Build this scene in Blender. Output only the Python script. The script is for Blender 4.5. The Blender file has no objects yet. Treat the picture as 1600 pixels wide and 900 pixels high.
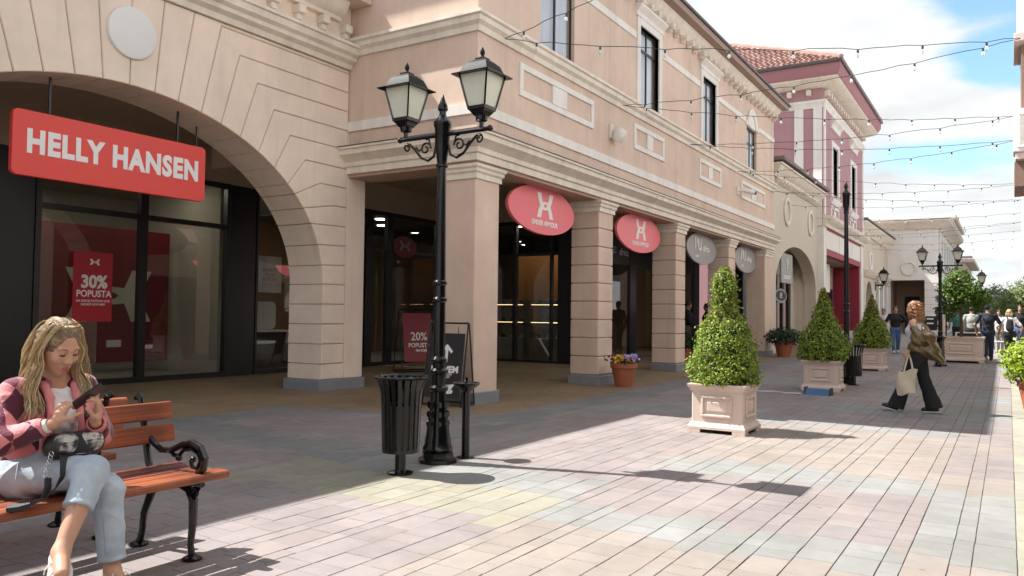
import bpy, bmesh, math, random
import numpy as np
from mathutils import Vector, Matrix

random.seed(7)
rng = np.random.default_rng(7)
SC = bpy.context.scene
COL = SC.collection
R_ = math.radians

# ---------------------------------------------------------------- camera
# world: X runs up the street, Y to the left (shops at Y>7), Z up, camera over the origin
CAM_F, CAM_YAW, CAM_PITCH, CAM_ROLL, CAM_H = 1236.0, R_(32.13), R_(2.03), R_(0.706), 1.38
def cam_axes():
    f = Vector((math.cos(CAM_YAW)*math.cos(CAM_PITCH), math.sin(CAM_YAW)*math.cos(CAM_PITCH), math.sin(CAM_PITCH)))
    r = f.cross(Vector((0, 0, 1))).normalized(); u = r.cross(f)
    c, s = math.cos(CAM_ROLL), math.sin(CAM_ROLL)
    return c*r+s*u, -s*r+c*u, f
CR, CU, CF = cam_axes()
cam_data = bpy.data.cameras.new('camera'); cam = bpy.data.objects.new('camera', cam_data); COL.objects.link(cam)
cam_data.sensor_width = 36.0; cam_data.lens = 36.0*CAM_F/1600.0
cam_data.clip_start = 0.05; cam_data.clip_end = 3000
cam.matrix_world = Matrix(((CR.x, CU.x, -CF.x, 0), (CR.y, CU.y, -CF.y, 0), (CR.z, CU.z, -CF.z, CAM_H), (0, 0, 0, 1)))
SC.camera = cam

# ---------------------------------------------------------------- light
SUN_DIR = Vector((-0.271*0.588, 0.963*0.588, 0.809)).normalized()      # towards the sun
sd = bpy.data.lights.new('sun', 'SUN'); sd.energy = 5.0; sd.angle = R_(0.53); sd.color = (1.0, 0.97, 0.92)
so = bpy.data.objects.new('sun', sd); COL.objects.link(so)
so.rotation_euler = SUN_DIR.to_track_quat('Z', 'Y').to_euler(); so.location = (0, 0, 40)

W = bpy.data.worlds.new('World'); SC.world = W; W.use_nodes = True
nt = W.node_tree; nt.nodes.clear()
def N(t, **k):
    n = nt.nodes.new(t)
    for a, b in k.items(): setattr(n, a, b)
    return n
def vmath(op, a=None, b=None):
    n = N('ShaderNodeMath', operation=op)
    for i, v in enumerate((a, b)):
        if v is None: continue
        if isinstance(v, (int, float)): n.inputs[i].default_value = v
        else: nt.links.new(v, n.inputs[i])
    return n.outputs[0]
out = N('ShaderNodeOutputWorld'); bg = N('ShaderNodeBackground'); bg.inputs[1].default_value = 0.1
sky = N('ShaderNodeTexSky', sky_type='NISHITA', sun_disc=False)
sky.sun_elevation = R_(54); sky.sun_rotation = R_(-15.7); sky.altitude = 120; sky.air_density = 1.0; sky.dust_density = 1.0; sky.ozone_density = 1.6
tc = N('ShaderNodeTexCoord'); sep = N('ShaderNodeSeparateXYZ'); nt.links.new(tc.outputs['Generated'], sep.inputs[0])
den = vmath('ADD', vmath('MAXIMUM', sep.outputs[2], 0.0), 0.16)
cx = vmath('DIVIDE', sep.outputs[0], den); cy = vmath('DIVIDE', sep.outputs[1], den)
comb = N('ShaderNodeCombineXYZ'); nt.links.new(cx, comb.inputs[0]); nt.links.new(cy, comb.inputs[1])
def noise(scale, detail, loc, rough=0.55):
    mp = N('ShaderNodeMapping'); mp.inputs['Location'].default_value = loc
    nt.links.new(comb.outputs[0], mp.inputs[0])
    n = N('ShaderNodeTexNoise'); n.inputs['Scale'].default_value = scale; n.inputs['Detail'].default_value = detail
    n.inputs['Roughness'].default_value = rough; nt.links.new(mp.outputs[0], n.inputs['Vector']); return n.outputs['Fac']
big = noise(0.9, 7, (3.1, 1.7, 0)); fine = noise(3.4, 5, (8.2, 0.4, 2))
cov = vmath('ADD', big, vmath('MULTIPLY', vmath('SUBTRACT', fine, 0.5), 0.35))
# openings of blue between the clouds: soft holes round a few directions, broken up by the noise above
HOLES = [((0.962, -0.005, 0.272), (0.055, 0.030)), ((0.935, 0.02, 0.354), (0.10, 0.035)), ((0.983, 0.045, 0.18), (0.16, 0.030)),
         ((0.60, -0.62, 0.50), (0.30, 0.2)), ((-0.3, -0.75, 0.6), (0.3, 0.2)), ((-0.7, 0.4, 0.6), (0.3, 0.25)), ((0.2, 0.5, 0.84), (0.3, 0.2))]
hole = None
for (hx, hy, hz), (wa, wb) in HOLES:
    l = math.sqrt(hx*hx+hy*hy+hz*hz); hx, hy, hz = hx/l, hy/l, hz/l
    h = math.hypot(hx, hy); tx, ty = -hy/h, hx/h
    a = N('ShaderNodeVectorMath', operation='DOT_PRODUCT'); nt.links.new(tc.outputs['Generated'], a.inputs[0]); a.inputs[1].default_value = (tx, ty, 0)
    d = N('ShaderNodeVectorMath', operation='DOT_PRODUCT'); nt.links.new(tc.outputs['Generated'], d.inputs[0]); d.inputs[1].default_value = (hx, hy, hz)
    v = vmath('SUBTRACT', sep.outputs[2], hz)
    e = vmath('ADD', vmath('POWER', vmath('ABSOLUTE', vmath('DIVIDE', a.outputs['Value'], wa)), 2.0), vmath('POWER', vmath('ABSOLUTE', vmath('DIVIDE', v, wb)), 2.0))
    g = vmath('MULTIPLY', vmath('EXPONENT', vmath('MULTIPLY', e, -1.0)), vmath('GREATER_THAN', d.outputs['Value'], 0.3))
    hole = g if hole is None else vmath('MAXIMUM', hole, g)
cov = vmath('SUBTRACT', vmath('ADD', cov, 0.20), vmath('MULTIPLY', hole, 0.36))
ramp = N('ShaderNodeMapRange', interpolation_type='SMOOTHSTEP'); ramp.inputs[1].default_value = 0.42; ramp.inputs[2].default_value = 0.60
nt.links.new(cov, ramp.inputs[0])
shade = N('ShaderNodeMapRange'); shade.inputs[1].default_value = 0.3; shade.inputs[2].default_value = 0.7; shade.inputs[3].default_value = 3.5; shade.inputs[4].default_value = 5.5
nt.links.new(noise(1.6, 4, (1.0, 5.0, 1.0)), shade.inputs[0])
ccol = N('ShaderNodeVectorMath', operation='SCALE'); ccol.inputs[0].default_value = (0.965, 0.985, 1.0); nt.links.new(shade.outputs[0], ccol.inputs['Scale'])
mixs = N('ShaderNodeMix', data_type='RGBA')
sk2 = N('ShaderNodeVectorMath', operation='MULTIPLY'); sk2.inputs[1].default_value = (1.15, 1.3, 1.25); nt.links.new(sky.outputs[0], sk2.inputs[0])
nt.links.new(ramp.outputs[0], mixs.inputs['Factor']); nt.links.new(sk2.outputs[0], mixs.inputs['A']); nt.links.new(ccol.outputs[0], mixs.inputs['B'])
nt.links.new(mixs.outputs['Result'], bg.inputs[0]); nt.links.new(bg.outputs[0], out.inputs[0])

SC.view_settings.view_transform = 'Standard'; SC.view_settings.look = 'None'
SC.view_settings.exposure = 1.15; SC.view_settings.gamma = 1.0
SC.render.engine = 'CYCLES'
SC.cycles.use_denoising = True
SC.cycles.max_bounces = 7; SC.cycles.transparent_max_bounces = 12
SC.cycles.caustics_reflective = False; SC.cycles.caustics_refractive = False

# ---------------------------------------------------------------- helpers
def gz(x, y):
    """height of the paving: it climbs gently up the street and towards the arcades"""
    return 0.009*max(0.0, x-14.0) + 0.035*min(max(y-7.0, 0.0), 2.7)

MATS = {}
def mat(name, col, rough=0.6, metal=0.0, var=0.12, scale=6.0, bump=0.0, bscale=60.0, spec=0.5, coat=0.0, island=0.0, col2=None, streak=0.0, emit=None, objvar=0.0, trans=0.0, world=False, spots=0.0, grime=0.0, grain=0.0):
    if name in MATS: return MATS[name]
    m = bpy.data.materials.new(name); m.use_nodes = True; t = m.node_tree; b = t.nodes['Principled BSDF']
    L = t.links.new
    def nd(k, **kw):
        n = t.nodes.new(k)
        for a, v in kw.items(): setattr(n, a, v)
        return n
    b.inputs['Roughness'].default_value = rough; b.inputs['Metallic'].default_value = metal
    b.inputs['Specular IOR Level'].default_value = spec; b.inputs['Coat Weight'].default_value = coat
    co = nd('ShaderNodeTexCoord')
    src = co.outputs['Object']
    if world: src = nd('ShaderNodeNewGeometry').outputs['Position']
    fac = None
    if var > 0:
        n = nd('ShaderNodeTexNoise'); n.inputs['Scale'].default_value = scale; n.inputs['Detail'].default_value = 6; L(src, n.inputs['Vector'])
        n2 = nd('ShaderNodeTexNoise'); n2.inputs['Scale'].default_value = scale*0.13; n2.inputs['Detail'].default_value = 3; L(src, n2.inputs['Vector'])
        ad = nd('ShaderNodeMath', operation='ADD'); L(n.outputs['Fac'], ad.inputs[0]); L(n2.outputs['Fac'], ad.inputs[1])
        mr = nd('ShaderNodeMapRange'); mr.inputs[1].default_value = 0.6; mr.inputs[2].default_value = 1.4; mr.inputs[3].default_value = 1-var; mr.inputs[4].default_value = 1+var
        L(ad.outputs[0], mr.inputs[0]); fac = mr.outputs[0]
    def mul(a, bb):
        q = nd('ShaderNodeMath', operation='MULTIPLY'); L(a, q.inputs[0]); L(bb, q.inputs[1]); return q.outputs[0]
    if streak > 0:
        mp = nd('ShaderNodeMapping'); mp.inputs['Scale'].default_value = (5, 5, 0.25); L(src, mp.inputs[0])
        n = nd('ShaderNodeTexNoise'); n.inputs['Scale'].default_value = 1.0; n.inputs['Detail'].default_value = 5; L(mp.outputs[0], n.inputs['Vector'])
        mr = nd('ShaderNodeMapRange'); mr.inputs[1].default_value = 0.35; mr.inputs[2].default_value = 0.65; mr.inputs[3].default_value = 1-streak; mr.inputs[4].default_value = 1+streak*0.4
        L(n.outputs['Fac'], mr.inputs[0]); fac = mr.outputs[0] if fac is None else mul(fac, mr.outputs[0])
    if grain > 0:                                   # wood grain along the board
        mp = nd('ShaderNodeMapping'); mp.inputs['Scale'].default_value = (1.6, 55, 55); L(co.outputs['Object'], mp.inputs[0])
        n = nd('ShaderNodeTexNoise'); n.inputs['Scale'].default_value = 1.0; n.inputs['Detail'].default_value = 6; n.inputs['Distortion'].default_value = 0.6; L(mp.outputs[0], n.inputs['Vector'])
        mr = nd('ShaderNodeMapRange'); mr.inputs[1].default_value = 0.35; mr.inputs[2].default_value = 0.65; mr.inputs[3].default_value = 1-grain; mr.inputs[4].default_value = 1+grain*0.5
        L(n.outputs['Fac'], mr.inputs[0]); fac = mr.outputs[0] if fac is None else mul(fac, mr.outputs[0])
    if streak > 0 and world:                        # a few rain runs down the render
        mp = nd('ShaderNodeMapping'); mp.inputs['Scale'].default_value = (1.9, 1.9, 0.13); L(src, mp.inputs[0])
        n = nd('ShaderNodeTexNoise'); n.inputs['Scale'].default_value = 1.0; n.inputs['Detail'].default_value = 9; n.inputs['Roughness'].default_value = 0.7; L(mp.outputs[0], n.inputs['Vector'])
        mr = nd('ShaderNodeMapRange'); mr.inputs[1].default_value = 0.52; mr.inputs[2].default_value = 0.72; mr.inputs[3].default_value = 1.0; mr.inputs[4].default_value = 0.84
        L(n.outputs['Fac'], mr.inputs[0]); fac = mr.outputs[0] if fac is None else mul(fac, mr.outputs[0])
    if spots > 0:                                   # trodden-in marks and old gum
        for sc_, th, dk in ((2.3, 0.055, spots), (7.0, 0.07, spots*0.6)):
            vo = nd('ShaderNodeTexVoronoi'); vo.inputs['Scale'].default_value = sc_; L(src, vo.inputs['Vector'])
            mr = nd('ShaderNodeMapRange'); mr.inputs[1].default_value = th*0.6; mr.inputs[2].default_value = th; mr.inputs[3].default_value = 1-dk; mr.inputs[4].default_value = 1.0
            L(vo.outputs['Distance'], mr.inputs[0]); fac = mr.outputs[0] if fac is None else mul(fac, mr.outputs[0])
    if grime > 0:                                   # broad uneven weathering
        for sc_ in (0.45, 1.7):
            n = nd('ShaderNodeTexNoise'); n.inputs['Scale'].default_value = sc_; n.inputs['Detail'].default_value = 8; n.inputs['Roughness'].default_value = 0.65; L(src, n.inputs['Vector'])
            mr = nd('ShaderNodeMapRange'); mr.inputs[1].default_value = 0.3; mr.inputs[2].default_value = 0.7; mr.inputs[3].default_value = 1-grime; mr.inputs[4].default_value = 1+grime*0.6
            L(n.outputs['Fac'], mr.inputs[0]); fac = mr.outputs[0] if fac is None else mul(fac, mr.outputs[0])
    rnd = None
    if island > 0:
        ge = nd('ShaderNodeNewGeometry'); rnd = ge.outputs['Random Per Island']
    if objvar > 0:
        oi = nd('ShaderNodeObjectInfo'); rnd = oi.outputs['Random']
        if island > 0:
            q = nd('ShaderNodeMath', operation='ADD'); L(oi.outputs['Random'], q.inputs[0]); L(ge.outputs['Random Per Island'], q.inputs[1])
            q2 = nd('ShaderNodeMath', operation='FRACT'); L(q.outputs[0], q2.inputs[0]); rnd = q2.outputs[0]
    if rnd is not None:
        k = max(island, objvar)
        mr = nd('ShaderNodeMapRange'); mr.inputs[3].default_value = 1-k; mr.inputs[4].default_value = 1+k
        L(rnd, mr.inputs[0]); fac = mr.outputs[0] if fac is None else mul(fac, mr.outputs[0])
    base = nd('ShaderNodeRGB'); base.outputs[0].default_value = (*col, 1); cur = base.outputs[0]
    if col2 is not None:
        mx = nd('ShaderNodeMix', data_type='RGBA'); mx.inputs['B'].default_value = (*col2, 1); L(cur, mx.inputs['A'])
        if rnd is not None:
            q = nd('ShaderNodeMath', operation='MULTIPLY'); L(rnd, q.inputs[0]); q.inputs[1].default_value = 7.31
            q2 = nd('ShaderNodeMath', operation='FRACT'); L(q.outputs[0], q2.inputs[0]); L(q2.outputs[0], mx.inputs['Factor'])
        else:
            n = nd('ShaderNodeTexNoise'); n.inputs['Scale'].default_value = scale*0.6; n.inputs['Detail'].default_value = 4; L(src, n.inputs['Vector'])
            mr = nd('ShaderNodeMapRange'); mr.inputs[1].default_value = 0.42; mr.inputs[2].default_value = 0.58; L(n.outputs['Fac'], mr.inputs[0]); L(mr.outputs[0], mx.inputs['Factor'])
        cur = mx.outputs['Result']
    if fac is not None:
        vm = nd('ShaderNodeVectorMath', operation='SCALE'); L(cur, vm.inputs[0]); L(fac, vm.inputs['Scale']); cur = vm.outputs[0]
    L(cur, b.inputs['Base Color'])
    if trans > 0:
        tr = nd('ShaderNodeBsdfTranslucent'); L(cur, tr.inputs[0]); ms = nd('ShaderNodeMixShader'); ms.inputs[0].default_value = trans
        L(b.outputs[0], ms.inputs[1]); L(tr.outputs[0], ms.inputs[2]); L(ms.outputs[0], t.nodes['Material Output'].inputs[0])
    if emit:
        b.inputs['Emission Color'].default_value = (*emit[0], 1); b.inputs['Emission Strength'].default_value = emit[1]
    if bump > 0:
        n = nd('ShaderNodeTexNoise'); n.inputs['Scale'].default_value = bscale; n.inputs['Detail'].default_value = 4; L(src, n.inputs['Vector'])
        bp = nd('ShaderNodeBump'); bp.inputs['Strength'].default_value = bump; bp.inputs['Distance'].default_value = 0.01; L(n.outputs['Fac'], bp.inputs['Height']); L(bp.outputs[0], b.inputs['Normal'])
    MATS[name] = m; return m

def glass_mat(name, tint=(0.75, 0.8, 0.8), refl=0.09, rough=0.0):
    if name in MATS: return MATS[name]
    m = bpy.data.materials.new(name); m.use_nodes = True; t = m.node_tree; t.nodes.clear(); L = t.links.new
    o = t.nodes.new('ShaderNodeOutputMaterial'); tr = t.nodes.new('ShaderNodeBsdfTransparent'); tr.inputs[0].default_value = (*tint, 1)
    gl = t.nodes.new('ShaderNodeBsdfGlossy'); gl.inputs['Roughness'].default_value = rough; gl.inputs[0].default_value = (0.95, 0.95, 0.95, 1)
    fr = t.nodes.new('ShaderNodeFresnel'); fr.inputs[0].default_value = 1.5
    ma = t.nodes.new('ShaderNodeMath'); ma.operation = 'MULTIPLY_ADD'; L(fr.outputs[0], ma.inputs[0]); ma.inputs[1].default_value = 1.15; ma.inputs[2].default_value = refl-0.045
    mx = t.nodes.new('ShaderNodeMixShader'); ge = t.nodes.new('ShaderNodeNewGeometry'); iv = t.nodes.new('ShaderNodeMath'); iv.operation = 'SUBTRACT'; iv.inputs[0].default_value = 1.0; L(ge.outputs['Backfacing'], iv.inputs[1])
    mm = t.nodes.new('ShaderNodeMath'); mm.operation = 'MULTIPLY'; L(ma.outputs[0], mm.inputs[0]); L(iv.outputs[0], mm.inputs[1]); L(mm.outputs[0], mx.inputs[0]); L(tr.outputs[0], mx.inputs[1]); L(gl.outputs[0], mx.inputs[2]); L(mx.outputs[0], o.inputs[0])
    MATS[name] = m; return m

class MB:
    """collects faces and links them as ONE mesh object"""
    def __init__(s): s.v = []; s.f = []; s.mi = []; s.m = 0
    def add(s, vs, fs):
        o = len(s.v); s.v += [tuple(p) for p in vs]; s.f += [tuple(i+o for i in f) for f in fs]; s.mi += [s.m]*len(fs); return s
    def box(s, x0, x1, y0, y1, z0, z1, c=0.0):
        if x0 > x1: x0, x1 = x1, x0
        if y0 > y1: y0, y1 = y1, y0
        if z0 > z1: z0, z1 = z1, z0
        if c <= 0:
            vs = [(x, y, z) for x in (x0, x1) for y in (y0, y1) for z in (z0, z1)]
            return s.add(vs, [(0, 1, 3, 2), (4, 6, 7, 5), (0, 4, 5, 1), (2, 3, 7, 6), (0, 2, 6, 4), (1, 5, 7, 3)])
        c = min(c, (x1-x0)/2.1, (y1-y0)/2.1, (z1-z0)/2.1)
        X, Y, Z = (x0, x1), (y0, y1), (z0, z1); vs = []; idx = {}
        for i in (0, 1):
            for j in (0, 1):
                for k in (0, 1):
                    sx, sy, sz = 1-2*i, 1-2*j, 1-2*k
                    idx[i, j, k, 0] = len(vs); vs.append((X[i], Y[j]+sy*c, Z[k]+sz*c))
                    idx[i, j, k, 1] = len(vs); vs.append((X[i]+sx*c, Y[j], Z[k]+sz*c))
                    idx[i, j, k, 2] = len(vs); vs.append((X[i]+sx*c, Y[j]+sy*c, Z[k]))
        fs = []
        for i in (0, 1): fs.append([idx[i, j, k, 0] for j, k in ((0, 0), (1, 0), (1, 1), (0, 1))])
        for j in (0, 1): fs.append([idx[i, j, k, 1] for i, k in ((0, 0), (1, 0), (1, 1), (0, 1))])
        for k in (0, 1): fs.append([idx[i, j, k, 2] for i, j in ((0, 0), (1, 0), (1, 1), (0, 1))])
        for j in (0, 1):
            for k in (0, 1): fs.append([idx[0, j, k, 1], idx[1, j, k, 1], idx[1, j, k, 2], idx[0, j, k, 2]])
        for i in (0, 1):
            for k in (0, 1): fs.append([idx[i, 0, k, 0], idx[i, 1, k, 0], idx[i, 1, k, 2], idx[i, 0, k, 2]])
        for i in (0, 1):
            for j in (0, 1): fs.append([idx[i, j, 0, 0], idx[i, j, 1, 0], idx[i, j, 1, 1], idx[i, j, 0, 1]])
        for k8 in [(i, j, k) for i in (0, 1) for j in (0, 1) for k in (0, 1)]: fs.append([idx[(*k8, q)] for q in (0, 1, 2)])
        return s.add(vs, fs)
    def poly(s, pts): return s.add(pts, [tuple(range(len(pts)))])
    def prism(s, poly, axis, a0, a1, ch=0.0):
        """2-D polygon extruded along an axis; ch chamfers the a0 rim. axis y: (x,z); x: (y,z); z: (x,y)"""
        def P(p, a): return {'x': (a, p[0], p[1]), 'y': (p[0], a, p[1]), 'z': (p[0], p[1], a)}[axis]
        n = len(poly); sg = 1 if a1 > a0 else -1
        rings = [[P(p, a0) for p in inset(poly, ch)], [P(p, a0+sg*ch) for p in poly]] if ch > 0 else [[P(p, a0) for p in poly]]
        rings.append([P(p, a1) for p in poly])
        vs = [q for r in rings for q in r]; fs = [tuple(range(n)), tuple(range((len(rings)-1)*n, len(rings)*n))[::-1]]
        for r in range(len(rings)-1):
            for i in range(n): fs.append((r*n+i, r*n+(i+1) % n, (r+1)*n+(i+1) % n, (r+1)*n+i))
        return s.add(vs, fs)
    def tube(s, path, rad, n=8, cap=True, flat=None):
        path = [Vector(p) for p in path]; k = len(path)
        if not hasattr(rad, '__len__'): rad = [rad]*k
        rings = []; up = None
        for i in range(k):
            t = (path[min(i+1, k-1)]-path[max(i-1, 0)]).normalized()
            if up is None:
                up = Vector((0, 0, 1)) if abs(t.z) < 0.9 else Vector((1, 0, 0))
            a = up-t*up.dot(t)
            if a.length < 1e-6: a = t.orthogonal()
            a.normalize(); b = t.cross(a); up = a
            rings.append([path[i]+(a*math.cos(q)*(flat or 1)+b*math.sin(q))*rad[i] for q in [2*math.pi*j/n for j in range(n)]])
        vs = [tuple(q) for r in rings for q in r]; fs = []
        for i in range(k-1):
            for j in range(n): fs.append((i*n+j, i*n+(j+1) % n, (i+1)*n+(j+1) % n, (i+1)*n+j))
        if cap: fs += [tuple(range(n))[::-1], tuple(range((k-1)*n, k*n))]
        return s.add(vs, fs)
    def lathe(s, prof, n=16, c=(0, 0, 0), a0=0.0):
        vs = []; fs = []; k = len(prof)
        for r, z in prof:
            for j in range(n):
                q = a0+2*math.pi*j/n; vs.append((c[0]+r*math.cos(q), c[1]+r*math.sin(q), c[2]+z))
        for i in range(k-1):
            for j in range(n): fs.append((i*n+j, i*n+(j+1) % n, (i+1)*n+(j+1) % n, (i+1)*n+j))
        if prof[0][0] > 1e-5: fs.append(tuple(range(n))[::-1])
        if prof[-1][0] > 1e-5: fs.append(tuple(range((k-1)*n, k*n)))
        return s.add(vs, fs)
    def sweep(s, prof, path):
        """closed moulding profile (out, z) carried along a polyline in plan, mitred; out = right-hand side of the walk"""
        n = len(prof); k = len(path); vs = []; fs = []
        def nr(a, b):
            d = Vector((b[0]-a[0], b[1]-a[1])).normalized(); return Vector((d.y, -d.x))
        for i, p in enumerate(path):
            if i == 0: m = nr(path[0], path[1])
            elif i == k-1: m = nr(path[-2], path[-1])
            else:
                n1, n2 = nr(path[i-1], p), nr(p, path[i+1]); m = (n1+n2); m = m/(m.dot(n1))
            vs += [(p[0]+m.x*o, p[1]+m.y*o, z) for o, z in prof]
        for i in range(k-1):
            for j in range(n): fs.append((i*n+j, i*n+(j+1) % n, (i+1)*n+(j+1) % n, (i+1)*n+j))
        fs += [tuple(range(n))[::-1], tuple(range((k-1)*n, k*n))]
        return s.add(vs, fs)
    def sphere(s, c, r, n=10, m=6):
        if not hasattr(r, '__len__'): r = (r, r, r)
        vs = []; fs = []
        for i in range(m+1):
            a = math.pi*i/m
            for j in range(n):
                q = 2*math.pi*j/n; vs.append((c[0]+r[0]*math.sin(a)*math.cos(q), c[1]+r[1]*math.sin(a)*math.sin(q), c[2]-r[2]*math.cos(a)))
        for i in range(m):
            for j in range(n): fs.append((i*n+j, i*n+(j+1) % n, (i+1)*n+(j+1) % n, (i+1)*n+j))
        return s.add(vs, fs)
    def wall(s, axis, a, thick, u0, u1, v0, v1, holes=()):
        """wall panel in plane axis=a, going to a+thick, with rectangular holes (u0,u1,v0,v1)"""
        us = sorted({u0, u1, *[h[0] for h in holes], *[h[1] for h in holes]}); vv = sorted({v0, v1, *[h[2] for h in holes], *[h[3] for h in holes]})
        def P(u, v, w): return (w, u, v) if axis == 'x' else (u, w, v)
        for i in range(len(us)-1):
            for j in range(len(vv)-1):
                um, vm = (us[i]+us[i+1])/2, (vv[j]+vv[j+1])/2
                if any(h[0] < um < h[1] and h[2] < vm < h[3] for h in holes): continue
                for w in (a, a+thick): s.poly([P(us[i], vv[j], w), P(us[i+1], vv[j], w), P(us[i+1], vv[j+1], w), P(us[i], vv[j+1], w)])
        for (p, q, r, t) in [(u0, u1, v0, v1), *holes]:
            for (ua, va), (ub, vb) in (((p, r), (q, r)), ((q, r), (q, t)), ((q, t), (p, t)), ((p, t), (p, r))):
                s.poly([P(ua, va, a), P(ub, vb, a), P(ub, vb, a+thick), P(ua, va, a+thick)])
        return s
    def xf(s, M, start=0):
        s.v[start:] = [tuple(M @ Vector(p)) for p in s.v[start:]]; return s
    def mesh(s, name, mats, smooth=True, angle=35):
        me = bpy.data.meshes.new(name); me.from_pydata(s.v, [], s.f)
        for m in (mats if isinstance(mats, (list, tuple)) else [mats]): me.materials.append(m)
        if any(s.mi): me.polygons.foreach_set('material_index', s.mi)
        bm = bmesh.new(); bm.from_mesh(me); bmesh.ops.remove_doubles(bm, verts=bm.verts, dist=1e-5); bmesh.ops.recalc_face_normals(bm, faces=bm.faces); bm.to_mesh(me); bm.free()
        if smooth:
            me.polygons.foreach_set('use_smooth', [True]*len(me.polygons)); me.set_sharp_from_angle(angle=R_(angle))
        me.update(); return me
    def build(s, name, mats, parent=None, smooth=True, angle=35):
        return link(name, s.mesh(name, mats, smooth, angle), parent)

def inset(poly, d):
    n = len(poly); A = sum(poly[i][0]*poly[(i+1) % n][1]-poly[(i+1) % n][0]*poly[i][1] for i in range(n)); sg = 1 if A > 0 else -1; o = []
    for i in range(n):
        p0, p1, p2 = Vector(poly[i-1]), Vector(poly[i]), Vector(poly[(i+1) % n])
        d1 = (p1-p0).normalized(); d2 = (p2-p1).normalized(); n1 = Vector((-d1.y, d1.x))*sg; n2 = Vector((-d2.y, d2.x))*sg
        m = n1+n2; k = m.dot(n1); m = m/max(k, 0.35); o.append((p1.x+m.x*d, p1.y+m.y*d))
    return o

def link(name, me, parent=None, loc=None):
    o = bpy.data.objects.new(name, me); COL.objects.link(o)
    if parent is not None: o.parent = parent
    if loc is not None: o.location = loc
    return o
def tag(o, label=None, cat=None, group=None, kind=None):
    if label: o['label'] = label
    if cat: o['category'] = cat
    if group: o['group'] = group
    if kind: o['kind'] = kind
    return o
def thing(name, label, cat, loc=(0, 0, 0), rz=0.0, group=None):
    o = bpy.data.objects.new(name, None); COL.objects.link(o); o.empty_display_size = 0.2
    o.location = loc; o.rotation_euler = (0, 0, rz); return tag(o, label, cat, group)
def copy_tree(o, parent=None, top=True):
    c = o.copy(); COL.objects.link(c)
    if parent is not None: c.parent = parent
    for ch in list(KIDS(o)): copy_tree(ch, c, False)
    return c
def KIDS(o): return [x for x in COL.objects if x.parent == o]

def text_mesh(txt, size, ext=0.004, off=0.0, mirror=False, sx=1.0, shear=0.0, space=1.0):
    cu = bpy.data.curves.new('text', 'FONT'); cu.body = txt; cu.size = size; cu.extrude = ext; cu.offset = off; cu.align_x = 'CENTER'; cu.align_y = 'CENTER'; cu.resolution_u = 3; cu.shear = shear; cu.space_character = space
    ob = bpy.data.objects.new('text', cu); COL.objects.link(ob); dg = bpy.context.evaluated_depsgraph_get()
    me = bpy.data.meshes.new_from_object(ob.evaluated_get(dg)); bpy.data.objects.remove(ob); bpy.data.curves.remove(cu)
    if sx != 1.0: me.transform(Matrix.Diagonal((sx, 1, 1, 1)))
    return me
def put_text(name, txt, size, m, parent, loc, facing='-y', **k):
    """lettering that reads along +X seen from -Y (facing -y), or along -Y... seen from -X (facing -x)"""
    me = text_mesh(txt, size, **k); me.materials.clear(); me.materials.append(m)
    rot = {'-y': Matrix.Rotation(R_(90), 4, 'X'), '-x': Matrix.Rotation(R_(-90), 4, 'Z') @ Matrix.Rotation(R_(90), 4, 'X'), '+y': Matrix.Rotation(R_(180), 4, 'Z') @ Matrix.Rotation(R_(90), 4, 'X')}[facing]
    me.transform(rot); return link(name, me, parent, loc)

# ---------------------------------------------------------------- shared materials
M_STUCCO = mat('tan_stucco', (0.85, 0.705, 0.585), 0.85, var=0.05, scale=3, bump=0.3, bscale=220, streak=0.025, world=True, grime=0.085)
M_STUCCO2 = mat('rose_tan_stucco', (0.70, 0.535, 0.432), 0.85, var=0.05, scale=2.4, bump=0.3, bscale=220, streak=0.025, world=True, grime=0.085)
M_TRIM = mat('cream_trim', (0.79, 0.71, 0.61), 0.7, var=0.04, scale=4, streak=0.10, world=True, grime=0.06)
M_WHITE = mat('white_trim', (0.80, 0.76, 0.71), 0.65, var=0.03, scale=4, streak=0.07, world=True, grime=0.04)
M_JOINT = mat('tan_joint', (0.50, 0.39, 0.31), 0.9, var=0.1)  # darker tan for block cores and joints
M_PLINTH = mat('grey_plinth', (0.22, 0.235, 0.255), 0.6, var=0.12, scale=8, bump=0.1)
M_ROOFIRON = mat('weathered_iron', (0.012, 0.012, 0.013), 0.6, var=0.3, scale=14, spec=0.14)
M_BLACK = mat('black_metal', (0.012, 0.012, 0.013), 0.35, var=0.1, spec=0.5)
M_IRON = mat('black_gloss_iron', (0.004, 0.004, 0.0045), 0.16, var=0.2, scale=20, spec=0.45, coat=0.0, bump=0.05, bscale=60)
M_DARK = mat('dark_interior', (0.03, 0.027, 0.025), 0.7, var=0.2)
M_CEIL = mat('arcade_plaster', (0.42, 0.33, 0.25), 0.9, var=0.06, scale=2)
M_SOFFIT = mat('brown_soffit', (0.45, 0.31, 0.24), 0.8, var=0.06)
M_GLASS = glass_mat('shop_glass', (0.93, 0.95, 0.94), 0.11)
M_WINGLASS = glass_mat('window_glass', (0.92, 0.94, 0.96), 0.16)
M_CURTAIN = mat('pale_curtain', (0.78, 0.80, 0.85), 0.9, var=0.12, scale=3)
M_RED = mat('sign_red', (0.76, 0.060, 0.048), 0.45, var=0.02)
M_CORAL = mat('sign_coral', (0.84, 0.17, 0.20), 0.45, var=0.02)
M_GREYSIGN = mat('sign_grey', (0.30, 0.29, 0.28), 0.5, var=0.02)
M_WHITEPRINT = mat('white_print', (0.82, 0.80, 0.78), 0.5, var=0.0)
M_GUTTER = mat('dark_gutter', (0.09, 0.08, 0.08), 0.45, var=0.1)
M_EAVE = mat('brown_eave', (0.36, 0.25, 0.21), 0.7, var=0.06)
M_TILE = mat('clay_roof_tile', (0.34, 0.195, 0.165), 0.8, var=0.1, scale=8, island=0.25, col2=(0.43, 0.30, 0.265))
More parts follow.
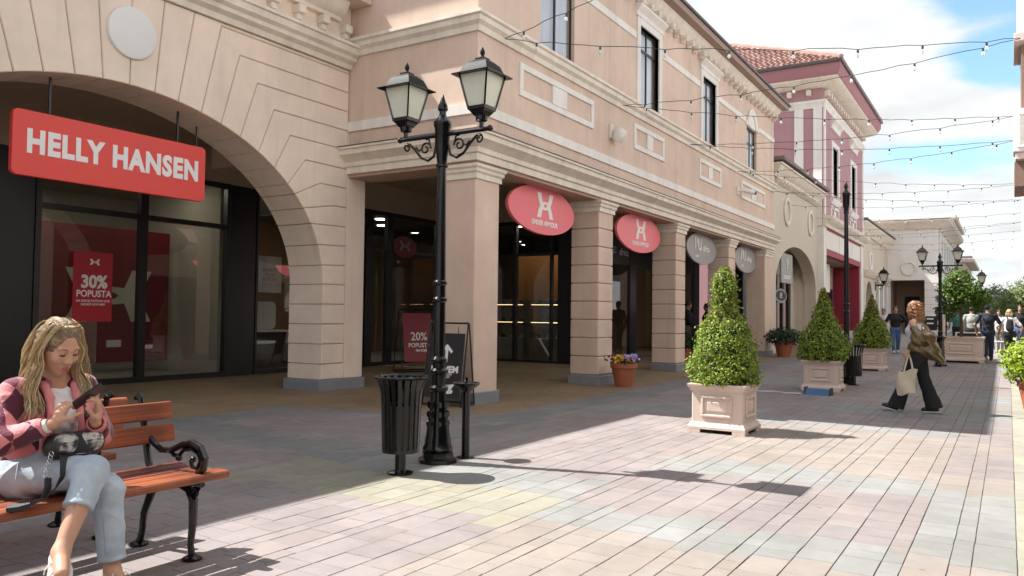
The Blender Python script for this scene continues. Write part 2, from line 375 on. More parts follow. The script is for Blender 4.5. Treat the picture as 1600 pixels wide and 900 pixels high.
M_GREYROOF = mat('roof_sheet', (0.20, 0.16, 0.15), 0.8, var=0.1)
# ================================================================ GROUND
M_SUB = mat('paving_joint_sand', (0.155, 0.135, 0.12), 0.95, var=0.15, scale=12)
def grid_ground():
    xs = sorted({*[-40, -20, -10, 0, 7, 14, 20, 30, 45, 60, 90, 140, 300, 900]}); ys = [-300, -60, -20, -8, -3, 0, 3, 7, 8, 9, 9.7, 12, 15, 20, 60, 300]
    b = MB(); vs = [(x, y, gz(min(x, 140), y)-0.007) for x in xs for y in ys]; n = len(ys)
    b.add(vs, [(i*n+j, i*n+j+1, (i+1)*n+j+1, (i+1)*n+j) for i in range(len(xs)-1) for j in range(n-1)])
    return b.build('pavement', M_SUB)
ground = tag(grid_ground(), kind='structure')

PAV = {}
def paver_mat(nm, c, c2):
    m = mat('paver_'+nm, c, 0.8, var=0.10, scale=9, bump=0.4, bscale=140, island=0.07, objvar=0.07, col2=c2, spec=0.3, world=True, spots=0.36, grime=0.13); PAV[nm] = m; return m
paver_mat('mauve', (0.242, 0.205, 0.196), (0.232, 0.206, 0.200)); paver_mat('peach', (0.264, 0.224, 0.196), (0.256, 0.226, 0.205))
paver_mat('sage', (0.234, 0.231, 0.219), (0.230, 0.231, 0.223)); paver_mat('yellow', (0.258, 0.241, 0.185), (0.252, 0.238, 0.192))
paver_mat('slate', (0.186, 0.184, 0.183), (0.198, 0.188, 0.184)); paver_mat('tan', (0.225, 0.160, 0.094), (0.235, 0.170, 0.103)); paver_mat('cream', (0.300, 0.285, 0.222), (0.292, 0.280, 0.230))
PN = list(PAV)
def zone(x, y):
    if y < -0.03: return 'cream'
    yt = 6.1 if x > 9.2 else (8.75 if x < 7.8 else 8.75-(x-7.8)*1.9)
    if y > yt: return 'tan'
    if y > yt-0.55: return 'slate'
    if y < 0.53:
        q = (x-5.2) % 9.6
        return 'peach' if q > 8.9 else 'sage' if q < 2.15 else 'peach' if q < 2.9 else 'mauve' if q < 4.6 else 'peach' if q < 5.2 else 'mauve' if q < 7.6 else 'sage'
    if 4.45 < x < 5.35 and 2.85 < y < 5.6: return 'yellow'
    if y > 5.2:
        q = (x-1.2) % 4.4
        if x < 8.5: return 'slate' if q < 0.7 or 5.2 < y < 5.65 and x > 5.4 else 'mauve'
        return 'slate' if (x % 4.3) < 0.8 else 'mauve'
    if 2.85 < y: return 'mauve' if (x % 6.1) < 4.6 else 'sage'
    q = (x-4.67) % 6.1
    return 'sage' if q < 0.62 else 'mauve' if q < 2.3 else 'sage' if q < 3.05 else 'peach'
def make_paving():
    pr = random.Random(3); ITEMS = []
    y = -2.4; k = 0; widths = [0.22, 0.22, 0.11, 0.22, 0.11, 0.22]
    while y < 13.3:
        w = widths[k % 6]; k += 1
        if y < -0.03 < y+w: w = -0.03-y
        if w < 0.03: y = -0.03; continue
        tan = y > 8.6
        if tan: w = 0.4
        x = 1.0+pr.random()*0.3; xe = 38 if y < 9 else 31
        while x < xe:
            l = pr.choice([0.165, 0.165, 0.22, 0.33, 0.33]) if w > 0.15 else pr.choice([0.22, 0.165])
            if tan: l = 0.4
            if y < -0.03: l = 0.45
            if x > 20: l *= 1.6
            jy = pr.uniform(-0.0015, 0.0015); ITEMS.append((x, y+jy, l, w-abs(jy), zone(x+l/2, y+w/2))); x += l
        y += w+(0.024 if 3.70 < y+w < 3.9 and k % 6 == 0 else 0)
    def shows(it):
        x, y, l, w, _ = it; p = Vector((x+l/2, y+w/2, -CAM_H)); d = p.dot(CF)
        if d < 0.5: return 0
        sx, sy = 800+1236*p.dot(CR)/d, 450-1236*p.dot(CU)/d
        if not (-30 < sx < 1630 and sy < 930) or x > 13.5 or y > 6.8: return 0
        if sx < 200 and sy < 760: return 0
        return l*w/d**3
    ITEMS.sort(key=shows, reverse=True)
    cache = {}
    def shape(b, x, y, l, w, zf, dz):
        g = 0.0013; e = 0.0025; T = [(x+g+e, y+g+e), (x+l-g-e, y+g+e), (x+l-g-e, y+w-g-e), (x+g+e, y+w-g-e)]; B = [(x+g, y+g), (x+l-g, y+g), (x+l-g, y+w-g), (x+g, y+w-g)]
        b.add([(p, q, zf(p, q)+dz) for p, q in T]+[(p, q, zf(p, q)+dz-0.004) for p, q in B]+[(p, q, zf(p, q)-0.03) for p, q in B],
              [(0, 1, 2, 3)]+[(i+4, (i+1) % 4+4, (i+1) % 4, i) for i in range(4)]+[(i+8, (i+1) % 4+8, (i+1) % 4+4, i+4) for i in range(4)])
    flat = lambda p, q: 0.0
    for it in ITEMS[:300]:
        x, y, l, w, zn = it; key = (round(l, 3), round(w, 3), zn)
        if key not in cache:
            b = MB(); shape(b, -l/2, -w/2, l, w, flat, 0.0); cache[key] = b.mesh('paver', PAV[zn], smooth=False)
        o = link('paver', cache[key], ground, (x+l/2, y+w/2, pr.uniform(-0.0015, 0.0015)))
        o.rotation_euler = (pr.uniform(-.003, .003), pr.uniform(-.003, .003), 0)
    b = MB()
    for x, y, l, w, zn in ITEMS[300:]:
        b.m = PN.index(zn); shape(b, x, y, l, w, gz, pr.uniform(-0.001, 0.001))
    me = bpy.data.meshes.new('pavers'); me.from_pydata(b.v, [], b.f)
    for n in PN: me.materials.append(PAV[n])
    me.polygons.foreach_set('material_index', b.mi); me.update()
    tag(link('pavers', me, ground), kind='stuff')
make_paving()
# a strip of plain slabs far up the street, where single pavers no longer show
far = MB()
far.add([(x, y, gz(x, y)-0.004) for x in (38.02, 60, 95) for y in (-3, 2.5, 9)], [(0, 1, 4, 3), (1, 2, 5, 4), (3, 4, 7, 6), (4, 5, 8, 7)])
tag(far.build('street', mat('far_paving', (0.265, 0.235, 0.22), 0.85, var=0.12, scale=0.8)), kind='structure')

# ================================================================ BUILDINGS
FZ = 0.0945     # arcade floor level

def frame_ring(b, axis, a, d, u0, u1, v0, v1, w):
    """rectangular surround with mitred look: 4 bars proud of the wall by d"""
    P = (lambda *q: b.box(q[0], q[1], a, a+d, q[2], q[3], 0.008)) if axis == 'y' else (lambda *q: b.box(a, a+d, q[0], q[1], q[2], q[3], 0.008))
    P(u0, u1, v0, v0+w); P(u0, u1, v1-w, v1); P(u0, u0+w, v0+w, v1-w); P(u1-w, u1, v0+w, v1-w); return b

# ---------------------------------------------------------------- arched shop building (left)
HY, HX0, HX1 = 9.7, 1.98, 10.03          # facade plane and the ends of its jointed part
AXC, AA, AB, AZ = 6.0, 3.5, 2.47, 1.865  # arch centre, half span, rise, springing
hh = thing('arched_shop', 'tan shop building of jointed blocks with one wide arch under a round white disc', 'building', (6.0, 9.7, 0))
hh_inv = Matrix.Translation((-6.0, -9.7, 0))
def hp(b, name, m, **k):
    b.xf(hh_inv); return b.build(name, m, hh, **k)
def arch_pt(x): return AZ+AB*math.sqrt(max(0.0, 1-((x-AXC)/AA)**2))
arc = [(AXC+AA*math.sin(t), AZ+AB*math.cos(t)) for t in np.linspace(0, math.pi/2, 200)]
cum = [0.0]
for i in range(1, 200): cum.append(cum[-1]+math.hypot(arc[i][0]-arc[i-1][0], arc[i][1]-arc[i-1][1]))
ZT = 5.62; NJ = 13
def level(j): return 5.56-0.335*(j-3)
def joint(j):
    s = 0.364*j; i = min(range(200), key=lambda q: abs(cum[q]-s)); x, z = arc[i]
    if j >= 9:
        w = min(1.0, (j-8)/3.0); zz = z+(level(j)-0.02-z)*w
        zz = max(zz, AZ); x = AXC+AA*math.sqrt(max(0, 1-((zz-AZ)/AB)**2)); z = zz
    return x, z
def corner(j): return 12.95-level(j), level(j)
blocks = []
def arch_between(xa, za, xb, zb, n=5):
    ta = math.atan2((xa-AXC)/AA, (za-AZ)/AB); tb = math.atan2((xb-AXC)/AA, (zb-AZ)/AB)
    return [(AXC+AA*math.sin(t), AZ+AB*math.cos(t)) for t in np.linspace(ta, tb, n)]
JS = list(range(0, 14))
for j in JS:
    xa, za = joint(j)
    if j+1 <= 13: xb, zb = joint(j+1)
    else: xb, zb = AXC+AA, 1.875
    def top(k, x):                              # where the joint meets the cornice line
        return (x+(x-AXC)*0.32, ZT)
    P = [*arch_between(xb, zb, xa, za)]         # from the lower joint up to the upper one
    if j <= 2: P += [top(j, xa)]
    if j <= 1: P += [top(j+1, xb)]
    elif j == 2: P += [(HX1, ZT), (HX1, level(3)), corner(3)]
    else:
        cj = corner(j) if corner(j)[0] < HX1-0.05 else None
        ck = corner(j+1) if j+1 <= 13 and corner(j+1)[0] < HX1-0.05 else None
        P += [cj] if cj else []
        P += [(HX1, level(j)), (HX1, level(j+1) if j+1 <= 13 else 1.875)]
        P += [ck] if ck else []
    blocks.append(P)
z = 1.875
while z > 0.5:
    blocks.append([(AXC+AA, z-0.335), (AXC+AA, z), (HX1, z), (HX1, z-0.335)] if z > 0.6 else [(AXC+AA, FZ+0.18), (AXC+AA, z), (HX1, z), (HX1, FZ+0.18)]); z -= 0.335
for side in (1, -1):
    for P in blocks:
        Q = [(p[0] if side == 1 else 2*AXC-p[0], p[1]) for p in P]
        if side == -1 and max(q[0] for q in Q) < 3.3 and min(q[1] for q in Q) > 99: continue
        b = MB(); b.prism(inset(Q, 0.007), 'y', HY, HY+0.80, ch=0.010); hp(b, 'stone_block', M_STUCCO, angle=25)
# solid core behind the joints
n = 60
core = [(AXC+(AA+0.03)*math.cos(t), AZ+(AB+0.03)*math.sin(t)) for t in np.linspace(0, math.pi, n)]
core = [(HX1+0.46, FZ), (HX1+0.46, 5.70), (1.5, 5.70), (1.5, FZ), (AXC-AA-0.03, FZ)]+core[::-1]+[(AXC+AA+0.03, FZ)]
b = MB(); b.prism(core, 'y', HY+0.022, HY+0.78); hp(b, 'wall', M_JOINT)
b = MB(); b.box(-7, 1.49, HY+0.01, HY+0.5, 0, 5.69); hp(b, 'unseen_shadow_wall', M_STUCCO)  # unseen run past the arch, added with the eaves above only for their shadow
b = MB(); b.box(HX1+0.004, 10.49, HY+0.001, HY+0.79, FZ+0.18, 4.6, 0.01); hp(b, 'pier', M_STUCCO)
for x0, x1 in ((9.44, 10.53), (1.4, 2.56)): hp(MB().box(x0, x1, HY-0.03, HY+0.84, FZ-0.02, FZ+0.178, 0.01), 'plinth', M_PLINTH)
b = MB(); b.box(-7, 10.04, HY-0.001, HY+0.3, 5.70, 6.95); hp(b, 'upper_wall', M_STUCCO)
PROF_HH = [(0, 5.62), (0.05, 5.62), (0.07, 5.70), (0.16, 5.74), (0.17, 5.80), (0.24, 5.84), (0.26, 5.93), (0.30, 5.94), (0.30, 5.985), (0, 6.03)]
b = MB(); b.sweep(PROF_HH, [(-7, HY), (10.04, HY)]); hp(b, 'cornice', M_TRIM)
b = MB(); b.sweep([(0, 6.36), (0.09, 6.37), (0.10, 6.43), (0.17, 6.47), (0.24, 6.55), (0.28, 6.64), (0.28, 6.68), (0, 6.68)], [(-7, HY), (9.72, HY)]); hp(b, 'eave_moulding', M_TRIM)
b = MB(); b.box(-7, 10.04, HY-0.48, HY+0.3, 6.685, 6.79, 0.006); hp(b, 'eave', M_STUCCO2)
b = MB(); b.box(-7, 10.04, HY-0.50, HY-0.36, 6.795, 6.84, 0.004); hp(b, 'gutter', M_GUTTER)
b = MB(); b.add([(-7, HY-0.4, 6.842), (10.04, HY-0.4, 6.842), (10.04, 16, 9.2), (-7, 16, 9.2)], [(0, 1, 2, 3)]); hp(b, 'roof', M_GREYROOF)
def corbel(b, x, y, z, s=1.0):
    b.box(x-0.075*s, x+0.075*s, y-0.17*s, y, z+0.10*s, z+0.24*s, 0.012); b.box(x-0.05*s, x+0.05*s, y-0.10*s, y, z, z+0.102*s, 0.01); return b
cm = None
for i, x in enumerate(np.arange(-1.28, 9.9, 0.53)):
    if cm is None: b = MB(); corbel(b, 0, 0, 0); cm = b.mesh('corbel', M_TRIM)
    link('corbel', cm, hh, (x-6.0, 0, 6.10))
b = MB(); b.lathe([(0.0, 0.0), (0.30, 0.0), (0.335, 0.012), (0.345, 0.03), (0.345, 0.05)], 40); b.xf(Matrix.Translation((6.0, HY-0.001, 5.02)) @ Matrix.Rotation(R_(90), 4, 'X') @ Matrix.Translation((0, 0, 0)) @ Matrix.Diagonal((1, 1, -1, 1)) @ Matrix.Translation((0, 0, -0.05)))
hp(b, 'medallion', mat('disc_white', (0.74, 0.73, 0.71), 0.6, var=0.02))

# ---- arcade ceiling and shop front behind the arch (shared wall line Y=13.4)
SY = 13.4
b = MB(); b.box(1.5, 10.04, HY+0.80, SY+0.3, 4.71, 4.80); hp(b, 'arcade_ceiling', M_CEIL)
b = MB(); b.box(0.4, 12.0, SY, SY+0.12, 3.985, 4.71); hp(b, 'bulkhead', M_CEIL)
b = MB(); b.box(0.4, 6.72, SY-0.02, SY+0.1, FZ, 3.98, 0.01); hp(b, 'black_panel', M_BLACK)
b = MB(); b.box(10.50, 11.17, SY-0.03, SY+0.1, FZ, 3.98, 0.01); hp(b, 'black_panel', M_BLACK)
fr = MB()
for x, w in ((6.76, 0.09), (8.62, 0.15), (10.44, 0.05)): fr.box(x-w/2, x+w/2, SY-0.05, SY+0.07, FZ+0.08, 3.93)
for z0, z1 in ((FZ, FZ+0.10), (3.06, 3.15), (3.88, 3.98)): fr.box(6.722, 10.498, SY-0.045, SY+0.065, z0, z1)
hp(fr, 'window_frame', M_BLACK)
for x0, x1 in ((6.80, 8.55), (8.69, 10.42)):
    for z0, z1 in ((FZ+0.1, 3.06), (3.15, 3.88)):
        b = MB(); b.box(x0, x1, SY+0.005, SY+0.017, z0, z1); hp(b, 'pane', M_GLASS, smooth=False)
# second shop window, half hidden by the pier
fr = MB()
for x, w in ((11.2, 0.05), (12.35, 0.05), (14.4, 0.1)): fr.box(x-w/2, x+w/2, SY-0.05, SY+0.07, FZ+0.08, 3.93)
for z0, z1 in ((FZ, FZ+0.10), (3.88, 3.98)): fr.box(11.172, 14.45, SY-0.045, SY+0.065, z0, z1)
hp(fr, 'window_frame', M_BLACK)
for x0, x1 in ((11.225, 12.32), (12.38, 14.34)):
    b = MB(); b.box(x0, x1, SY+0.005, SY+0.017, FZ+0.1, 3.88); hp(b, 'pane', M_GLASS, smooth=False)
# shop interior
M_SHOPWALL = mat('shop_wall', (0.36, 0.33, 0.27), 0.8, var=0.05); M_SHOPFLOOR = mat('shop_floor', (0.30, 0.29, 0.26), 0.5, var=0.08)
b = MB(); b.box(3.0, 14.4, 17.5, 17.7, FZ, 4.3); b.box(3.0, 3.1, SY+0.2, 17.5, FZ, 4.3); hp(b, 'back_wall', M_SHOPWALL)
b = MB(); b.box(10.38, 10.50, SY+0.13, 16.0, FZ, 4.0); hp(b, 'partition', M_SHOPWALL)
b = MB(); b.box(3.1, 14.4, SY+0.1, 17.5, FZ-0.01, FZ+0.05); hp(b, 'shop_floor', M_SHOPFLOOR)
b = MB(); b.box(3.1, 14.4, SY+0.125, 17.5, 4.0, 4.1); hp(b, 'shop_ceiling', M_SHOPWALL)
lm = None
M_LED = mat('shop_downlight', (1, 1, 1), 0.5, var=0, emit=((1.0, 0.9, 0.75), 18.0))
for x, y in ((7.6, 14.3), (9.6, 14.3), (8.6, 15.6), (12.2, 15.0), (13.4, 14.6)):
    if lm is None: b = MB(); b.lathe([(0.0, -0.012), (0.13, -0.012), (0.14, 0)], 16); lm = b.mesh('ceiling_spot', M_LED)
    link('ceiling_spot', lm, hh, (x-6, y-9.7, 3.998))

# ---------------------------------------------------------------- arcade building (centre)
UX, UY, UE = 10.05, 7.0, 28.45
ua = thing('arcade_building', 'long rose tan building with a colonnade and white window surrounds', 'building', (UX, UY, 0))
ua_inv = Matrix.Translation((-UX, -UY, 0))
def up(b, name, m, **k):
    b.xf(ua_inv); return b.build(name, m, ua, **k)
WIN = [(11.98, 13.28, 6.22, 8.05), (16.42, 17.56, 6.24, 7.98), (20.74, 21.88, 6.24, 7.98), (25.05, 26.2, 6.24, 7.52)]
WT = 8.75
b = MB(); b.wall('y', UY, 0.3, UX+0.001, UE, 4.22, WT, WIN); up(b, 'street_wall', M_STUCCO2)
b = MB(); b.wall('x', UX, 0.3, UY+0.001, 16.0, 4.22, WT); up(b, 'side_wall', M_STUCCO2)
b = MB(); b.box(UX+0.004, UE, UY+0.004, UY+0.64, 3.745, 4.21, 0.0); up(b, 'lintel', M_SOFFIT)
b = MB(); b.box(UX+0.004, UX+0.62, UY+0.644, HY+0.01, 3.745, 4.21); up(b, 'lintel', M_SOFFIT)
PROF_UA = [(-0.02, 3.80), (0.05, 3.80), (0.05, 3.905), (0.085, 3.92), (0.085, 3.995), (0.13, 4.03), (0.20, 4.08), (0.23, 4.10), (0.23, 4.18), (0.265, 4.19), (0.265, 4.225), (-0.02, 4.27)]
PATH = [(UX, HY-0.001), (UX, UY), (UE, UY)]
b = MB(); b.sweep(PROF_UA, PATH); up(b, 'arcade_cornice', M_TRIM)
b = MB(); b.sweep([(0.02, 4.262), (0.275, 4.229), (0.275, 4.242), (0.02, 4.285)], PATH); up(b, 'cornice_flashing', M_GUTTER)
b = MB(); b.sweep([(-0.02, 4.54), (0.035, 4.54), (0.035, 4.705), (-0.02, 4.715)], PATH); up(b, 'string_course', M_WHITE)
b = MB(); b.sweep([(-0.02, 5.84), (0.04, 5.84), (0.05, 5.93), (0.11, 5.98), (0.11, 6.06), (0.15, 6.08), (0.15, 6.13), (-0.02, 6.19)], PATH); up(b, 'sill_course', M_TRIM)
for x0, x1 in ((UX+0.001, 11.9), (13.36, 16.2), (17.78, 20.52), (22.1, 24.83), (26.42, UE)): up(MB().box(x0, x1, UY-0.03, UY+0.01, 7.60, 7.76, 0.006), 'upper_band', M_WHITE)
panel = lambda x0, x1: frame_ring(MB(), 'y', UY-0.035, 0.045, x0, x1, 5.12, 5.69, 0.11)
for x0, x1, wm in ((11.28, 14.10, 0.55), (16.12, 17.92, 0.34), (20.48, 22.36, 0.34), (24.40, 27.22, 0.55)):
    b = panel(x0, x1); xm = (x0+x1)/2; b.box(xm-wm/2, xm+wm/2, UY-0.033, UY+0.01, 5.235, 5.575, 0.006); up(b, 'panel_frame', M_WHITE)
for i, (x0, x1, z0, z1) in enumerate(WIN):
    f = MB(); d = UY+0.07
    f.box(x0, x0+0.035, d, d+0.03, z0, z1); f.box(x1-0.035, x1, d, d+0.03, z0, z1); f.box(x0+0.035, x1-0.035, d, d+0.03, z1-0.05, z1); f.box(x0+0.035, x1-0.035, d, d+0.03, z0, z0+0.05)
    xm = (x0+x1)/2
    f.box(xm-0.022, xm+0.022, d-0.005, d+0.026, z0+0.05, z1-0.05)
    if i: f.box(x0+0.05, x1-0.05, d-0.003, d+0.024, z1-0.52, z1-0.46)
    w = up(f, 'window', M_BLACK)
    for a, c in ((x0+0.035, xm-0.022), (xm+0.022, x1-0.035)):
        g = MB(); g.box(a, c, d+0.012, d+0.020, z0+0.05, z1-0.05); g.xf(ua_inv); link('pane', g.mesh('pane', M_WINGLASS, False), w)
    cu = MB(); nx = 40; pts = [(x0+0.02+(x1-x0-0.04)*k/nx, d+0.095+0.025*math.sin(k*1.9)+0.012*math.sin(k*0.7)) for k in range(nx+1)]
    cu.add([(x, y, zz) for zz in (z0, z1) for x, y in pts], [(k, k+1, nx+2+k, nx+1+k) for k in range(nx)]); cu.xf(ua_inv)
    link('curtain', cu.mesh('curtain', M_CURTAIN), w)
    if i in (1, 2):
        s = MB(); s.box(x0-0.17, x0, UY-0.04, UY+0.12, z0-0.05, z1+0.16, 0.01); s.box(x1, x1+0.17, UY-0.04, UY+0.12, z0-0.05, z1+0.16, 0.01); s.box(x0, x1, UY-0.038, UY+0.12, z1, z1+0.158)
        s.sweep([(-0.01, z1+0.16), (0.05, z1+0.16), (0.06, z1+0.26), (0.14, z1+0.34), (0.16, z1+0.36), (0.16, z1+0.41), (-0.01, z1+0.44)], [(x0-0.24, UY), (x1+0.24, UY)])
        up(s, 'window_surround', M_WHITE)
    if i == 3:
        s = MB(); pts = [(xm+0.60*math.cos(t), z1+0.02+0.62*math.sin(t)) for t in np.linspace(math.pi, 0, 14)]; pin = [(xm+0.36*math.cos(t), z1+0.02+0.42*math.sin(t)) for t in np.linspace(0, math.pi, 14)]
        s.prism(pts+pin, 'y', UY-0.05, UY+0.01); s.box(xm-0.75, xm-0.60, UY-0.045, UY+0.01, z1-0.0, z1+0.17, 0.006); s.box(xm+0.6, xm+0.75, UY-0.045, UY+0.01, z1, z1+0.17, 0.006)
        up(s, 'window_arch', M_WHITE); s = MB(); s.prism([(xm+0.355*math.cos(t), z1+0.02+0.415*math.sin(t)) for t in np.linspace(math.pi, 0, 12)], 'y', UY-0.02, UY+0.01); up(s, 'arch_panel', M_WHITE)
# eaves: cove, paired brackets, boarded overhang, gutter and a low hipped roof
EP = [(UX, 15.0), (UX, UY), (UE, UY), (UE, 15.0)]
b = MB(); b.sweep([(-0.02, 8.52), (0.05, 8.52), (0.06, 8.58), (0.16, 8.66), (0.22, 8.76), (0.22, 8.80), (-0.02, 8.80)], EP); up(b, 'eave_moulding', M_TRIM)
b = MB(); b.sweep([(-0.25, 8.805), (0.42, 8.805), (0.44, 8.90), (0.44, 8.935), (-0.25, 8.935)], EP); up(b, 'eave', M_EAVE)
b = MB(); b.sweep([(0.40, 8.94), (0.50, 8.94), (0.50, 9.0), (0.40, 9.0)], EP); up(b, 'gutter', M_GUTTER)
b = MB(); e = 0.42; b.add([(UX-e, UY-e, 8.96), (UE+e, UY-e, 8.96), (UE+e, 15+e, 8.96), (UX-e, 15+e, 8.96), (UX+4, UY+4, 10.4), (UE-4, UY+4, 10.4)], [(0, 1, 5, 4), (1, 2, 5), (2, 3, 4, 5), (3, 0, 4)]); up(b, 'roof', M_GREYROOF)
bm_ = None
for k, x in enumerate(np.arange(UX+0.25, UE-0.1, 0.46)):
    if bm_ is None:
        b = MB(); b.box(-0.06, 0.06, -0.20, 0, 0.10, 0.20, 0.015); b.box(-0.045, 0.045, -0.13, 0, 0.0, 0.10, 0.02); b.sphere((0, -0.15, 0.085), (0.045, 0.045, 0.04), 8, 5); bm_ = b.mesh('bracket', M_TRIM)
    link('bracket', bm_, ua, (x-UX, 0, 8.33))
for k, y in enumerate(np.arange(UY+0.3, 9.6, 0.46)):
    o = link('bracket', bm_, ua, (0, y-UY, 8.33)); o.rotation_euler.z = R_(-90)
# columns: right edges every 4.38 m; the three middle ones are built of blocks
blk = None
def capital(b, x0, x1, y0, y1):
    b.sweep([(-0.01, 3.52), (0.03, 3.52), (0.03, 3.60), (0.06, 3.63), (0.06, 3.67), (0.09, 3.70), (0.09, 3.743), (-0.01, 3.743)], [(x0, y1), (x0, y0), (x1, y0), (x1, y1)]); return b
for k in range(5):
    x1 = 10.73+4.38*k; x0 = x1-0.67 if k else UX+0.005; y0 = UY+0.005; y1 = UY+0.64
    if k == 4: x0 = x1-0.95
    z0 = gz(x0, y0)
    if k in (0, 4):
        b = MB(); b.box(x0, x1, y0, y1, z0, 3.742, 0.012); col = up(b, 'column', M_STUCCO2)
    else:
        b = MB(); b.box(x0+0.03, x1-0.03, y0+0.03, y1-0.03, z0, 3.742); col = up(b, 'column', M_JOINT)
        zz = z0+0.20; hgt = (3.55-zz)/9
        if blk is None or True:
            b = MB(); b.box(0, x1-x0, 0, y1-y0, 0.012, hgt-0.002, 0.014); blk = b.mesh('column_block', M_STUCCO2)
        for q in range(9): link('column_block', blk, col, (x0-UX, y0-UY, zz+q*hgt))
    b = capital(MB(), x0, x1, y0, y1); b.xf(ua_inv); link('capital', b.mesh('capital', M_TRIM), col)
    b = MB(); b.box(x0-0.035, x1+0.035, y0-0.035, y1+0.035, z0-0.03, z0+0.19, 0.012); b.xf(ua_inv); link('plinth', b.mesh('plinth', M_PLINTH), col)
# arcade ceiling, shop fronts
b = MB(); b.box(10.47, UE, UY+0.645, SY+0.3, 4.66, 4.78); up(b, 'arcade_ceiling', M_CEIL)
b = MB(); b.box(12.02, 18.40, SY, SY+0.12, 3.985, 4.66); b.box(18.47, 18.6, 9.70, SY, 3.985, 4.66); b.box(18.6, UE, 9.66, 9.80, 3.985, 4.66); up(b, 'bulkhead', M_CEIL)
M_DOORGLASS = glass_mat('door_glass', (0.86, 0.88, 0.87), 0.10)
fr = MB()
for x, w in ((14.62, 0.25), (15.4, 0.22), (17.4, 0.12), (18.36, 0.1)): fr.box(x-w/2, x+w/2, SY-0.05, SY+0.07, FZ+0.1, 3.92)
for z0, z1 in ((FZ, FZ+0.10), (2.98, 3.05), (3.88, 3.98)): fr.box(14.46, 18.44, SY-0.045, SY+0.065, z0, z1)
up(fr, 'shop_front', M_BLACK)
for x0, x1 in ((15.52, 17.33), (17.47, 18.3), (14.76, 15.28)):
    b = MB(); b.box(x0, x1, SY+0.005, SY+0.017, FZ+0.1, 3.88); up(b, 'pane', M_DOORGLASS, smooth=False)
fr = MB()                                     # side of the projecting shop, faces down the street
for y, w in ((9.90, 0.48), (10.36, 0.06), (11.50, 0.10), (12.62, 0.08)): fr.box(18.43, 18.55, y-w/2, y+w/2, FZ+0.1, 3.9)
for z0, z1 in ((FZ, FZ+0.10), (3.02, 3.09), (3.86, 3.98)): fr.box(18.435, 18.545, 9.66, SY-0.06, z0, z1)
up(fr, 'shop_front', M_BLACK)
for y0, y1 in ((10.4, 11.44), (11.56, 12.57), (12.67, 13.3)):
    b = MB(); b.box(18.48, 18.492, y0, y1, FZ+0.1, 3.86); up(b, 'pane', M_DOORGLASS, smooth=False)
fr = MB()                                     # front of the projecting shop, along the arcade
for x, w in ((18.75, 0.5), (20.55, 0.1), (22.25, 0.45), (24.1, 0.1), (26.0, 0.3), (28.0, 0.6)): fr.box(x-w/2, x+w/2, 9.63, 9.74, FZ+0.1, 3.9)
fr.box(18.56, UE-0.2, 9.635, 9.735, FZ, FZ+0.1); fr.box(18.56, UE-0.2, 9.64, 9.73, 2.95, 3.98)
up(fr, 'shop_front', M_BLACK)
for x0, x1 in ((19.0, 20.5), (20.6, 22.02), (22.48, 24.05), (24.15, 25.85), (26.15, 27.7)):
    b = MB(); b.box(x0, x1, 9.68, 9.692, FZ+0.1, 2.95); up(b, 'pane', M_DOORGLASS, smooth=False)
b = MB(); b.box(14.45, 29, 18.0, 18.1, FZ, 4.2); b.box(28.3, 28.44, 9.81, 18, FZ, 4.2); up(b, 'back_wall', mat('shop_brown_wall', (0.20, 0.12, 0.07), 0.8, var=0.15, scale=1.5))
b = MB(); b.box(14.45, 28.3, SY+0.13, 18, FZ-0.01, FZ+0.05); b.box(18.56, 28.3, 9.75, SY+0.129, FZ-0.01, FZ+0.05); up(b, 'shop_floor', M_SHOPFLOOR)
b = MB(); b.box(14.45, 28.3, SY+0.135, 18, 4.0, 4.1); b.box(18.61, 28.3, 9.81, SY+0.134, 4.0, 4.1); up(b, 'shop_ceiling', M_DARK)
for x, y in ((16.4, 14.6), (17.6, 15.6), (19.6, 10.8), (19.6, 12.0), (21.3, 10.6), (23.2, 10.6), (25.2, 10.6)):
    link('ceiling_spot', lm, ua, (x-UX, y-UY, 3.998))
# display shelves in the projecting shop
M_SHELF = mat('shop_shelf', (0.24, 0.20, 0.16), 0.6, var=0.08); M_STRIP = mat('shelf_light', (1, 0.8, 0.5), 0.5, var=0, emit=((1.0, 0.72, 0.38), 1.3))
for y0 in (10.5, 11.7):
    t = thing('shelf_unit', ('right' if y0 < 11 else 'left')+' lit shelf unit with shoes inside the shop past the corner column', 'shelf', (19.5, y0+0.5, FZ+0.05))
    b = MB(); b.box(-0.25, 0.25, -0.48, 0.48, 0, 0.62, 0.01); b.box(0.15, 0.25, -0.48, 0.48, 0.622, 1.72, 0.01); b.build('cabinet', M_SHELF, t)
    for z in (1.05, 1.55):
        b = MB(); b.box(-0.2, 0.148, -0.48, 0.48, z, z+0.03); s = b.build('shelf', M_SHELF, t); b = MB(); b.box(-0.215, -0.201, -0.46, 0.46, z+0.004, z+0.018); b.build('light_strip', M_STRIP, s)
    for z in (0.622, 1.082, 1.582):
        for yy in (-0.32, 0.0, 0.3):
            b = MB(); b.lathe([(0.02, 0), (0.05, 0.0), (0.055, 0.03), (0.03, 0.08), (0.028, 0.12)], 8); b.xf(Matrix.Translation((-0.05, yy, z)) @ Matrix.Diagonal((2.2, 1, 0.9, 1))); b.build('shoe', M_DARK if (yy+z) > 0.7 else M_SHOPWALL, t)
b = MB(); b.box(20.3, 20.36, 10.2, 12.6, 0.9, 3.2); up(b, 'orange_panel', mat('orange_display', (0.42, 0.17, 0.04), 0.7, var=0.2, scale=1.2))
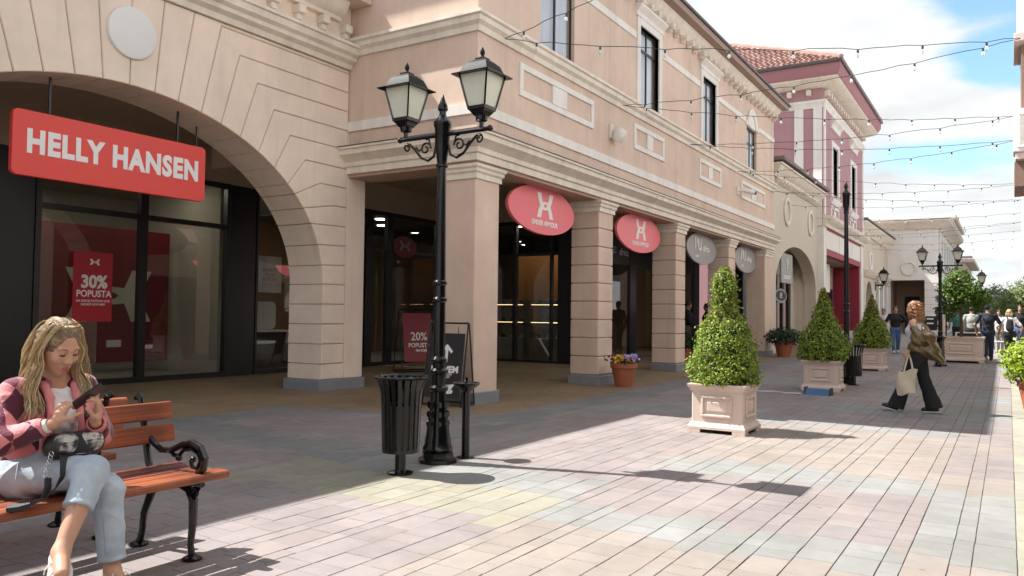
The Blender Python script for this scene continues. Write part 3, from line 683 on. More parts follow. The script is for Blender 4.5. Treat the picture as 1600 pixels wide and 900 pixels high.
# ================================================================ BUILDINGS FARTHER UP THE STREET
M_BEIGE = mat('beige_stucco', (0.60, 0.53, 0.44), 0.85, var=0.04, scale=2, streak=0.05, bump=0.2, bscale=200)
M_PINK = mat('pink_stucco', (0.44, 0.245, 0.262), 0.85, var=0.05, scale=2, streak=0.04)
M_CRIMSON = mat('crimson_paint', (0.30, 0.02, 0.045), 0.6, var=0.06)
M_OFFWHITE = mat('offwhite_stucco', (0.80, 0.77, 0.73), 0.85, var=0.04, scale=2, streak=0.05)
def local(t):
    M = Matrix.Translation(-Vector(t.location)); return lambda b, name, m, parent=None, **k: (b.xf(M), link(name, b.mesh(name, m, **k), parent or t))[1]
def arch_wall(b, y, t, x0, x1, z0, z1, c, a, zs, r, n=24):
    A = [(c+a*math.cos(q), zs+r*math.sin(q)) for q in np.linspace(0, math.pi, n)]
    b.prism([(x1, z0), (x1, z1), (x0, z1), (x0, z0), (c-a, z0)]+A[::-1]+[(c+a, z0)], 'y', y, y+t); return b
def ring(b, c, ro, ri, d, n=32, sz=1.0):
    pr = [(ri, 0), (ri, d*0.7), ((ri+ro)/2, d), (ro, d*0.7), (ro, 0)]; vs = []; fs = []; k = len(pr)
    for j in range(n):
        q = 2*math.pi*j/n
        for rr, dd in pr: vs.append((c[0]+rr*math.cos(q), c[1]-dd, c[2]+rr*sz*math.sin(q)))
    for j in range(n):
        for i in range(k-1): fs.append((j*k+i, j*k+i+1, ((j+1) % n)*k+i+1, ((j+1) % n)*k+i))
    return b.add(vs, fs)

# ---- beige arch building
bb = thing('beige_arch_shop', 'low beige shop front with one round arch and two moulded rings', 'building', (33, 7.25, 0)); B_ = local(bb)
BY = 7.25; BX0, BX1 = 28.47, 37.3
B_(arch_wall(MB(), BY, 0.5, BX0, BX1, 0.1, 6.9, 33.35, 3.55, 2.75, 1.55), 'wall', M_BEIGE)
B_(MB().box(BX0, BX0+0.6, BY-0.02, BY+0.55, 0.08, 0.36, 0.01).box(36.86, 37.3, BY-0.02, BY+0.55, 0.1, 0.40, 0.01), 'plinth', M_PLINTH)
B_(MB().box(36.92, 37.28, BY+0.501, 8.3, 0.1, 4.3), 'inner_wall', M_BEIGE)
B_(MB().box(BX0, BX1-0.4, BY+0.501, 9.6, 4.32, 4.42), 'arcade_ceiling', M_CEIL)
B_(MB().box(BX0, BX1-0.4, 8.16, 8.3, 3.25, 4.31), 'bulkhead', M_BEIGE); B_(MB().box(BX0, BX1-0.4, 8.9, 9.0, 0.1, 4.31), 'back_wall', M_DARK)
for x0, x1 in ((28.6, 31.9), (33.3, 33.5), (34.5, 34.65), (35.6, 36.0)): B_(MB().box(x0, x1, 8.12, 8.24, 0.1, 3.24), 'shop_front', M_BLACK)
for x0, x1 in ((31.9, 33.3), (33.5, 34.5), (34.65, 35.6)):
    B_(MB().box(x0, x1, 8.19, 8.20, 0.2, 3.24), 'pane', M_DOORGLASS, smooth=False)
B_(MB().box(32.2, 33.2, 8.5, 8.54, 2.2, 3.1), 'notice_panel', M_SHOPWALL); B_(MB().box(36.0, 36.92, 8.14, 8.26, 0.1, 4.31), 'side_wall', M_BEIGE)
for x in (31.5, 35.75): B_(ring(MB(), (x, BY+0.002, 5.55), 0.56, 0.40, 0.09), 'ring_moulding', M_TRIM)
B_(MB().sweep([(-0.02, 6.62), (0.08, 6.62), (0.10, 6.72), (0.26, 6.84), (0.34, 6.98), (0.40, 6.99), (0.40, 7.06), (-0.02, 7.12)], [(BX0+1.0, BY+1.0), (BX0+1.0, BY), (BX1+0.2, BY)]), 'eave_moulding', M_TRIM)
B_(MB().box(BX0+0.5, BX1+0.3, BY-0.5, BY+3, 7.125, 7.25), 'roof', M_GREYROOF)
for x in np.arange(BX0+1.3, BX1, 0.42): link('bracket', bm_, bb, (x-33, 0, 6.40))

# ---- pink corner house with a tiled roof
pk = thing('pink_house', 'tall pink house with white pilasters, tiled roof and a crimson shop front', 'building', (37.3, 7.0, 0)); P_ = local(pk)
PX0, PX1, PY0, PZ = 37.32, 48.6, 7.0, 12.0
PW = [(39.3, 40.7, 7.35, 9.55), (44.5, 45.9, 7.35, 9.55)]
P_(MB().wall('y', PY0, 0.35, PX0+0.001, PX1, 5.6, PZ, PW), 'street_wall', M_PINK)
P_(MB().wall('x', PX0, 0.35, PY0+0.001, 17, 0.2, PZ), 'side_wall', M_PINK)
P_(MB().box(PX1-0.3, PX1, PY0+0.36, 17, 0.2, PZ), 'end_wall', M_PINK)
PP = [(PX0, 17.0), (PX0, PY0), (PX1, PY0), (PX1, 17.0)]
P_(MB().sweep([(-0.02, 10.95), (0.06, 10.95), (0.08, 11.12), (0.15, 11.2), (0.15, 11.3), (-0.02, 11.34)], PP), 'frieze_moulding', M_WHITE)
P_(MB().sweep([(-0.02, 11.85), (0.25, 11.85), (0.5, 11.95), (0.72, 12.10), (0.72, 12.16), (-0.02, 12.16)], PP), 'eave_moulding', M_TRIM)
P_(MB().sweep([(-0.3, 12.165), (0.74, 12.165), (0.87, 12.40), (0.87, 12.68), (-0.3, 12.68)], PP), 'eave', mat('eave_rose', (0.37, 0.17, 0.185), 0.8, var=0.05))
P_(MB().sweep([(0.81, 12.685), (0.96, 12.685), (0.98, 12.79), (0.81, 12.79)], PP), 'gutter', M_GUTTER)
dm = MB().box(-0.10, 0.10, -0.24, 0, 0, 0.26, 0.02).mesh('bracket', M_TRIM)
for x in np.arange(PX0+0.3, PX1, 0.62): link('bracket', dm, pk, (x-37.3, 0, 11.52))
for y in np.arange(PY0+0.6, 13, 0.85):
    o = link('bracket', dm, pk, (PX0-37.3, y-7.0, 11.52)); o.rotation_euler.z = R_(-90)
for (y0, y1) in ((7.05, 7.42), (7.85, 8.25), (9.85, 10.1)): P_(MB().box(PX0-0.06, PX0+0.01, y0, y1, 5.6, 10.949, 0.01), 'pilaster', M_WHITE)
P_(MB().box(PX0+0.02, PX0+0.32, PY0-0.06, PY0+0.01, 5.6, 10.949, 0.01), 'pilaster', M_WHITE)
P_(MB().box(PX1-0.34, PX1-0.02, PY0-0.06, PY0+0.01, 5.6, 10.949, 0.01), 'pilaster', M_WHITE)
P_(MB().box(PX0-0.055, PX0+0.01, 9.85, 13, 9.6, 9.85, 0.01), 'side_band', M_WHITE)
for x0, x1, z0, z1 in PW:
    f = MB(); d = PY0+0.16
    for a, c, e, g in ((x0, x0+0.08, z0, z1), (x1-0.08, x1, z0, z1), ((x0+x1)/2-0.06, (x0+x1)/2+0.06, z0, z1)): f.box(a, c, d, d+0.07, e, g)
    for zq in (z0, z1-0.08, z1-0.7): f.box(x0+0.08, x1-0.08, d+0.004, d+0.06, zq, zq+0.08)
    w = P_(f, 'window', M_BLACK); P_(MB().box(x0, x1, d+0.03, d+0.04, z0, z1), 'pane', M_WINGLASS, w, smooth=False); P_(MB().box(x0, x1, d+0.2, d+0.21, z0, z1), 'curtain', M_CURTAIN, w)
    s = MB(); s.box(x0-0.3, x0, PY0-0.08, PY0+0.15, z0-0.25, z1+0.25, 0.01).box(x1, x1+0.3, PY0-0.08, PY0+0.15, z0-0.25, z1+0.25, 0.01).box(x0, x1, PY0-0.075, PY0+0.15, z1, z1+0.25)
    s.sweep([(-0.01, z1+0.8), (0.08, z1+0.8), (0.12, z1+1.0), (0.26, z1+1.12), (0.26, z1+1.22), (-0.01, z1+1.3)], [(x0-0.4, PY0), (x1+0.4, PY0)])
    s.sweep([(-0.01, z0-0.55), (0.06, z0-0.55), (0.16, z0-0.36), (0.16, z0-0.28), (-0.01, z0-0.26)], [(x0-0.4, PY0), (x1+0.4, PY0)])
    frame_ring(s, 'y', PY0-0.05, 0.055, x0-0.3, x1+0.3, 5.75, 6.75, 0.14); P_(s, 'window_surround', M_WHITE)
    P_(MB().box((x0+x1)/2-0.22, (x0+x1)/2+0.22, PY0-0.04, PY0+0.01, 5.95, 6.55, 0.02), 'panel_ornament', M_WHITE)
# shop front of the pink house: white panels in a crimson border above a deep crimson recess
P_(MB().sweep([(-0.02, 5.58), (0.1, 5.58), (0.14, 5.72), (0.34, 5.86), (0.40, 5.98), (0.40, 6.05), (-0.02, 6.12)], [(PX0-0.01, PY0), (PX1, PY0)]), 'shop_cornice', M_TRIM)
P_(MB().box(PX0+0.01, PX1, PY0+0.01, PY0+0.3, 4.35, 5.59), 'sign_backing', M_CRIMSON)
for x0, x1 in ((38.0, 41.2), (41.3, 44.5), (44.6, 47.6)): P_(MB().box(x0, x1, PY0-0.02, PY0+0.02, 4.62, 5.46, 0.01), 'sign_panel', M_WHITE)
P_(MB().box(PX0-0.03, PX0+0.55, PY0-0.03, PY0+0.35, 0.15, 5.578, 0.01), 'shop_pilaster', M_WHITE); P_(MB().box(PX1-0.75, PX1, PY0-0.03, PY0+0.35, 0.15, 5.578, 0.01), 'shop_pilaster', M_WHITE)
P_(MB().box(PX1-1.0, PX1-0.76, PY0+0.05, 8.4, 0.8, 4.348), 'crimson_wall', M_CRIMSON); P_(MB().box(PX1-1.02, PX1-0.755, PY0+0.04, 8.41, 0.15, 0.79), 'crimson_wall_base', M_WHITE)
P_(MB().box(PX0+0.36, PX1-1.01, PY0+0.31, 12, 4.36, 4.5), 'recess_ceiling', M_CEIL)
P_(MB().box(PX0+0.36, PX1-1.01, 8.45, 8.6, 0.2, 4.355), 'shop_front', M_BLACK)
for x0, x1 in ((38.6, 40.6), (40.9, 42.9), (43.2, 45.2)): P_(MB().box(x0, x1, 8.41, 8.42, 0.4, 2.9), 'pane', M_DOORGLASS, smooth=False)
P_(MB().box(38.0, 47.3, 8.38, 8.44, 3.1, 4.3), 'fascia', M_CEIL)
# roof: hip faces with rows of half-round tiles
def tile_face(A, Bp, Cp, Dp, rows):
    """tiles over the quad A-B (eave) to D-C (ridge), each a small barrel"""
    b = MB(); A, Bp, Cp, Dp = map(Vector, (A, Bp, Cp, Dp)); nrm = (Bp-A).cross(Dp-A).normalized()
    if nrm.z < 0: nrm = -nrm
    W_ = (Bp-A).length; step = 0.24
    for r in range(rows):
        t0, t1 = r/rows, (r+1.12)/rows
        L0, R0 = A.lerp(Dp, t0), Bp.lerp(Cp, t0); L1, R1 = A.lerp(Dp, min(t1, 1)), Bp.lerp(Cp, min(t1, 1))
        wid = (R0-L0).length
        if wid < 0.3: continue
        ax = (R0-L0).normalized(); upv = ((L1+R1)/2-(L0+R0)/2); upv = upv-ax*upv.dot(ax)
        k = int(wid/step)
        for i in range(k):
            o = L0+ax*(step*(i+0.5)+(wid-k*step)/2)
            pr = [(-0.115, 0.0), (-0.085, 0.06), (0.0, 0.09), (0.085, 0.06), (0.115, 0.0)]
            vs = [o+ax*p+nrm*(q+0.05) for p, q in pr]+[o+ax*p*0.85+nrm*(q*0.8+0.0)+upv for p, q in pr]
            b.add(vs, [(j, j+1, j+6, j+5) for j in range(4)]+[(0, 1, 2, 3, 4)])
    return b
e = 0.92; E0 = (PX0-e, PY0-e, 12.75); E1 = (PX1+e, PY0-e, 12.75); E2 = (PX1+e, 18.5, 12.75); E3 = (PX0-e, 18.5, 12.75); T0 = (PX0+4.5, PY0+5.6, 16.0); T1 = (PX1-4.5, PY0+5.6, 16.0)
P_(MB().add([E0, E1, E2, E3, T0, T1], [(0, 1, 5, 4), (1, 2, 5), (2, 3, 4, 5), (3, 0, 4)]), 'roof', mat('tile_underlay', (0.16, 0.07, 0.05), 0.9, var=0.1))
for q in ((E0, E1, T1, T0), (E3, E0, T0, T0)):
    b = tile_face(*q, 20); b.xf(Matrix.Translation(-Vector(pk.location)))
    me = bpy.data.meshes.new('roof_tiles'); me.from_pydata(b.v, [], b.f); me.materials.append(M_TILE); me.update(); tag(link('roof_tiles', me, pk), kind='stuff')
b = MB(); b.tube([Vector(E0).lerp(Vector(T0), k/14)+Vector((0, 0, 0.10+0.03*(k % 2))) for k in range(15)], 0.13, 6); P_(b, 'hip_tiles', M_TILE)

# ---- low cream arcade beyond the pink house
ca = thing('cream_arcade', 'low cream arcade with small columned bays past the pink house', 'building', (55, 7.3, 0)); C_ = local(ca)
CY = 7.3; CZ = gz(52, 7)
C_(arch_wall(MB(), CY, 0.5, 48.62, 55.2, 0.2, 7.0, 53.2, 1.3, 2.6, 1.2), 'wall', M_BEIGE)
C_(MB().box(55.2, 62.0, CY, CY+0.5, 4.0, 7.0), 'upper_wall', M_BEIGE)
for x in (55.35, 57.4, 59.6, 61.7): C_(MB().box(x-0.22, x+0.22, CY-0.05, CY+0.4, 0.3, 3.85, 0.02).box(x-0.3, x+0.3, CY-0.12, CY+0.46, 3.85, 3.998, 0.01), 'column', M_OFFWHITE)
C_(ring(MB(), (53.7, CY+0.002, 5.1), 0.62, 0.44, 0.1, 24), 'ring_moulding', M_OFFWHITE)
C_(MB().sweep([(-0.02, 4.0), (0.08, 4.0), (0.28, 4.22), (0.34, 4.34), (-0.02, 4.42)], [(50.5, CY), (62, CY)]), 'lower_cornice', M_TRIM)
C_(MB().sweep([(-0.02, 6.5), (0.1, 6.5), (0.2, 6.75), (0.45, 6.95), (0.5, 7.1), (-0.02, 7.15)], [(48.7, CY), (62, CY)]), 'eave_moulding', M_TRIM)
C_(MB().box(48.7, 62, CY-0.55, 14, 7.155, 7.25), 'roof', M_GREYROOF)
C_(MB().box(48.65, 62, 10, 10.2, 0.3, 4.0), 'shop_front', M_SOFFIT)
for x in (50.9, 56.2, 58.3, 60.5): link('bracket', dm, ca, (x-55, 0, 6.35))

# ---- pale hall across the end, with a covered passage
ph = thing('pale_hall', 'pale hall turned across the street with a wide covered passage below a ring', 'building', (62, 6.5, 0)); H_ = local(ph)
HZ = gz(62, 4)
H_(MB().wall('x', 62.0, 0.4, 4.05, 10.5, HZ-0.1, 8.3, [(4.95, 7.15, HZ-0.1, 4.25)]), 'front_wall', M_OFFWHITE)
H_(MB().wall('y', 4.05, 0.4, 62.001, 80, HZ-0.1, 8.3, [(64+3*k, 65.1+3*k, 5.2, 7.2) for k in range(5)]), 'street_wall', M_OFFWHITE)
for k in range(5):
    w = H_(MB().box(64+3*k, 65.1+3*k, 4.2, 4.25, 5.2, 7.2), 'window', M_WINGLASS, smooth=False); 
    H_(frame_ring(MB(), 'y', 4.0, 0.07, 63.8+3*k, 65.3+3*k, 5.0, 7.4, 0.2), 'window_surround', M_OFFWHITE)
HP = [(62, 10.5), (62, 4.05), (80, 4.05)]
H_(MB().sweep([(-0.02, 7.75), (0.08, 7.75), (0.2, 7.95), (0.5, 8.15), (0.7, 8.3), (0.72, 8.42), (-0.02, 8.45)], HP), 'eave_moulding', M_TRIM)
H_(MB().box(61.25, 80, 3.3, 12, 8.455, 8.6), 'roof', M_OFFWHITE)
H_(MB().sweep([(-0.02, 4.95), (0.1, 4.95), (0.18, 5.08), (-0.02, 5.12)], [(62, 4.05), (80, 4.05)]), 'sill_course', M_TRIM)
b = ring(MB(), (0, 0.002, 0), 0.52, 0.38, 0.09, 24); b.xf(Matrix.Translation((62.0, 5.95, 5.05)) @ Matrix.Rotation(R_(-90), 4, 'Z')); H_(b, 'ring_moulding', M_TRIM)
H_(MB().box(62.42, 70, 7.16, 7.4, HZ, 4.4).box(66, 70, 4.46, 7.16, HZ, 4.4), 'passage_wall', M_SOFFIT)
H_(MB().box(62.42, 70, 4.46, 7.15, 4.26, 4.4), 'passage_ceiling', M_CEIL)
H_(MB().box(65.95, 65.99, 5.6, 6.6, HZ, 3.2), 'passage_door', M_DARK)
jn = MB()
for q in range(8): jn.box(61.985, 62.01, 4.06, 4.94, HZ+0.1+0.5*q, HZ+0.12+0.5*q)
H_(jn, 'joint_lines', M_JOINT)
fb = thing('end_block', 'small cream block seen past the pale hall, projecting eave catching the light', 'building', (86, 4.5, 0)); F_ = local(fb)
F_(MB().box(80.5, 94, 3.2, 12, 0.5, 6.6, 0.02), 'wall', M_BEIGE); F_(MB().box(80.3, 95, 2.5, 12, 6.62, 6.95, 0.05), 'eave', M_TRIM); F_(MB().box(80.4, 94.6, 2.7, 11.9, 6.96, 7.2, 0.05), 'roof', M_GREYROOF)
for x in (82, 85, 88): F_(MB().box(x, x+1.2, 3.15, 3.22, 4.2, 5.8), 'window', M_DARK)
ub = thing('upper_block', 'cream upper storey with deep eaves rising behind the pale hall', 'building', (70, 6, 8)); U_ = local(ub)
U_(MB().box(81, 96, 4.4, 14, 7.25, 10.6, 0.02), 'wall', M_BEIGE); U_(MB().box(80.6, 97, 3.9, 14, 10.62, 11.0, 0.08), 'eave', M_TRIM)

# ---- building on the right, whose edge stands along the frame
M_BLUSH = mat('blush_render', (0.60, 0.47, 0.44), 0.8, var=0.04); M_RB = mat('white_render', (0.72, 0.69, 0.66), 0.8, var=0.04, streak=0.05); M_RBROWN = mat('brown_boards', (0.24, 0.15, 0.11), 0.7, var=0.12)
rb = thing('right_building', 'white and brown upper storey at the right edge of the street', 'building', (19, -1, 0)); RB = local(rb)
RB(MB().box(18.6, 20.3, -6, -0.20, 7.15, 9.5, 0.01), 'upper_wall', M_RB)
RB(MB().box(18.8, 20.3, -6, -0.26, 5.62, 7.14), 'boarded_wall', M_RBROWN)
RB(MB().box(18.5, 20.3, -6, -0.135, 6.98, 7.145, 0.01), 'ledge', M_BLUSH)
RB(MB().box(18.4, 19.0, -6, -0.105, 4.74, 5.60, 0.02).box(19.0, 20.3, -6, -0.2, 4.74, 5.58, 0.0), 'parapet', M_RB)
RB(frame_ring(MB(), 'x', 18.375, 0.03, -0.62, -0.17, 4.82, 5.52, 0.05), 'parapet_panel', M_WHITE)
RB(MB().box(18.45, 20.3, -6, -0.14, 4.60, 4.735, 0.01), 'ledge', M_BLUSH)
RB(MB().box(18.7, 20.3, -6, -0.125, 4.10, 4.595), 'soffit_boards', M_RBROWN)
RB(MB().box(20.302, 60, -6, -0.75, 4.12, 9.4), 'far_wall', M_RB)
for x in (12.0, 16.4, 20.8, 25.2, 29.6): RB(MB().box(x, x+0.7, -1.35, -0.65, 0.0, 4.09, 0.01), 'column', M_RB)
RB(MB().box(-6, 18.4, -6, -0.9, 4.1, 9, 0.0), 'near_wing', M_RB)
RB(MB().box(-6, 40, -6.5, -6.01, 0, 9), 'back_wall', M_RB)
RB(MB().box(-6, 40, -6.0, -5.9, 0.1, 3.0), 'shop_front', M_DARK)

# ================================================================ SIGNS
def rrect(w, h, r, n=6):
    P = []
    for cx_, cy_, a in ((w/2-r, h/2-r, 0), (-w/2+r, h/2-r, 90), (-w/2+r, -h/2+r, 180), (w/2-r, -h/2+r, 270)):
        for k in range(n+1):
            t = R_(a+90*k/n); P.append((cx_+r*math.cos(t), cy_+r*math.sin(t)))
    return P
def ellipse(w, h, n=48): return [(w/2*math.cos(2*math.pi*k/n), h/2*math.sin(2*math.pi*k/n)) for k in range(n)]
def arcs_logo(w, h, n=14):
    """two interlocking bowls, one upright and one inverted"""
    S = np.linspace(-1, 1, n); U = [(0.5*s*w, (0.5-0.67*(1-abs(s)**3.0))*h) for s in S]; V = [(0.26*s*w, (0.5-0.575*(1-abs(s)**2.2))*h) for s in S]
    up_ = U+V[::-1]; return up_, [(x, -y) for x, y in up_]
def logo_mesh(w, h, d=0.006):
    b = MB(); a, c = arcs_logo(w, h); k = len(a)//2
    for i, P in enumerate((a, c)):
        y0 = -d*(1+0.15*i)
        vs = [(p[0], y0, p[1]) for p in P]+[(p[0], 0.0, p[1]) for p in P]; n2 = len(P)
        fs = [(j, j+1, n2-2-j, n2-1-j) for j in range(k-1)]+[(j, (j+1) % n2, n2+(j+1) % n2, n2+j) for j in range(n2)]
        b.add(vs, fs)
    return b
def hangers(t, xs, z0, z1, m=None):
    for x in xs:
        b = MB(); b.box(x-0.012, x+0.012, -0.012, 0.012, z0, z1); b.lathe([(0.045, 0), (0.045, 0.012)], 10, (x, 0, z1-0.012)); b.build('hanger', m or M_BLACK, t)
t = thing('hanging_sign', 'wide red hanging sign with bold white capital letters under the big arch', 'sign', (6.07, 10.05, 3.40))
MB().prism(rrect(2.67, 0.80, 0.07), 'y', -0.035, 0.035, ch=0.006).build('sign_board', M_RED, t)
for ch_, xx, sz_ in (('HELLY', -0.70, 0.385), ('HANSEN', 0.56, 0.385)):
    put_text('lettering', ch_, sz_, M_WHITEPRINT, t, (xx, -0.037, 0.015), off=0.019, space=1.12, sx=0.81)
hangers(t, (-0.90, 0.88), 0.395, 0.90)
b = MB(); b.box(1.19, 1.208, 0.0, 0.018, 0.40, 0.70); b.build('hanger', M_BLACK, t)
for k, (x, wh, lab) in enumerate(((12.68, 2.45, 'coral oval hanging sign with a white emblem between the corner column and the next one'), (17.2, 2.55, 'coral oval hanging sign with a white emblem above the pot of pansies'))):
    t = thing('hanging_sign', lab, 'sign', (x, 7.32, 3.345), 0, 'coral oval signs under the colonnade')
    MB().prism(ellipse(wh, 0.90), 'y', -0.03, 0.03, ch=0.006).build('sign_board', M_CORAL, t)
    b = logo_mesh(0.60, 0.46); b.xf(Matrix.Translation((0.05, -0.031, 0.085))); b.build('emblem', M_WHITEPRINT, t, smooth=False)
    put_text('lettering', 'UNDER ARMOUR', 0.13, M_WHITEPRINT, t, (0.05, -0.031, -0.245), off=0.004, sx=0.95)
    hangers(t, (-0.62, 0.62), 0.36, 0.48)
for k, (x, wh, lab) in enumerate(((21.65, 2.5, 'grey oval hanging sign with thin white letters right above the topiary top'), (26.05, 2.5, 'grey oval hanging sign with thin white letters in the last bay of the colonnade'))):
    t = thing('hanging_sign', lab, 'sign', (x, 7.32, 3.335), 0, 'grey oval signs under the colonnade')
    MB().prism(ellipse(wh, 0.88), 'y', -0.03, 0.03, ch=0.006).build('sign_board', M_GREYSIGN, t)
    b = MB()                                              # tall linked N and U drawn with rods
    b.tube([(-0.62, -0.033, -0.05), (-0.62, -0.033, 0.30), (-0.50, -0.033, 0.30), (-0.34, -0.033, -0.03), (-0.22, -0.033, -0.06), (-0.12, -0.033, 0.0), (-0.12, -0.033, 0.27)], 0.028, 5)
    b.tube([(-0.34, -0.033, 0.02), (-0.34, -0.033, 0.27)], 0.022, 5); b.build('emblem', M_WHITEPRINT, t)
    put_text('lettering', 'africa', 0.26, M_WHITEPRINT, t, (0.36, -0.031, 0.02), off=0.002)
    put_text('lettering', 'outlet', 0.13, M_WHITEPRINT, t, (-0.42, -0.031, -0.22), off=0.001)
    hangers(t, (-0.62, 0.62), 0.36, 0.40)
put_text('shop_lettering', 'africa', 0.30, M_WHITEPRINT, ua, (21.55-UX, 9.637-UY, 3.30), off=0.0)
put_text('shop_lettering', 'NU', 0.30, M_WHITEPRINT, ua, (20.85-UX, 9.637-UY, 3.32), off=-0.002, sx=0.7)
t = thing('hanging_sign', 'square grey hanging sign with a small white emblem inside the beige arch', 'sign', (32.9, 7.6, 3.45))
MB().box(-0.95, 0.95, -0.04, 0.04, -0.62, 0.58, 0.01).build('sign_board', M_GREYSIGN, t)
b = MB(); b.tube([(0.0, -0.045, 0.38), (0.12, -0.045, 0.22), (-0.12, -0.045, 0.10), (0.0, -0.045, -0.06)], 0.03, 5); b.tube([(0, -0.045, 0.38), (-0.12, -0.045, 0.24), (0.12, -0.045, 0.08), (0, -0.045, -0.06)], 0.03, 5); b.build('emblem', M_WHITEPRINT, t)
put_text('lettering', 'NOVENTO', 0.22, M_WHITEPRINT, t, (0, -0.041, -0.38), off=0.006)
hangers(t, (-0.5, 0.5), 0.58, 0.72)
t = thing('hanging_sign', 'small dark oval sign hanging in front of the black doors inside the beige arch', 'sign', (33.4, 7.95, 2.35))
MB().prism(ellipse(2.0, 0.6, 32), 'y', -0.03, 0.03).build('sign_board', M_GREYSIGN, t)
MB().prism(ellipse(1.7, 0.42, 32), 'y', -0.036, -0.031).build('sign_field', M_DARK, t)
put_text('lettering', 'E.P.', 0.3, M_WHITEPRINT, t, (0, -0.042, 0), off=0.004)
hangers(t, (-0.6, 0.6), 0.26, 1.9)
t = thing('hanging_sign', 'blank white square sign hanging in the crimson shop front', 'sign', (42.2, 7.9, 3.55))
MB().box(-1.35, 1.35, -0.05, 0.05, -0.75, 0.70, 0.02).build('sign_board', M_WHITE, t); hangers(t, (-0.8, 0.8), 0.70, 0.81)
# signs across the street, seen only in the shop glass
M_BLUE = mat('sign_blue', (0.05, 0.09, 0.55), 0.45, var=0.02)
for x, m, w, nf in ((14.1, M_BLUE, 'ADIDAS', 'nearer'), (16.6, M_BLUE, 'ADIDAS', 'farther'), (20.8, M_CORAL, 'ASICS', 'nearer'), (25.0, M_CORAL, 'ASICS', 'farther')):
    t = thing('hanging_sign', nf+(' blue' if m is M_BLUE else ' red')+' oval sign hanging across the street, mirrored in the shop glass', 'sign', (x, -0.62, 3.46), 0, 'oval signs across the street')
    MB().prism(ellipse(2.0, 0.85, 32), 'y', -0.03, 0.03).build('sign_board', m, t); put_text('lettering', w, 0.28, M_WHITEPRINT, t, (0, 0.032, 0), facing='+y', off=0.006); hangers(t, (-0.6, 0.6), 0.38, 0.55)

# things in the left shop window
t = thing('wall_panel', 'dark crimson display panel with a cut-off pale emblem behind the shop window', 'panel', (8.9, 14.9, FZ+0.06))
MB().box(-1.32, 1.30, 0, 0.05, 0.22, 2.86).build('panel_board', M_CRIMSON if False else mat('panel_crimson', (0.15, 0.005, 0.014), 0.6, var=0.08), t)
b = logo_mesh(1.75, 1.02, 0.01); b.xf(Matrix.Translation((0.02, -0.002, 1.53))); b.build('emblem', mat('emblem_pale', (0.55, 0.53, 0.42), 0.6, var=0.0), t, smooth=False)
b = MB(); b.box(-0.02, 0.28, -0.012, -0.002, 0.52, 0.66); b.build('price_tag', M_TRIM, t)
t = thing('poster', 'red sale poster with white lettering hanging in the left shop window', 'poster', (7.68, 13.33, 1.80))
MB().box(-0.345, 0.345, 0, 0.008, -0.60, 0.59).build('poster_sheet', mat('poster_red', (0.42, 0.012, 0.03), 0.5, var=0.05), t)
put_text('lettering', '30%', 0.30, M_WHITEPRINT, t, (0.02, -0.003, 0.07), off=0.012, sx=0.92, ext=0.001); put_text('lettering', 'POPUSTA', 0.16, M_WHITEPRINT, t, (0.02, -0.003, -0.13), off=0.004, sx=0.90, ext=0.001)
put_text('lettering', 'NA IZNOS RAČUNA KOJI', 0.052, M_WHITEPRINT, t, (0.01, -0.003, -0.25), off=0.001, ext=0.001); put_text('lettering', 'SADRŽI NOVI MBP', 0.052, M_WHITEPRINT, t, (0.01, -0.003, -0.31), off=0.001, ext=0.001)
b = logo_mesh(0.18, 0.10, 0.002); b.xf(Matrix.Translation((0.02, -0.002, 0.42))); b.build('emblem', M_WHITEPRINT, t, smooth=False)
t = thing('poster', 'white notice poster behind the narrow glass left of the arch pier', 'poster', (11.62, 13.46, 2.24))
MB().box(-0.33, 0.33, 0, 0.008, -0.42, 0.36).build('poster_sheet', M_WHITE, t)
M_PRINTRED = mat('print_red', (0.5, 0.06, 0.06), 0.5, var=0)
for i, (w_, z_) in enumerate((('RABATT', 0.06), ('VELIKI', -0.04), ('POPUST', -0.14))): put_text('lettering', w_, 0.11, M_PRINTRED, t, (0.02, -0.003, z_), ext=0.001)
t = thing('reflected_table', 'white table with a rounded back panel added for a reflection in the narrow window by the pier', 'table', (11.95, 13.9, FZ+0.05))
MB().box(-0.6, 0.6, -0.3, 0.3, 0.82, 0.86, 0.01).build('tabletop', M_TRIM, t); MB().prism(rrect(0.95, 0.62, 0.12), 'y', 0.2, 0.24).xf(Matrix.Translation((-0.05, 0, 1.18))).build('back_panel', M_WHITE, t)  # solid table added where the glass only shows a reflection
MB().box(-0.58, 0.58, -0.28, 0.28, 0, 0.819).build('cabinet', M_DARK, t)
t = thing('window_sign', 'dark crimson oval emblem sign on the door glass behind the street lamp', 'sign', (15.95, SY-0.06, 3.14))
MB().prism(ellipse(0.95, 0.56, 32), 'y', -0.01, 0.01).build('sign_board', mat('oval_dark_red', (0.16, 0.008, 0.02), 0.5, var=0), t); b = logo_mesh(0.44, 0.26, 0.003); b.xf(Matrix.Translation((0, -0.011, 0.03))); b.build('emblem', mat('emblem_dim', (0.30, 0.22, 0.2), 0.6, var=0), t, smooth=False)

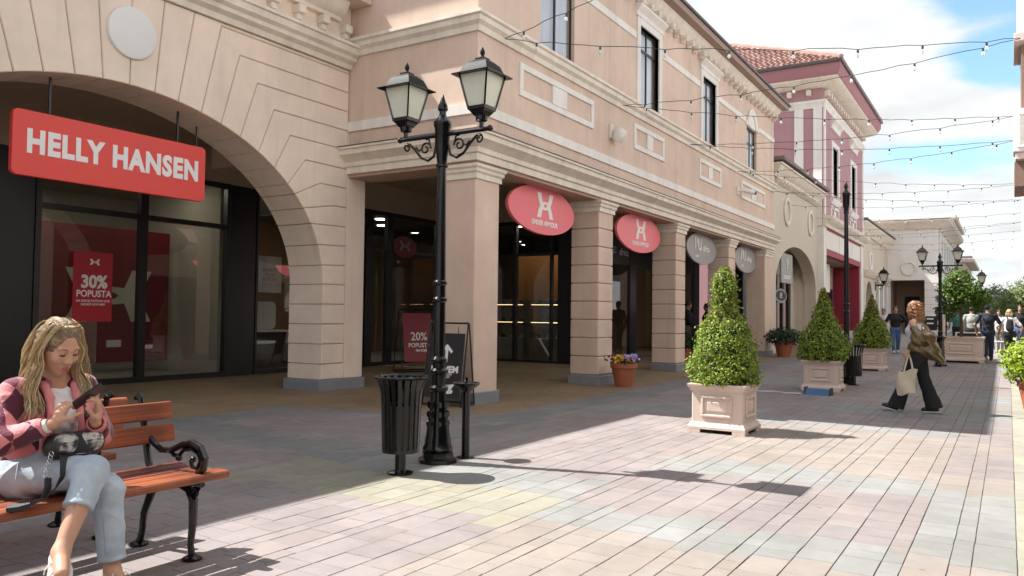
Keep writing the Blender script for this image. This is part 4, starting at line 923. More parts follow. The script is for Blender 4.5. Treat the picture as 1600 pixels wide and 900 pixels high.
# ---- A-boards
def aboard(name, label, loc, rz, w, h, board_m, splay=0.28):
    t = thing(name, label, 'sign', loc, rz, None); r = 0.014
    for s in (-1, 1):
        f = MB()
        for x in (-w/2, w/2): f.tube([(x, s*splay, 0.015), (x, 0.012*s, h)], r, 4)
        f.tube([(-w/2, s*splay, 0.03), (w/2, s*splay, 0.03)], r, 4); f.build('frame', M_BLACK, t)
    f = MB(); f.tube([(-w/2, 0, h), (w/2, 0, h)], r, 4)
    for x in (-w/2, w/2): f.tube([(x, -splay, 0.015), (x, splay, 0.015)], r, 4)
    f.build('frame', M_BLACK, t); return t
p0 = (8.95, 6.55)
ab = aboard('sandwich_board', 'black sandwich board with a white arrow standing behind the street lamp', (9.76, 7.25, 0.010), R_(-82), 0.66, 1.25, M_BLACK, 0.22)
M_BOARD = mat('black_board', (0.010, 0.010, 0.011), 0.5, var=0.05)
def on_board(t, mk, splay, h):            # sheet leaning with the front frame
    a = math.atan2(splay, h); M = Matrix.Translation((0, -splay-0.012, 0.03)) @ Matrix.Rotation(-a, 4, 'X'); mk(M)
def mk(M):
    b = MB(); b.box(-0.30, 0.30, -0.012, 0.0, 0.10, 1.08); b.xf(M); sh = b.build('board', M_BOARD, ab)
    for hx in (-0.18, 0.18):
        b = MB(); b.tube([(hx, -0.006, 1.08), (hx, -0.006, 1.19)], 0.006, 4); b.xf(M); b.build('hook', M_BLACK, ab)
    a = MB(); P = [(-0.022, 0.64), (0.022, 0.64), (0.022, 0.83), (0.075, 0.775), (0.105, 0.805), (0.0, 0.915), (-0.105, 0.805), (-0.075, 0.775), (-0.022, 0.83)]
    a.prism([(x+0.02, z) for x, z in P], 'y', -0.016, -0.0125); a.xf(M); a.build('arrow', M_WHITEPRINT, ab, smooth=False)
    for txt, sz, z, of in (('NOVEM', 0.135, 0.525, 0.006), ('FASHION', 0.05, 0.455, 0.001), ('OUTLET', 0.045, 0.415, 0.001)):
        o = put_text('lettering', txt, sz, M_WHITEPRINT, ab, (0, 0, 0), off=of, ext=0.001, space=1.0 if sz > 0.1 else 1.3); o.data.transform(M @ Matrix.Translation((0.01, -0.0145, z)))
    o = put_text('lettering', 'xyz', 0.23, M_WHITEPRINT, ab, (0, 0, 0), off=0.016, ext=0.001, shear=0.25); o.data.transform(M @ Matrix.Translation((0.0, -0.0145, 0.24)) @ Matrix.Rotation(R_(-6), 4, 'Y'))
on_board(ab, mk, 0.22, 1.25)
rbd = aboard('sandwich_board', 'dark red sandwich board with a discount printed on it, farther back in the arcade shade', (14.0, 11.35, FZ), R_(-30), 0.80, 1.40, M_BLACK, 0.30)
def mk2(M):
    b = MB(); b.box(-0.345, 0.345, -0.012, 0.0, 0.22, 1.32); b.xf(M); b.build('board', mat('board_red', (0.22, 0.010, 0.02), 0.5, var=0.05), rbd)
    for txt, sz, z, x in (('20%', 0.26, 0.78, 0.02), ('POPUSTA', 0.135, 0.585, 0.02), ('NA KOJE', 0.075, 0.47, 0.06)):
        o = put_text('lettering', txt, sz, M_WHITEPRINT, rbd, (0, 0, 0), off=0.003, ext=0.001, sx=0.9); o.data.transform(M @ Matrix.Translation((x, -0.0145, z)))
on_board(rbd, mk2, 0.30, 1.40)
# ================================================================ STREET FURNITURE
M_MILK = mat('milky_lamp_glass', (0.62, 0.64, 0.55), 0.25, var=0.06, scale=8, spec=0.4)
def lantern(parent, x, y, z, s=1.0):
    """four-sided lantern standing on z"""
    L = lambda h, zz: [(x+h*s*a, y+h*s*b, z+zz*s) for a, b in ((-1, -1), (1, -1), (1, 1), (-1, 1))]
    def frus(b, rings):
        vs = [p for h, zz in rings for p in L(h, zz)]; k = len(rings)
        b.add(vs, [(0, 1, 2, 3), tuple(range(4*k-4, 4*k))]+[(i*4+j, i*4+(j+1) % 4, i*4+4+(j+1) % 4, i*4+4+j) for i in range(k-1) for j in range(4)]); return b
    b = MB(); b.lathe([(0.022*s, 0), (0.022*s, 0.045*s), (0.055*s, 0.06*s), (0.06*s, 0.10*s), (0.04*s, 0.12*s)], 10, (x, y, z)); frus(b, [(0.05, 0.10), (0.085, 0.15), (0.095, 0.155), (0.098, 0.185), (0.088, 0.187)])
    for p, q in zip(L(0.094, 0.185), L(0.152, 0.475)): b.tube([p, q], 0.011*s, 4)
    frus(b, [(0.150, 0.474), (0.158, 0.476), (0.205, 0.468), (0.207, 0.478), (0.150, 0.505)]); lan = b.build('lantern', M_IRON, parent)
    b = frus(MB(), [(0.148, 0.5052), (0.118, 0.575), (0.075, 0.615), (0.05, 0.625), (0.05, 0.64), (0.03, 0.648)]); b.lathe([(0.03*s, 0.648*s), (0.014*s, 0.665*s), (0.024*s, 0.69*s), (0.022*s, 0.71*s), (0.006*s, 0.745*s), (0, 0.75*s)], 8, (x, y, z)); b.build('lantern_roof', M_ROOFIRON, lan)
    A, B = L(0.089, 0.1875), L(0.145, 0.473)
    for j in range(4):
        g = MB(); g.poly([A[j], A[(j+1) % 4], B[(j+1) % 4], B[j]]); g.build('pane', M_MILK, lan, smooth=False)
def spiral(c, r0, r1, a0, a1, n, plane='yz'):
    return [(c[0], c[1]+(r0+(r1-r0)*k/n)*math.cos(a0+(a1-a0)*k/n), c[2]+(r0+(r1-r0)*k/n)*math.sin(a0+(a1-a0)*k/n)) for k in range(n+1)]
def lamp_post(label, loc, double=True, h=3.1, ls=1.0, group=None):
    t = thing('street_lamp', label, 'street lamp', loc, 0, group)
    b = MB(); b.lathe([(0.185, 0), (0.185, 0.035), (0.15, 0.05), (0.15, 0.10)], 8, a0=math.pi/8); b.lathe([(0.13, 0.101), (0.145, 0.13), (0.125, 0.17), (0.125, 0.20), (0.112, 0.26), (0.085, 0.50), (0.073, 0.66), (0.09, 0.675), (0.09, 0.70), (0.066, 0.72), (0.066, 0.82), (0.082, 0.835), (0.082, 0.86), (0.060, 0.88), (0.060, 0.93), (0.075, 0.945), (0.075, 0.965), (0.056, 0.99)], 18)
    for k in range(8):
        a = k*math.pi/4
        for z in (0.36, 0.45, 0.54): b.sphere((0.1*math.cos(a)*(1.02-z*0.28), 0.1*math.sin(a)*(1.02-z*0.28), z), (0.022, 0.022, 0.035), 6, 4)
    b.build('base', M_IRON, t)
    zt = h-0.32
    b = MB(); b.lathe([(0.0559, 0.985), (0.055, 1.5), (0.068, 1.515), (0.068, 1.535), (0.054, 1.55), (0.054, 1.66), (0.066, 1.675), (0.066, 1.695), (0.052, 1.71), (0.042, zt), (0.06, zt+0.01), (0.06, zt+0.03), (0.048, zt+0.04), (0.052, zt+0.1), (0.07, zt+0.18), (0.075, zt+0.38), (0.085, zt+0.40), (0.085, zt+0.44), (0.06, zt+0.47), (0.035, zt+0.50), (0.032, zt+0.54), (0.05, zt+0.56), (0.045, zt+0.60), (0.03, zt+0.63), (0.008, zt+0.70), (0, zt+0.71)], 16); b.build('pole', M_IRON, t)
    if not double: return t
    b = MB(); b.tube([(0, -0.53, h), (0, 0.50, h)], 0.022, 8); b.sphere((0, -0.545, h), 0.03, 8, 6); b.sphere((0, 0.52, h), 0.03, 8, 6)
    b.build('crossbar', M_IRON, t)
    for s in (-1, 1):
        b = MB()
        P = [(0, s*0.075, h-0.10), (0, s*0.10, h-0.20), (0, s*0.17, h-0.235), (0, s*0.25, h-0.20), (0, s*0.33, h-0.11), (0, s*0.40, h-0.05), (0, s*0.44, h-0.05)]
        b.tube(P, 0.013, 6)
        b.tube([(0, s*y, z) for _, y, z in spiral((0, 0.425, h-0.085), 0.045, 0.012, math.pi/2, -1.6*math.pi, 12)], 0.010, 6)
        b.tube([(0, s*y, z) for _, y, z in spiral((0, 0.20, h-0.115), 0.065, 0.018, math.pi, -1.5*math.pi, 16)], 0.010, 6)
        b.tube([(0, s*0.14, h-0.11), (0, s*0.16, h-0.03), (0, s*0.20, h-0.022)], 0.010, 6); b.tube([(0, s*0.235, h-0.10), (0, s*0.28, h-0.13), (0, s*0.32, h-0.09)], 0.009, 6)
        b.build('scroll_bracket', M_IRON, t)
        lantern(t, 0, s*0.45, h+0.02, ls)
    return t
lamp_post('tall black double headed street lamp beside the litter bin, nearest the camera', (5.98, 4.56, 0), group='black street lamps')
lamp_post('black double headed street lamp rising in front of the round potted tree', (25.75, 1.66, gz(25.7, 1.6)), h=2.87, ls=0.80, group='black street lamps')
t = lamp_post('bare black lamp pole without a head beside the second topiary planter', (18.1, 2.93, gz(18, 2.9)), double=False, h=3.95, group='black street lamps')
t = lamp_post('black street lamp with one lantern, behind the crown of the potted tree', (30.6, 0.75, gz(30, .7)), double=False, h=2.0, group='black street lamps'); lantern(t, 0, 0, 2.40, 0.78)
t = thing('wall_lantern', 'black lantern on a scroll arm fixed to the cream arcade', 'wall lamp', (55.35, 7.23, gz(55, 7)+3.25))
b = MB(); b.tube([(0, 0, 0), (0, -0.25, 0.05), (0, -0.5, 0.0)], 0.04, 6); b.tube(spiral((0, -0.3, -0.15), 0.18, 0.05, 0.5, 6, 14), 0.03, 5); b.box(-0.08, 0.08, -0.02, 0.02, -0.3, 0.3); b.build('bracket', M_IRON, t); lantern(t, 0, -0.5, 0.0, 1.6)

def litter_bin(label, loc, s=1.0):
    t = thing('litter_bin', label, 'litter bin', loc, 0, 'black slatted litter bins')
    b = MB(); b.lathe([(0.13, 0), (0.13, 0.015), (0.06, 0.02), (0.055, 0.05), (0.055, 0.60)], 16); b.build('post', M_IRON, t)
    b = MB(); b.lathe([(0.0, 0.20), (0.165, 0.20), (0.172, 0.215), (0.19, 0.60), (0.183, 0.60), (0.165, 0.225), (0, 0.22)], 24); b.build('liner', M_DARK, t)
    b = MB(); b.lathe([(0.177, 0.19), (0.188, 0.19), (0.188, 0.225), (0.177, 0.225)], 24); b.build('bottom_ring', M_IRON, t)
    b = MB(); b.lathe([(0.27, 0.822), (0.283, 0.828), (0.283, 0.842), (0.27, 0.848), (0.262, 0.835), (0.27, 0.822)], 32); b.build('rim', M_IRON, t)
    t.scale = (0.86, 0.86, 1.0); sm = None
    for k in range(20):
        a = 2*math.pi*k/20
        if sm is None:
            b = MB(); P = [(0.186, 0.20), (0.198, 0.50), (0.206, 0.66), (0.214, 0.72), (0.235, 0.775), (0.268, 0.832)]; w = 0.02
            vs = [(r, s_*w, z) for r, z in P for s_ in (-1, 1)]+[(r-0.006, s_*w, z) for r, z in P for s_ in (-1, 1)]; n2 = len(P)*2
            fs = []
            for i in range(len(P)-1):
                fs += [(2*i, 2*i+1, 2*i+3, 2*i+2), (n2+2*i, n2+2*i+2, n2+2*i+3, n2+2*i+1), (2*i, 2*i+2, n2+2*i+2, n2+2*i), (2*i+1, n2+2*i+1, n2+2*i+3, 2*i+3)]
            sm = b.add(vs, fs).mesh('slat', M_IRON)
        o = link('slat', sm, t); o.rotation_euler.z = a
    return t
litter_bin('black slatted litter bin with a flared rim beside the tall street lamp', (5.36, 4.49, 0))
litter_bin('black litter bin half hidden behind the second topiary planter', (17.75, 2.74, gz(17.7, 2.7)))
litter_bin('black litter bin at the foot of the lamp by the potted tree', (25.3, 1.72, gz(25.3, 1.7)))
t = thing('ash_post', 'slim black ashtray post with a shallow dish right of the street lamp', 'ashtray', (6.32, 4.48, 0))
b = MB(); b.lathe([(0.085, 0), (0.085, 0.012), (0.04, 0.02), (0.038, 0.62), (0.042, 0.64)], 16); b.build('post', M_IRON, t)
b = MB(); b.lathe([(0.04, 0.64), (0.06, 0.66), (0.125, 0.705), (0.135, 0.725), (0.128, 0.73), (0.05, 0.70), (0.012, 0.70), (0.012, 0.76), (0.022, 0.775), (0, 0.79)], 20); b.build('dish', M_IRON, t)

M_WOOD = mat('varnished_orange_wood', (0.235, 0.055, 0.020), 0.40, var=0.25, scale=5, bump=0.15, bscale=40, coat=0.15, col2=(0.32, 0.085, 0.028), grain=0.35)
M_WOODD = mat('dark_red_wood', (0.13, 0.030, 0.022), 0.42, var=0.25, scale=5, bump=0.15, bscale=40, col2=(0.20, 0.045, 0.025), grain=0.35)  # darker wood on the two rear seat slats
def plank(L, w, h, m, twist=0):
    b = MB(); b.box(-L/2, L/2, -w/2, w/2, -h/2, h/2, 0.007); return b.mesh('slat', m)
def bench(label, loc, rz):
    t = thing('bench', label, 'bench', loc, rz, 'wooden benches with cast iron frames')
    L = 1.96
    for y, z, tl, w, m in ((-0.265, 0.462, 0, 0.115, M_WOOD), (-0.13, 0.455, 0, 0.095, M_WOOD), (-0.01, 0.452, 1, 0.095, M_WOODD), (0.115, 0.458, 4, 0.095, M_WOODD)):
        o = link('seat_slat', plank(L, w, 0.042, m), t, (0, y, z)); o.rotation_euler.x = R_(tl)
    for y, z in ((0.212, 0.655), (0.243, 0.785)):
        o = link('back_slat', plank(L, 0.105, 0.038, M_WOOD), t, (0, y, z)); o.rotation_euler.x = R_(77)
    for x in (-0.82, 0.82):
        b = MB()
        b.tube([(x, -0.10, 0.40), (x, -0.17, 0.385), (x, -0.215, 0.33), (x, -0.215, 0.20), (x, -0.20, 0.08), (x, -0.215, 0.0)], [0.020, 0.022, 0.026, 0.022, 0.018, 0.022], 8)
        b.tube([(x, -0.12, 0.40), (x, -0.205, 0.36), (x, -0.255, 0.40)], 0.016, 6); b.tube(spiral((x, -0.23, 0.37), 0.035, 0.012, 0, 4.5, 10), 0.01, 5)
        b.lathe([(0.055, 0), (0.055, 0.012), (0.03, 0.025)], 10, (x, -0.215, 0)); b.build('leg', M_IRON, t)
        b = MB(); b.tube([(x, -0.08, 0.415), (x, 0.06, 0.40), (x, 0.17, 0.33), (x, 0.235, 0.20), (x, 0.255, 0.08), (x, 0.285, 0.0)], [0.020, 0.024, 0.024, 0.022, 0.018, 0.022], 8); b.lathe([(0.055, 0), (0.055, 0.012), (0.03, 0.025)], 10, (x, 0.285, 0)); b.build('leg', M_IRON, t)
        b = MB(); b.tube([(x, -0.29, 0.424), (x, 0.0, 0.418), (x, 0.16, 0.425), (x, 0.21, 0.50), (x, 0.24, 0.62), (x, 0.285, 0.80), (x, 0.30, 0.86), (x, 0.325, 0.88), (x, 0.345, 0.86)], [0.018, 0.018, 0.02, 0.022, 0.020, 0.018, 0.018, 0.02, 0.02], 8); b.build('back_post', M_IRON, t)
        b = MB(); b.tube([(x, 0.245, 0.68), (x, 0.17, 0.615), (x, 0.09, 0.578), (x, 0.0, 0.585), (x, -0.10, 0.625), (x, -0.19, 0.645), (x, -0.265, 0.625), (x, -0.305, 0.57), (x, -0.295, 0.51), (x, -0.25, 0.484)], [0.016, 0.017, 0.018, 0.018, 0.02, 0.021, 0.022, 0.022, 0.020, 0.02], 8)
        b.tube([(x, 0.0, 0.585), (x, -0.03, 0.56), (x, -0.075, 0.562), (x, -0.12, 0.60), (x, -0.19, 0.612), (x, -0.25, 0.59), (x, -0.27, 0.55), (x, -0.24, 0.505), (x, -0.20, 0.51), (x, -0.185, 0.545), (x, -0.21, 0.56)], 0.012, 6)
        b.sphere((x, -0.075, 0.55), 0.02, 8, 6); b.sphere((x, -0.205, 0.555), 0.018, 8, 6); b.build('armrest', M_IRON, t)
    return t
bench('orange wooden bench with black iron frame that the woman sits on', (2.02, 4.085, 0), 0)
bench('orange wooden bench standing back to back behind the occupied one', (1.98, 4.97, 0), R_(180))

# ---------------------------------------------------------------- planting
def leaf_cloud(name, n, sampler, size, m, parent, seed=1, up=0.35, aspect=0.62):
    g = np.random.default_rng(seed); C, Nn = sampler(g, n)
    n = len(C); d = g.normal(size=(n, 3)); d = d/np.linalg.norm(d, axis=1)[:, None]
    nrm = Nn*0.9+d*0.9+np.array([0, 0, up]); nrm /= np.linalg.norm(nrm, axis=1)[:, None]
    a = np.cross(nrm, g.normal(size=(n, 3))); a /= np.linalg.norm(a, axis=1)[:, None]; b = np.cross(nrm, a)
    s = size*g.uniform(0.65, 1.25, n)[:, None]
    V = np.empty((n, 4, 3)); V[:, 0] = C-a*s; V[:, 1] = C+b*s*aspect+nrm*s*0.15; V[:, 2] = C+a*s; V[:, 3] = C-b*s*aspect+nrm*s*0.15
    me = bpy.data.meshes.new(name); me.vertices.add(n*4); me.vertices.foreach_set('co', V.reshape(-1).astype(np.float32))
    me.loops.add(n*4); me.loops.foreach_set('vertex_index', np.arange(n*4, dtype=np.int32)); me.polygons.add(n); me.polygons.foreach_set('loop_start', np.arange(0, n*4, 4, dtype=np.int32))
    mm = m if isinstance(m, list) else [m]
    for q in mm: me.materials.append(q)
    if len(mm) > 1: me.polygons.foreach_set('material_index', leaf_cloud.pick(g, C).astype(np.int32))
    me.update(calc_edges=True); me.validate(); return link(name, me, parent)
def leafm(name, c, c2, var=0.35): return mat(name, c, 0.5, var=0, island=var, col2=c2, trans=0.28, spec=0.35)
M_BOX = leafm('box_leaf', (0.10, 0.185, 0.018), (0.27, 0.345, 0.042)); M_BOXB = leafm('box_leaf_scorched', (0.24, 0.12, 0.03), (0.16, 0.15, 0.04)); M_BOXT = leafm('box_leaf_young', (0.36, 0.43, 0.06), (0.22, 0.32, 0.04))
M_TWIG = mat('twig_brown', (0.07, 0.05, 0.03), 0.9, var=0.3); M_SOIL = mat('soil', (0.03, 0.022, 0.016), 0.95, var=0.3)
M_PLANTER = mat('blush_planter', (0.66, 0.53, 0.46), 0.55, var=0.04, scale=5, streak=0.05, bump=0.1, bscale=120)
def cone_sampler(prof, lump=0.055, seed=0):
    zs = [p[0] for p in prof]; rs = [p[1] for p in prof]
    def f(g, n):
        z = np.concatenate([g.uniform(zs[0], zs[-1], n*3)]); r = np.interp(z, zs, rs); keep = g.uniform(0, 1, len(z)) < (r+0.06)/(max(rs)+0.06); z = z[keep]; r = r[keep]; a = g.uniform(0, 2*math.pi, len(z))
        gap = np.sin(a*4+z*13+seed)*np.sin(a*6-z*17+2*seed)+0.6*np.sin(a*11+z*31); keep = g.uniform(0, 1, len(z)) < np.where(gap < -0.55, 0.22, 1.0)
        z = z[keep][:n]; r = r[keep][:n]; a = a[keep][:n]; n = len(z)
        l = 1+lump*(np.sin(a*5+z*9+seed)+np.sin(a*3-z*14+seed*2)+0.7*np.sin(a*9+z*23))
        dp = 1-np.abs(g.normal(0, 0.10, n)); rr = r*l*dp+np.where(g.uniform(0, 1, n) < 0.10, g.uniform(0, 0.08, n), g.uniform(0, 0.02, n))
        zz = z+g.normal(0, 0.012, n)
        return np.stack([rr*np.cos(a), rr*np.sin(a), zz], 1), np.stack([np.cos(a), np.sin(a), np.full(n, 0.35)], 1)
    return f
def planter_box(t, s=1.0):
    w = 0.31*s
    b = MB(); b.box(-w, w, -w, w, 0.09, 0.53, 0.012); b.build('box', M_PLANTER, t)
    b = MB(); Q = [(-w, -w), (w, -w), (w, w), (-w, w), (-w, -w)]
    loop = [(-w, 0.0), (-w, -w), (w, -w), (w, w), (-w, w), (-w, 0.001)]
    b.sweep([(-0.01, 0.50), (0.012, 0.50), (0.018, 0.525), (0.035, 0.545), (0.045, 0.56), (0.045, 0.585), (-0.03, 0.585), (-0.03, 0.54)], loop); b.build('rim', M_PLANTER, t)
    b = MB(); b.sweep([(-0.01, 0.045), (0.04, 0.045), (0.04, 0.075), (0.022, 0.10), (0.012, 0.125), (-0.01, 0.125)], loop); b.build('base_moulding', M_PLANTER, t)
    for sx in (-1, 1):
        for sy in (-1, 1):
            b = MB(); b.prism([(0, 0), (0.17, 0), (0.13, 0.044), (0, 0.044)] if sx < 0 else [(0, 0), (-0.17, 0), (-0.13, 0.044), (0, 0.044)], 'y', 0, 0.04); b.xf(Matrix.Translation((sx*(w+0.04), (w+0.038)*sy-(0.04 if sy > 0 else 0), 0)))
            b.prism([(0, 0), (0.17, 0), (0.13, 0.0435), (0, 0.0435)] if sy < 0 else [(0, 0), (-0.17, 0), (-0.13, 0.0435), (0, 0.0435)], 'x', 0, 0.04) if False else None
            b.box(sx*(w+0.039)-(0.04 if sx > 0 else 0), sx*(w+0.039)+(0 if sx > 0 else 0.04), sy*(w+0.036), sy*(w+0.036)-sy*0.15, 0.001, 0.0435); b.build('foot', M_PLANTER, t)
    for k in range(4):
        b = MB(); b.sweep([(0, 0), (0.018, 0.0), (0.018, 0.02), (0.006, 0.035), (0, 0.035)], [(0, 0), (0.01, 0)]) if False else None
        u, v0, v1 = 0.19*s, 0.19, 0.45
        for (a, c, e, g) in ((-u, u, v0, v0+0.035), (-u, u, v1-0.035, v1), (-u, -u+0.035, v0+0.035, v1-0.035), (u-0.035, u, v0+0.035, v1-0.035)): b.box(a, c, -w-0.022, -w+0.005, e, g, 0.009)
        b.prism([(-u+0.065, v0+0.065), (u-0.065, v0+0.065), (u-0.065, v1-0.065), (-u+0.065, v1-0.065)], 'y', -w-0.016, -w+0.005, ch=0.014)
        o = b.build('panel', M_PLANTER, t); o.rotation_euler.z = k*math.pi/2
    b = MB(); b.box(-w+0.03, w-0.03, -w+0.03, w-0.03, 0.531, 0.55); b.build('soil', M_SOIL, t)
def topiary(label, loc, n, prof, size, seed, brown, rz=0):
    p = thing('planter', label+', standing in the street', 'planter', loc, rz, 'square planters with clipped box cones'); planter_box(p)
    t = thing('topiary', 'clipped box cone growing in '+label, 'topiary', (loc[0], loc[1], loc[2]+0.55), rz, 'clipped box cones')
    def pick(g, C):
        z = C[:, 2]; nz = np.sin(C[:, 0]*11+seed)*np.sin(C[:, 1]*9+2)*np.sin(z*8+seed)
        pb = brown(z)+0.35*np.clip(nz-0.35, 0, 1); k = (g.uniform(0, 1, len(z)) < pb).astype(int)
        yg = (k == 0) & (g.uniform(0, 1, len(z)) < 0.30); k[yg] = 2; return k
    leaf_cloud.pick = pick
    leaf_cloud('foliage', n, cone_sampler(prof, seed=seed), size, [M_BOX, M_BOXB, M_BOXT], t, seed)
    b = MB(); b.tube([(0, 0, -0.01), (0, 0, prof[-1][0]-0.1)], [0.035, 0.008], 6)
    g = np.random.default_rng(seed)
    for k in range(70):
        z = g.uniform(0.1, prof[-1][0]-0.15); r = np.interp(z, [q[0] for q in prof], [q[1] for q in prof]); a = g.uniform(0, 6.28)
        b.tube([(0, 0, z-0.1), (r*0.92*math.cos(a), r*0.92*math.sin(a), z+0.05)], [0.008, 0.003], 3)
    b.build('branches', M_TWIG, t)
    b = MB(); b.lathe([(max(0.0, q[1]*0.72), q[0]) for q in prof], 14); b.build('dark_core', mat('core_shade', (0.035, 0.05, 0.012), 0.9, var=0.4, scale=30), t)  # solid core, coloured dark for the shade between the leaves
    return t
PR1 = [(0.02, 0.36), (0.08, 0.41), (0.25, 0.415), (0.45, 0.36), (0.60, 0.325), (0.76, 0.27), (0.84, 0.19), (0.93, 0.15), (1.08, 0.125), (1.2, 0.135), (1.34, 0.11), (1.46, 0.03)]
topiary('the nearest pale planter with sun on it', (9.71, 2.98, 0), 12500, PR1, 0.0165, 3, lambda z: 0.03+0.32*np.exp(-((z-0.93)/0.13)**2)+0.05*(z > 1.1))
PR2 = [(0.02, 0.40), (0.1, 0.46), (0.3, 0.46), (0.5, 0.39), (0.72, 0.26), (0.85, 0.19), (1.0, 0.15), (1.2, 0.085), (1.42, 0.015)]
topiary('the middle pale planter in the shade', (16.25, 3.05, gz(16.2, 3)), 6500, PR2, 0.023, 5, lambda z: np.clip((z-0.6)*0.6, 0.02, 0.5))
topiary('the third pale planter, farthest of the row', (22.7, 3.05, gz(22.7, 3)), 4500, PR2, 0.028, 8, lambda z: np.clip((z-0.45)*0.7, 0.03, 0.6))
t = thing('floodlight', 'low blue glass floodlight lying at the foot of the middle planter', 'floodlight', (15.25, 2.95, gz(15.2, 3)), R_(-8))
b = MB(); b.prism([(-0.10, 0), (0.10, 0), (0.06, 0.115), (-0.03, 0.115)], 'y', -0.22, 0.22, ch=0.01); b.build('housing', mat('blue_glass', (0.03, 0.13, 0.30), 0.15, var=0.2, coat=0.5), t)
for y in (-0.232, 0.222): b = MB(); b.prism([(-0.11, 0), (0.11, 0), (0.075, 0.14), (-0.065, 0.14)], 'y', y, y+0.01); b.build('end_cap', M_BLACK, t)
t = thing('cable', 'pale cable lying on the paving left of the blue floodlight', 'cable', (15.2, 3.3, gz(15.2, 3)))
b = MB(); b.tube([(0, -0.05, 0.012), (-0.1, 0.2, 0.012), (0.1, 0.45, 0.012), (-0.05, 0.7, 0.012), (0.2, 0.95, 0.012)], 0.012, 6); b.build('wire', M_TRIM, t)

M_TERRA = mat('terracotta', (0.36, 0.115, 0.055), 0.8, var=0.12, scale=9, bump=0.2, bscale=120)
def pot(label, loc, r, h):
    t = thing('flower_pot', label, 'flower pot', loc, 0, 'terracotta pots'); b = MB(); b.lathe([(r*0.62, 0), (r*0.9, h*0.78), (r*0.92, h*0.79), (r, h*0.80), (r*1.02, h), (r*0.9, h), (r*0.86, h*0.93)], 24); b.build('pot', M_TERRA, t)
    b = MB(); b.lathe([(0.0, h*0.94), (r*0.87, h*0.93)], 16); b.build('soil', M_SOIL, t); return t
def ball_sampler(rx, rz, zc, lump=0.08, inner=0.25):
    def f(g, n):
        d = g.normal(size=(n, 3)); d /= np.linalg.norm(d, axis=1)[:, None]
        a = np.arctan2(d[:, 1], d[:, 0]); l = 1+lump*(np.sin(a*4+d[:, 2]*6)+np.sin(a*7-d[:, 2]*9)); r = (1-np.abs(g.normal(0, inner, n)))*l
        return d*np.array([rx, rx, rz])*r[:, None]+np.array([0, 0, zc]), d
    return f
def bush(name, label, cat, loc, n, rx, rz, zc, size, m, seed, lump=0.08, stem=True):
    t = thing(name, label, cat, loc); leaf_cloud('foliage', n, ball_sampler(rx, rz, zc, lump), size, m, t, seed)
    b = MB()
    g = np.random.default_rng(seed)
    for k in range(14):
        a = g.uniform(0, 6.28); b.tube([(0, 0, -0.02), (rx*0.4*math.cos(a), rx*0.4*math.sin(a), zc*0.7), (rx*0.8*math.cos(a), rx*0.8*math.sin(a), zc+g.uniform(-.3, .6)*rz)], [0.012, 0.009, 0.004], 4)
    b.build('stems', M_TWIG, t); return t
M_DKLEAF = leafm('dark_shrub_leaf', (0.02, 0.045, 0.018), (0.035, 0.07, 0.03)); M_LIME = leafm('lime_leaf', (0.33, 0.42, 0.03), (0.24, 0.34, 0.03))
pot('terracotta pot of pansies at the foot of the second column', (14.62, 6.52, 0), 0.27, 0.47)
t = thing('pansies', 'yellow and lilac pansies filling the pot by the second column', 'flowers', (14.62, 6.52, 0.44))
leaf_cloud('foliage', 300, ball_sampler(0.27, 0.13, 0.05), 0.028, M_DKLEAF, t, 4)
fg = np.random.default_rng(11)
for nm, c, n_, dx in (('yellow_blooms', (0.62, 0.36, 0.02), 60, -0.05), ('orange_blooms', (0.60, 0.20, 0.02), 26, 0.02), ('lilac_blooms', (0.30, 0.26, 0.60), 40, 0.14), ('maroon_blooms', (0.12, 0.01, 0.03), 18, -0.22)):
    b = MB()
    for k in range(n_):
        a = fg.uniform(0, 6.28); r = 0.24*math.sqrt(fg.uniform(0, 1)); c0 = Vector((r*math.cos(a)*0.8+dx*0.532, r*math.sin(a)*0.8-dx*0.847, 0.10+0.10*fg.uniform(0, 1)-0.25*r+(0.05 if dx > 0.1 else 0)))
        d = Vector((-0.5+fg.normal()*0.4, -0.7+fg.normal()*0.4, 0.5)).normalized(); u = d.orthogonal().normalized(); v = d.cross(u)
        b.add([c0+(u*math.cos(q)+v*math.sin(q))*0.024*(1+0.25*(i % 2)) for i, q in enumerate(np.linspace(0, 2*math.pi, 10, endpoint=False))]+[c0+d*0.006], [(i, (i+1) % 10, 10) for i in range(10)])
    tag(b.build(nm, mat(nm, c, 0.6, var=0, island=0.2), t), kind='stuff')
pot('terracotta pot with a dark shrub at the last column', (27.6, 6.45, gz(27, 6.4)), 0.33, 0.55); bush('shrub', 'dark low shrub in the pot at the last column', 'shrub', (27.6, 6.45, gz(27, 6.4)+0.5), 1300, 0.62, 0.30, 0.18, 0.045, M_DKLEAF, 3)
pot('terracotta pot at the right edge under the lime green shrub', (14.98, -0.33, gz(15, 0)), 0.23, 0.44); bush('shrub', 'bright lime green shrub in the pot at the right edge', 'shrub', (14.98, -0.30, gz(15, 0)+0.40), 3400, 0.40, 0.36, 0.34, 0.033, M_LIME, 6, lump=0.13)
pot('terracotta pot in the arcade shade behind the third column', (22.0, 8.0, gz(22, 8)), 0.26, 0.42); bush('shrub', 'dark shrub in the arcade shade behind the third column', 'shrub', (22.0, 8.0, gz(22, 8)+0.38), 900, 0.42, 0.30, 0.2, 0.045, M_DKLEAF, 9)

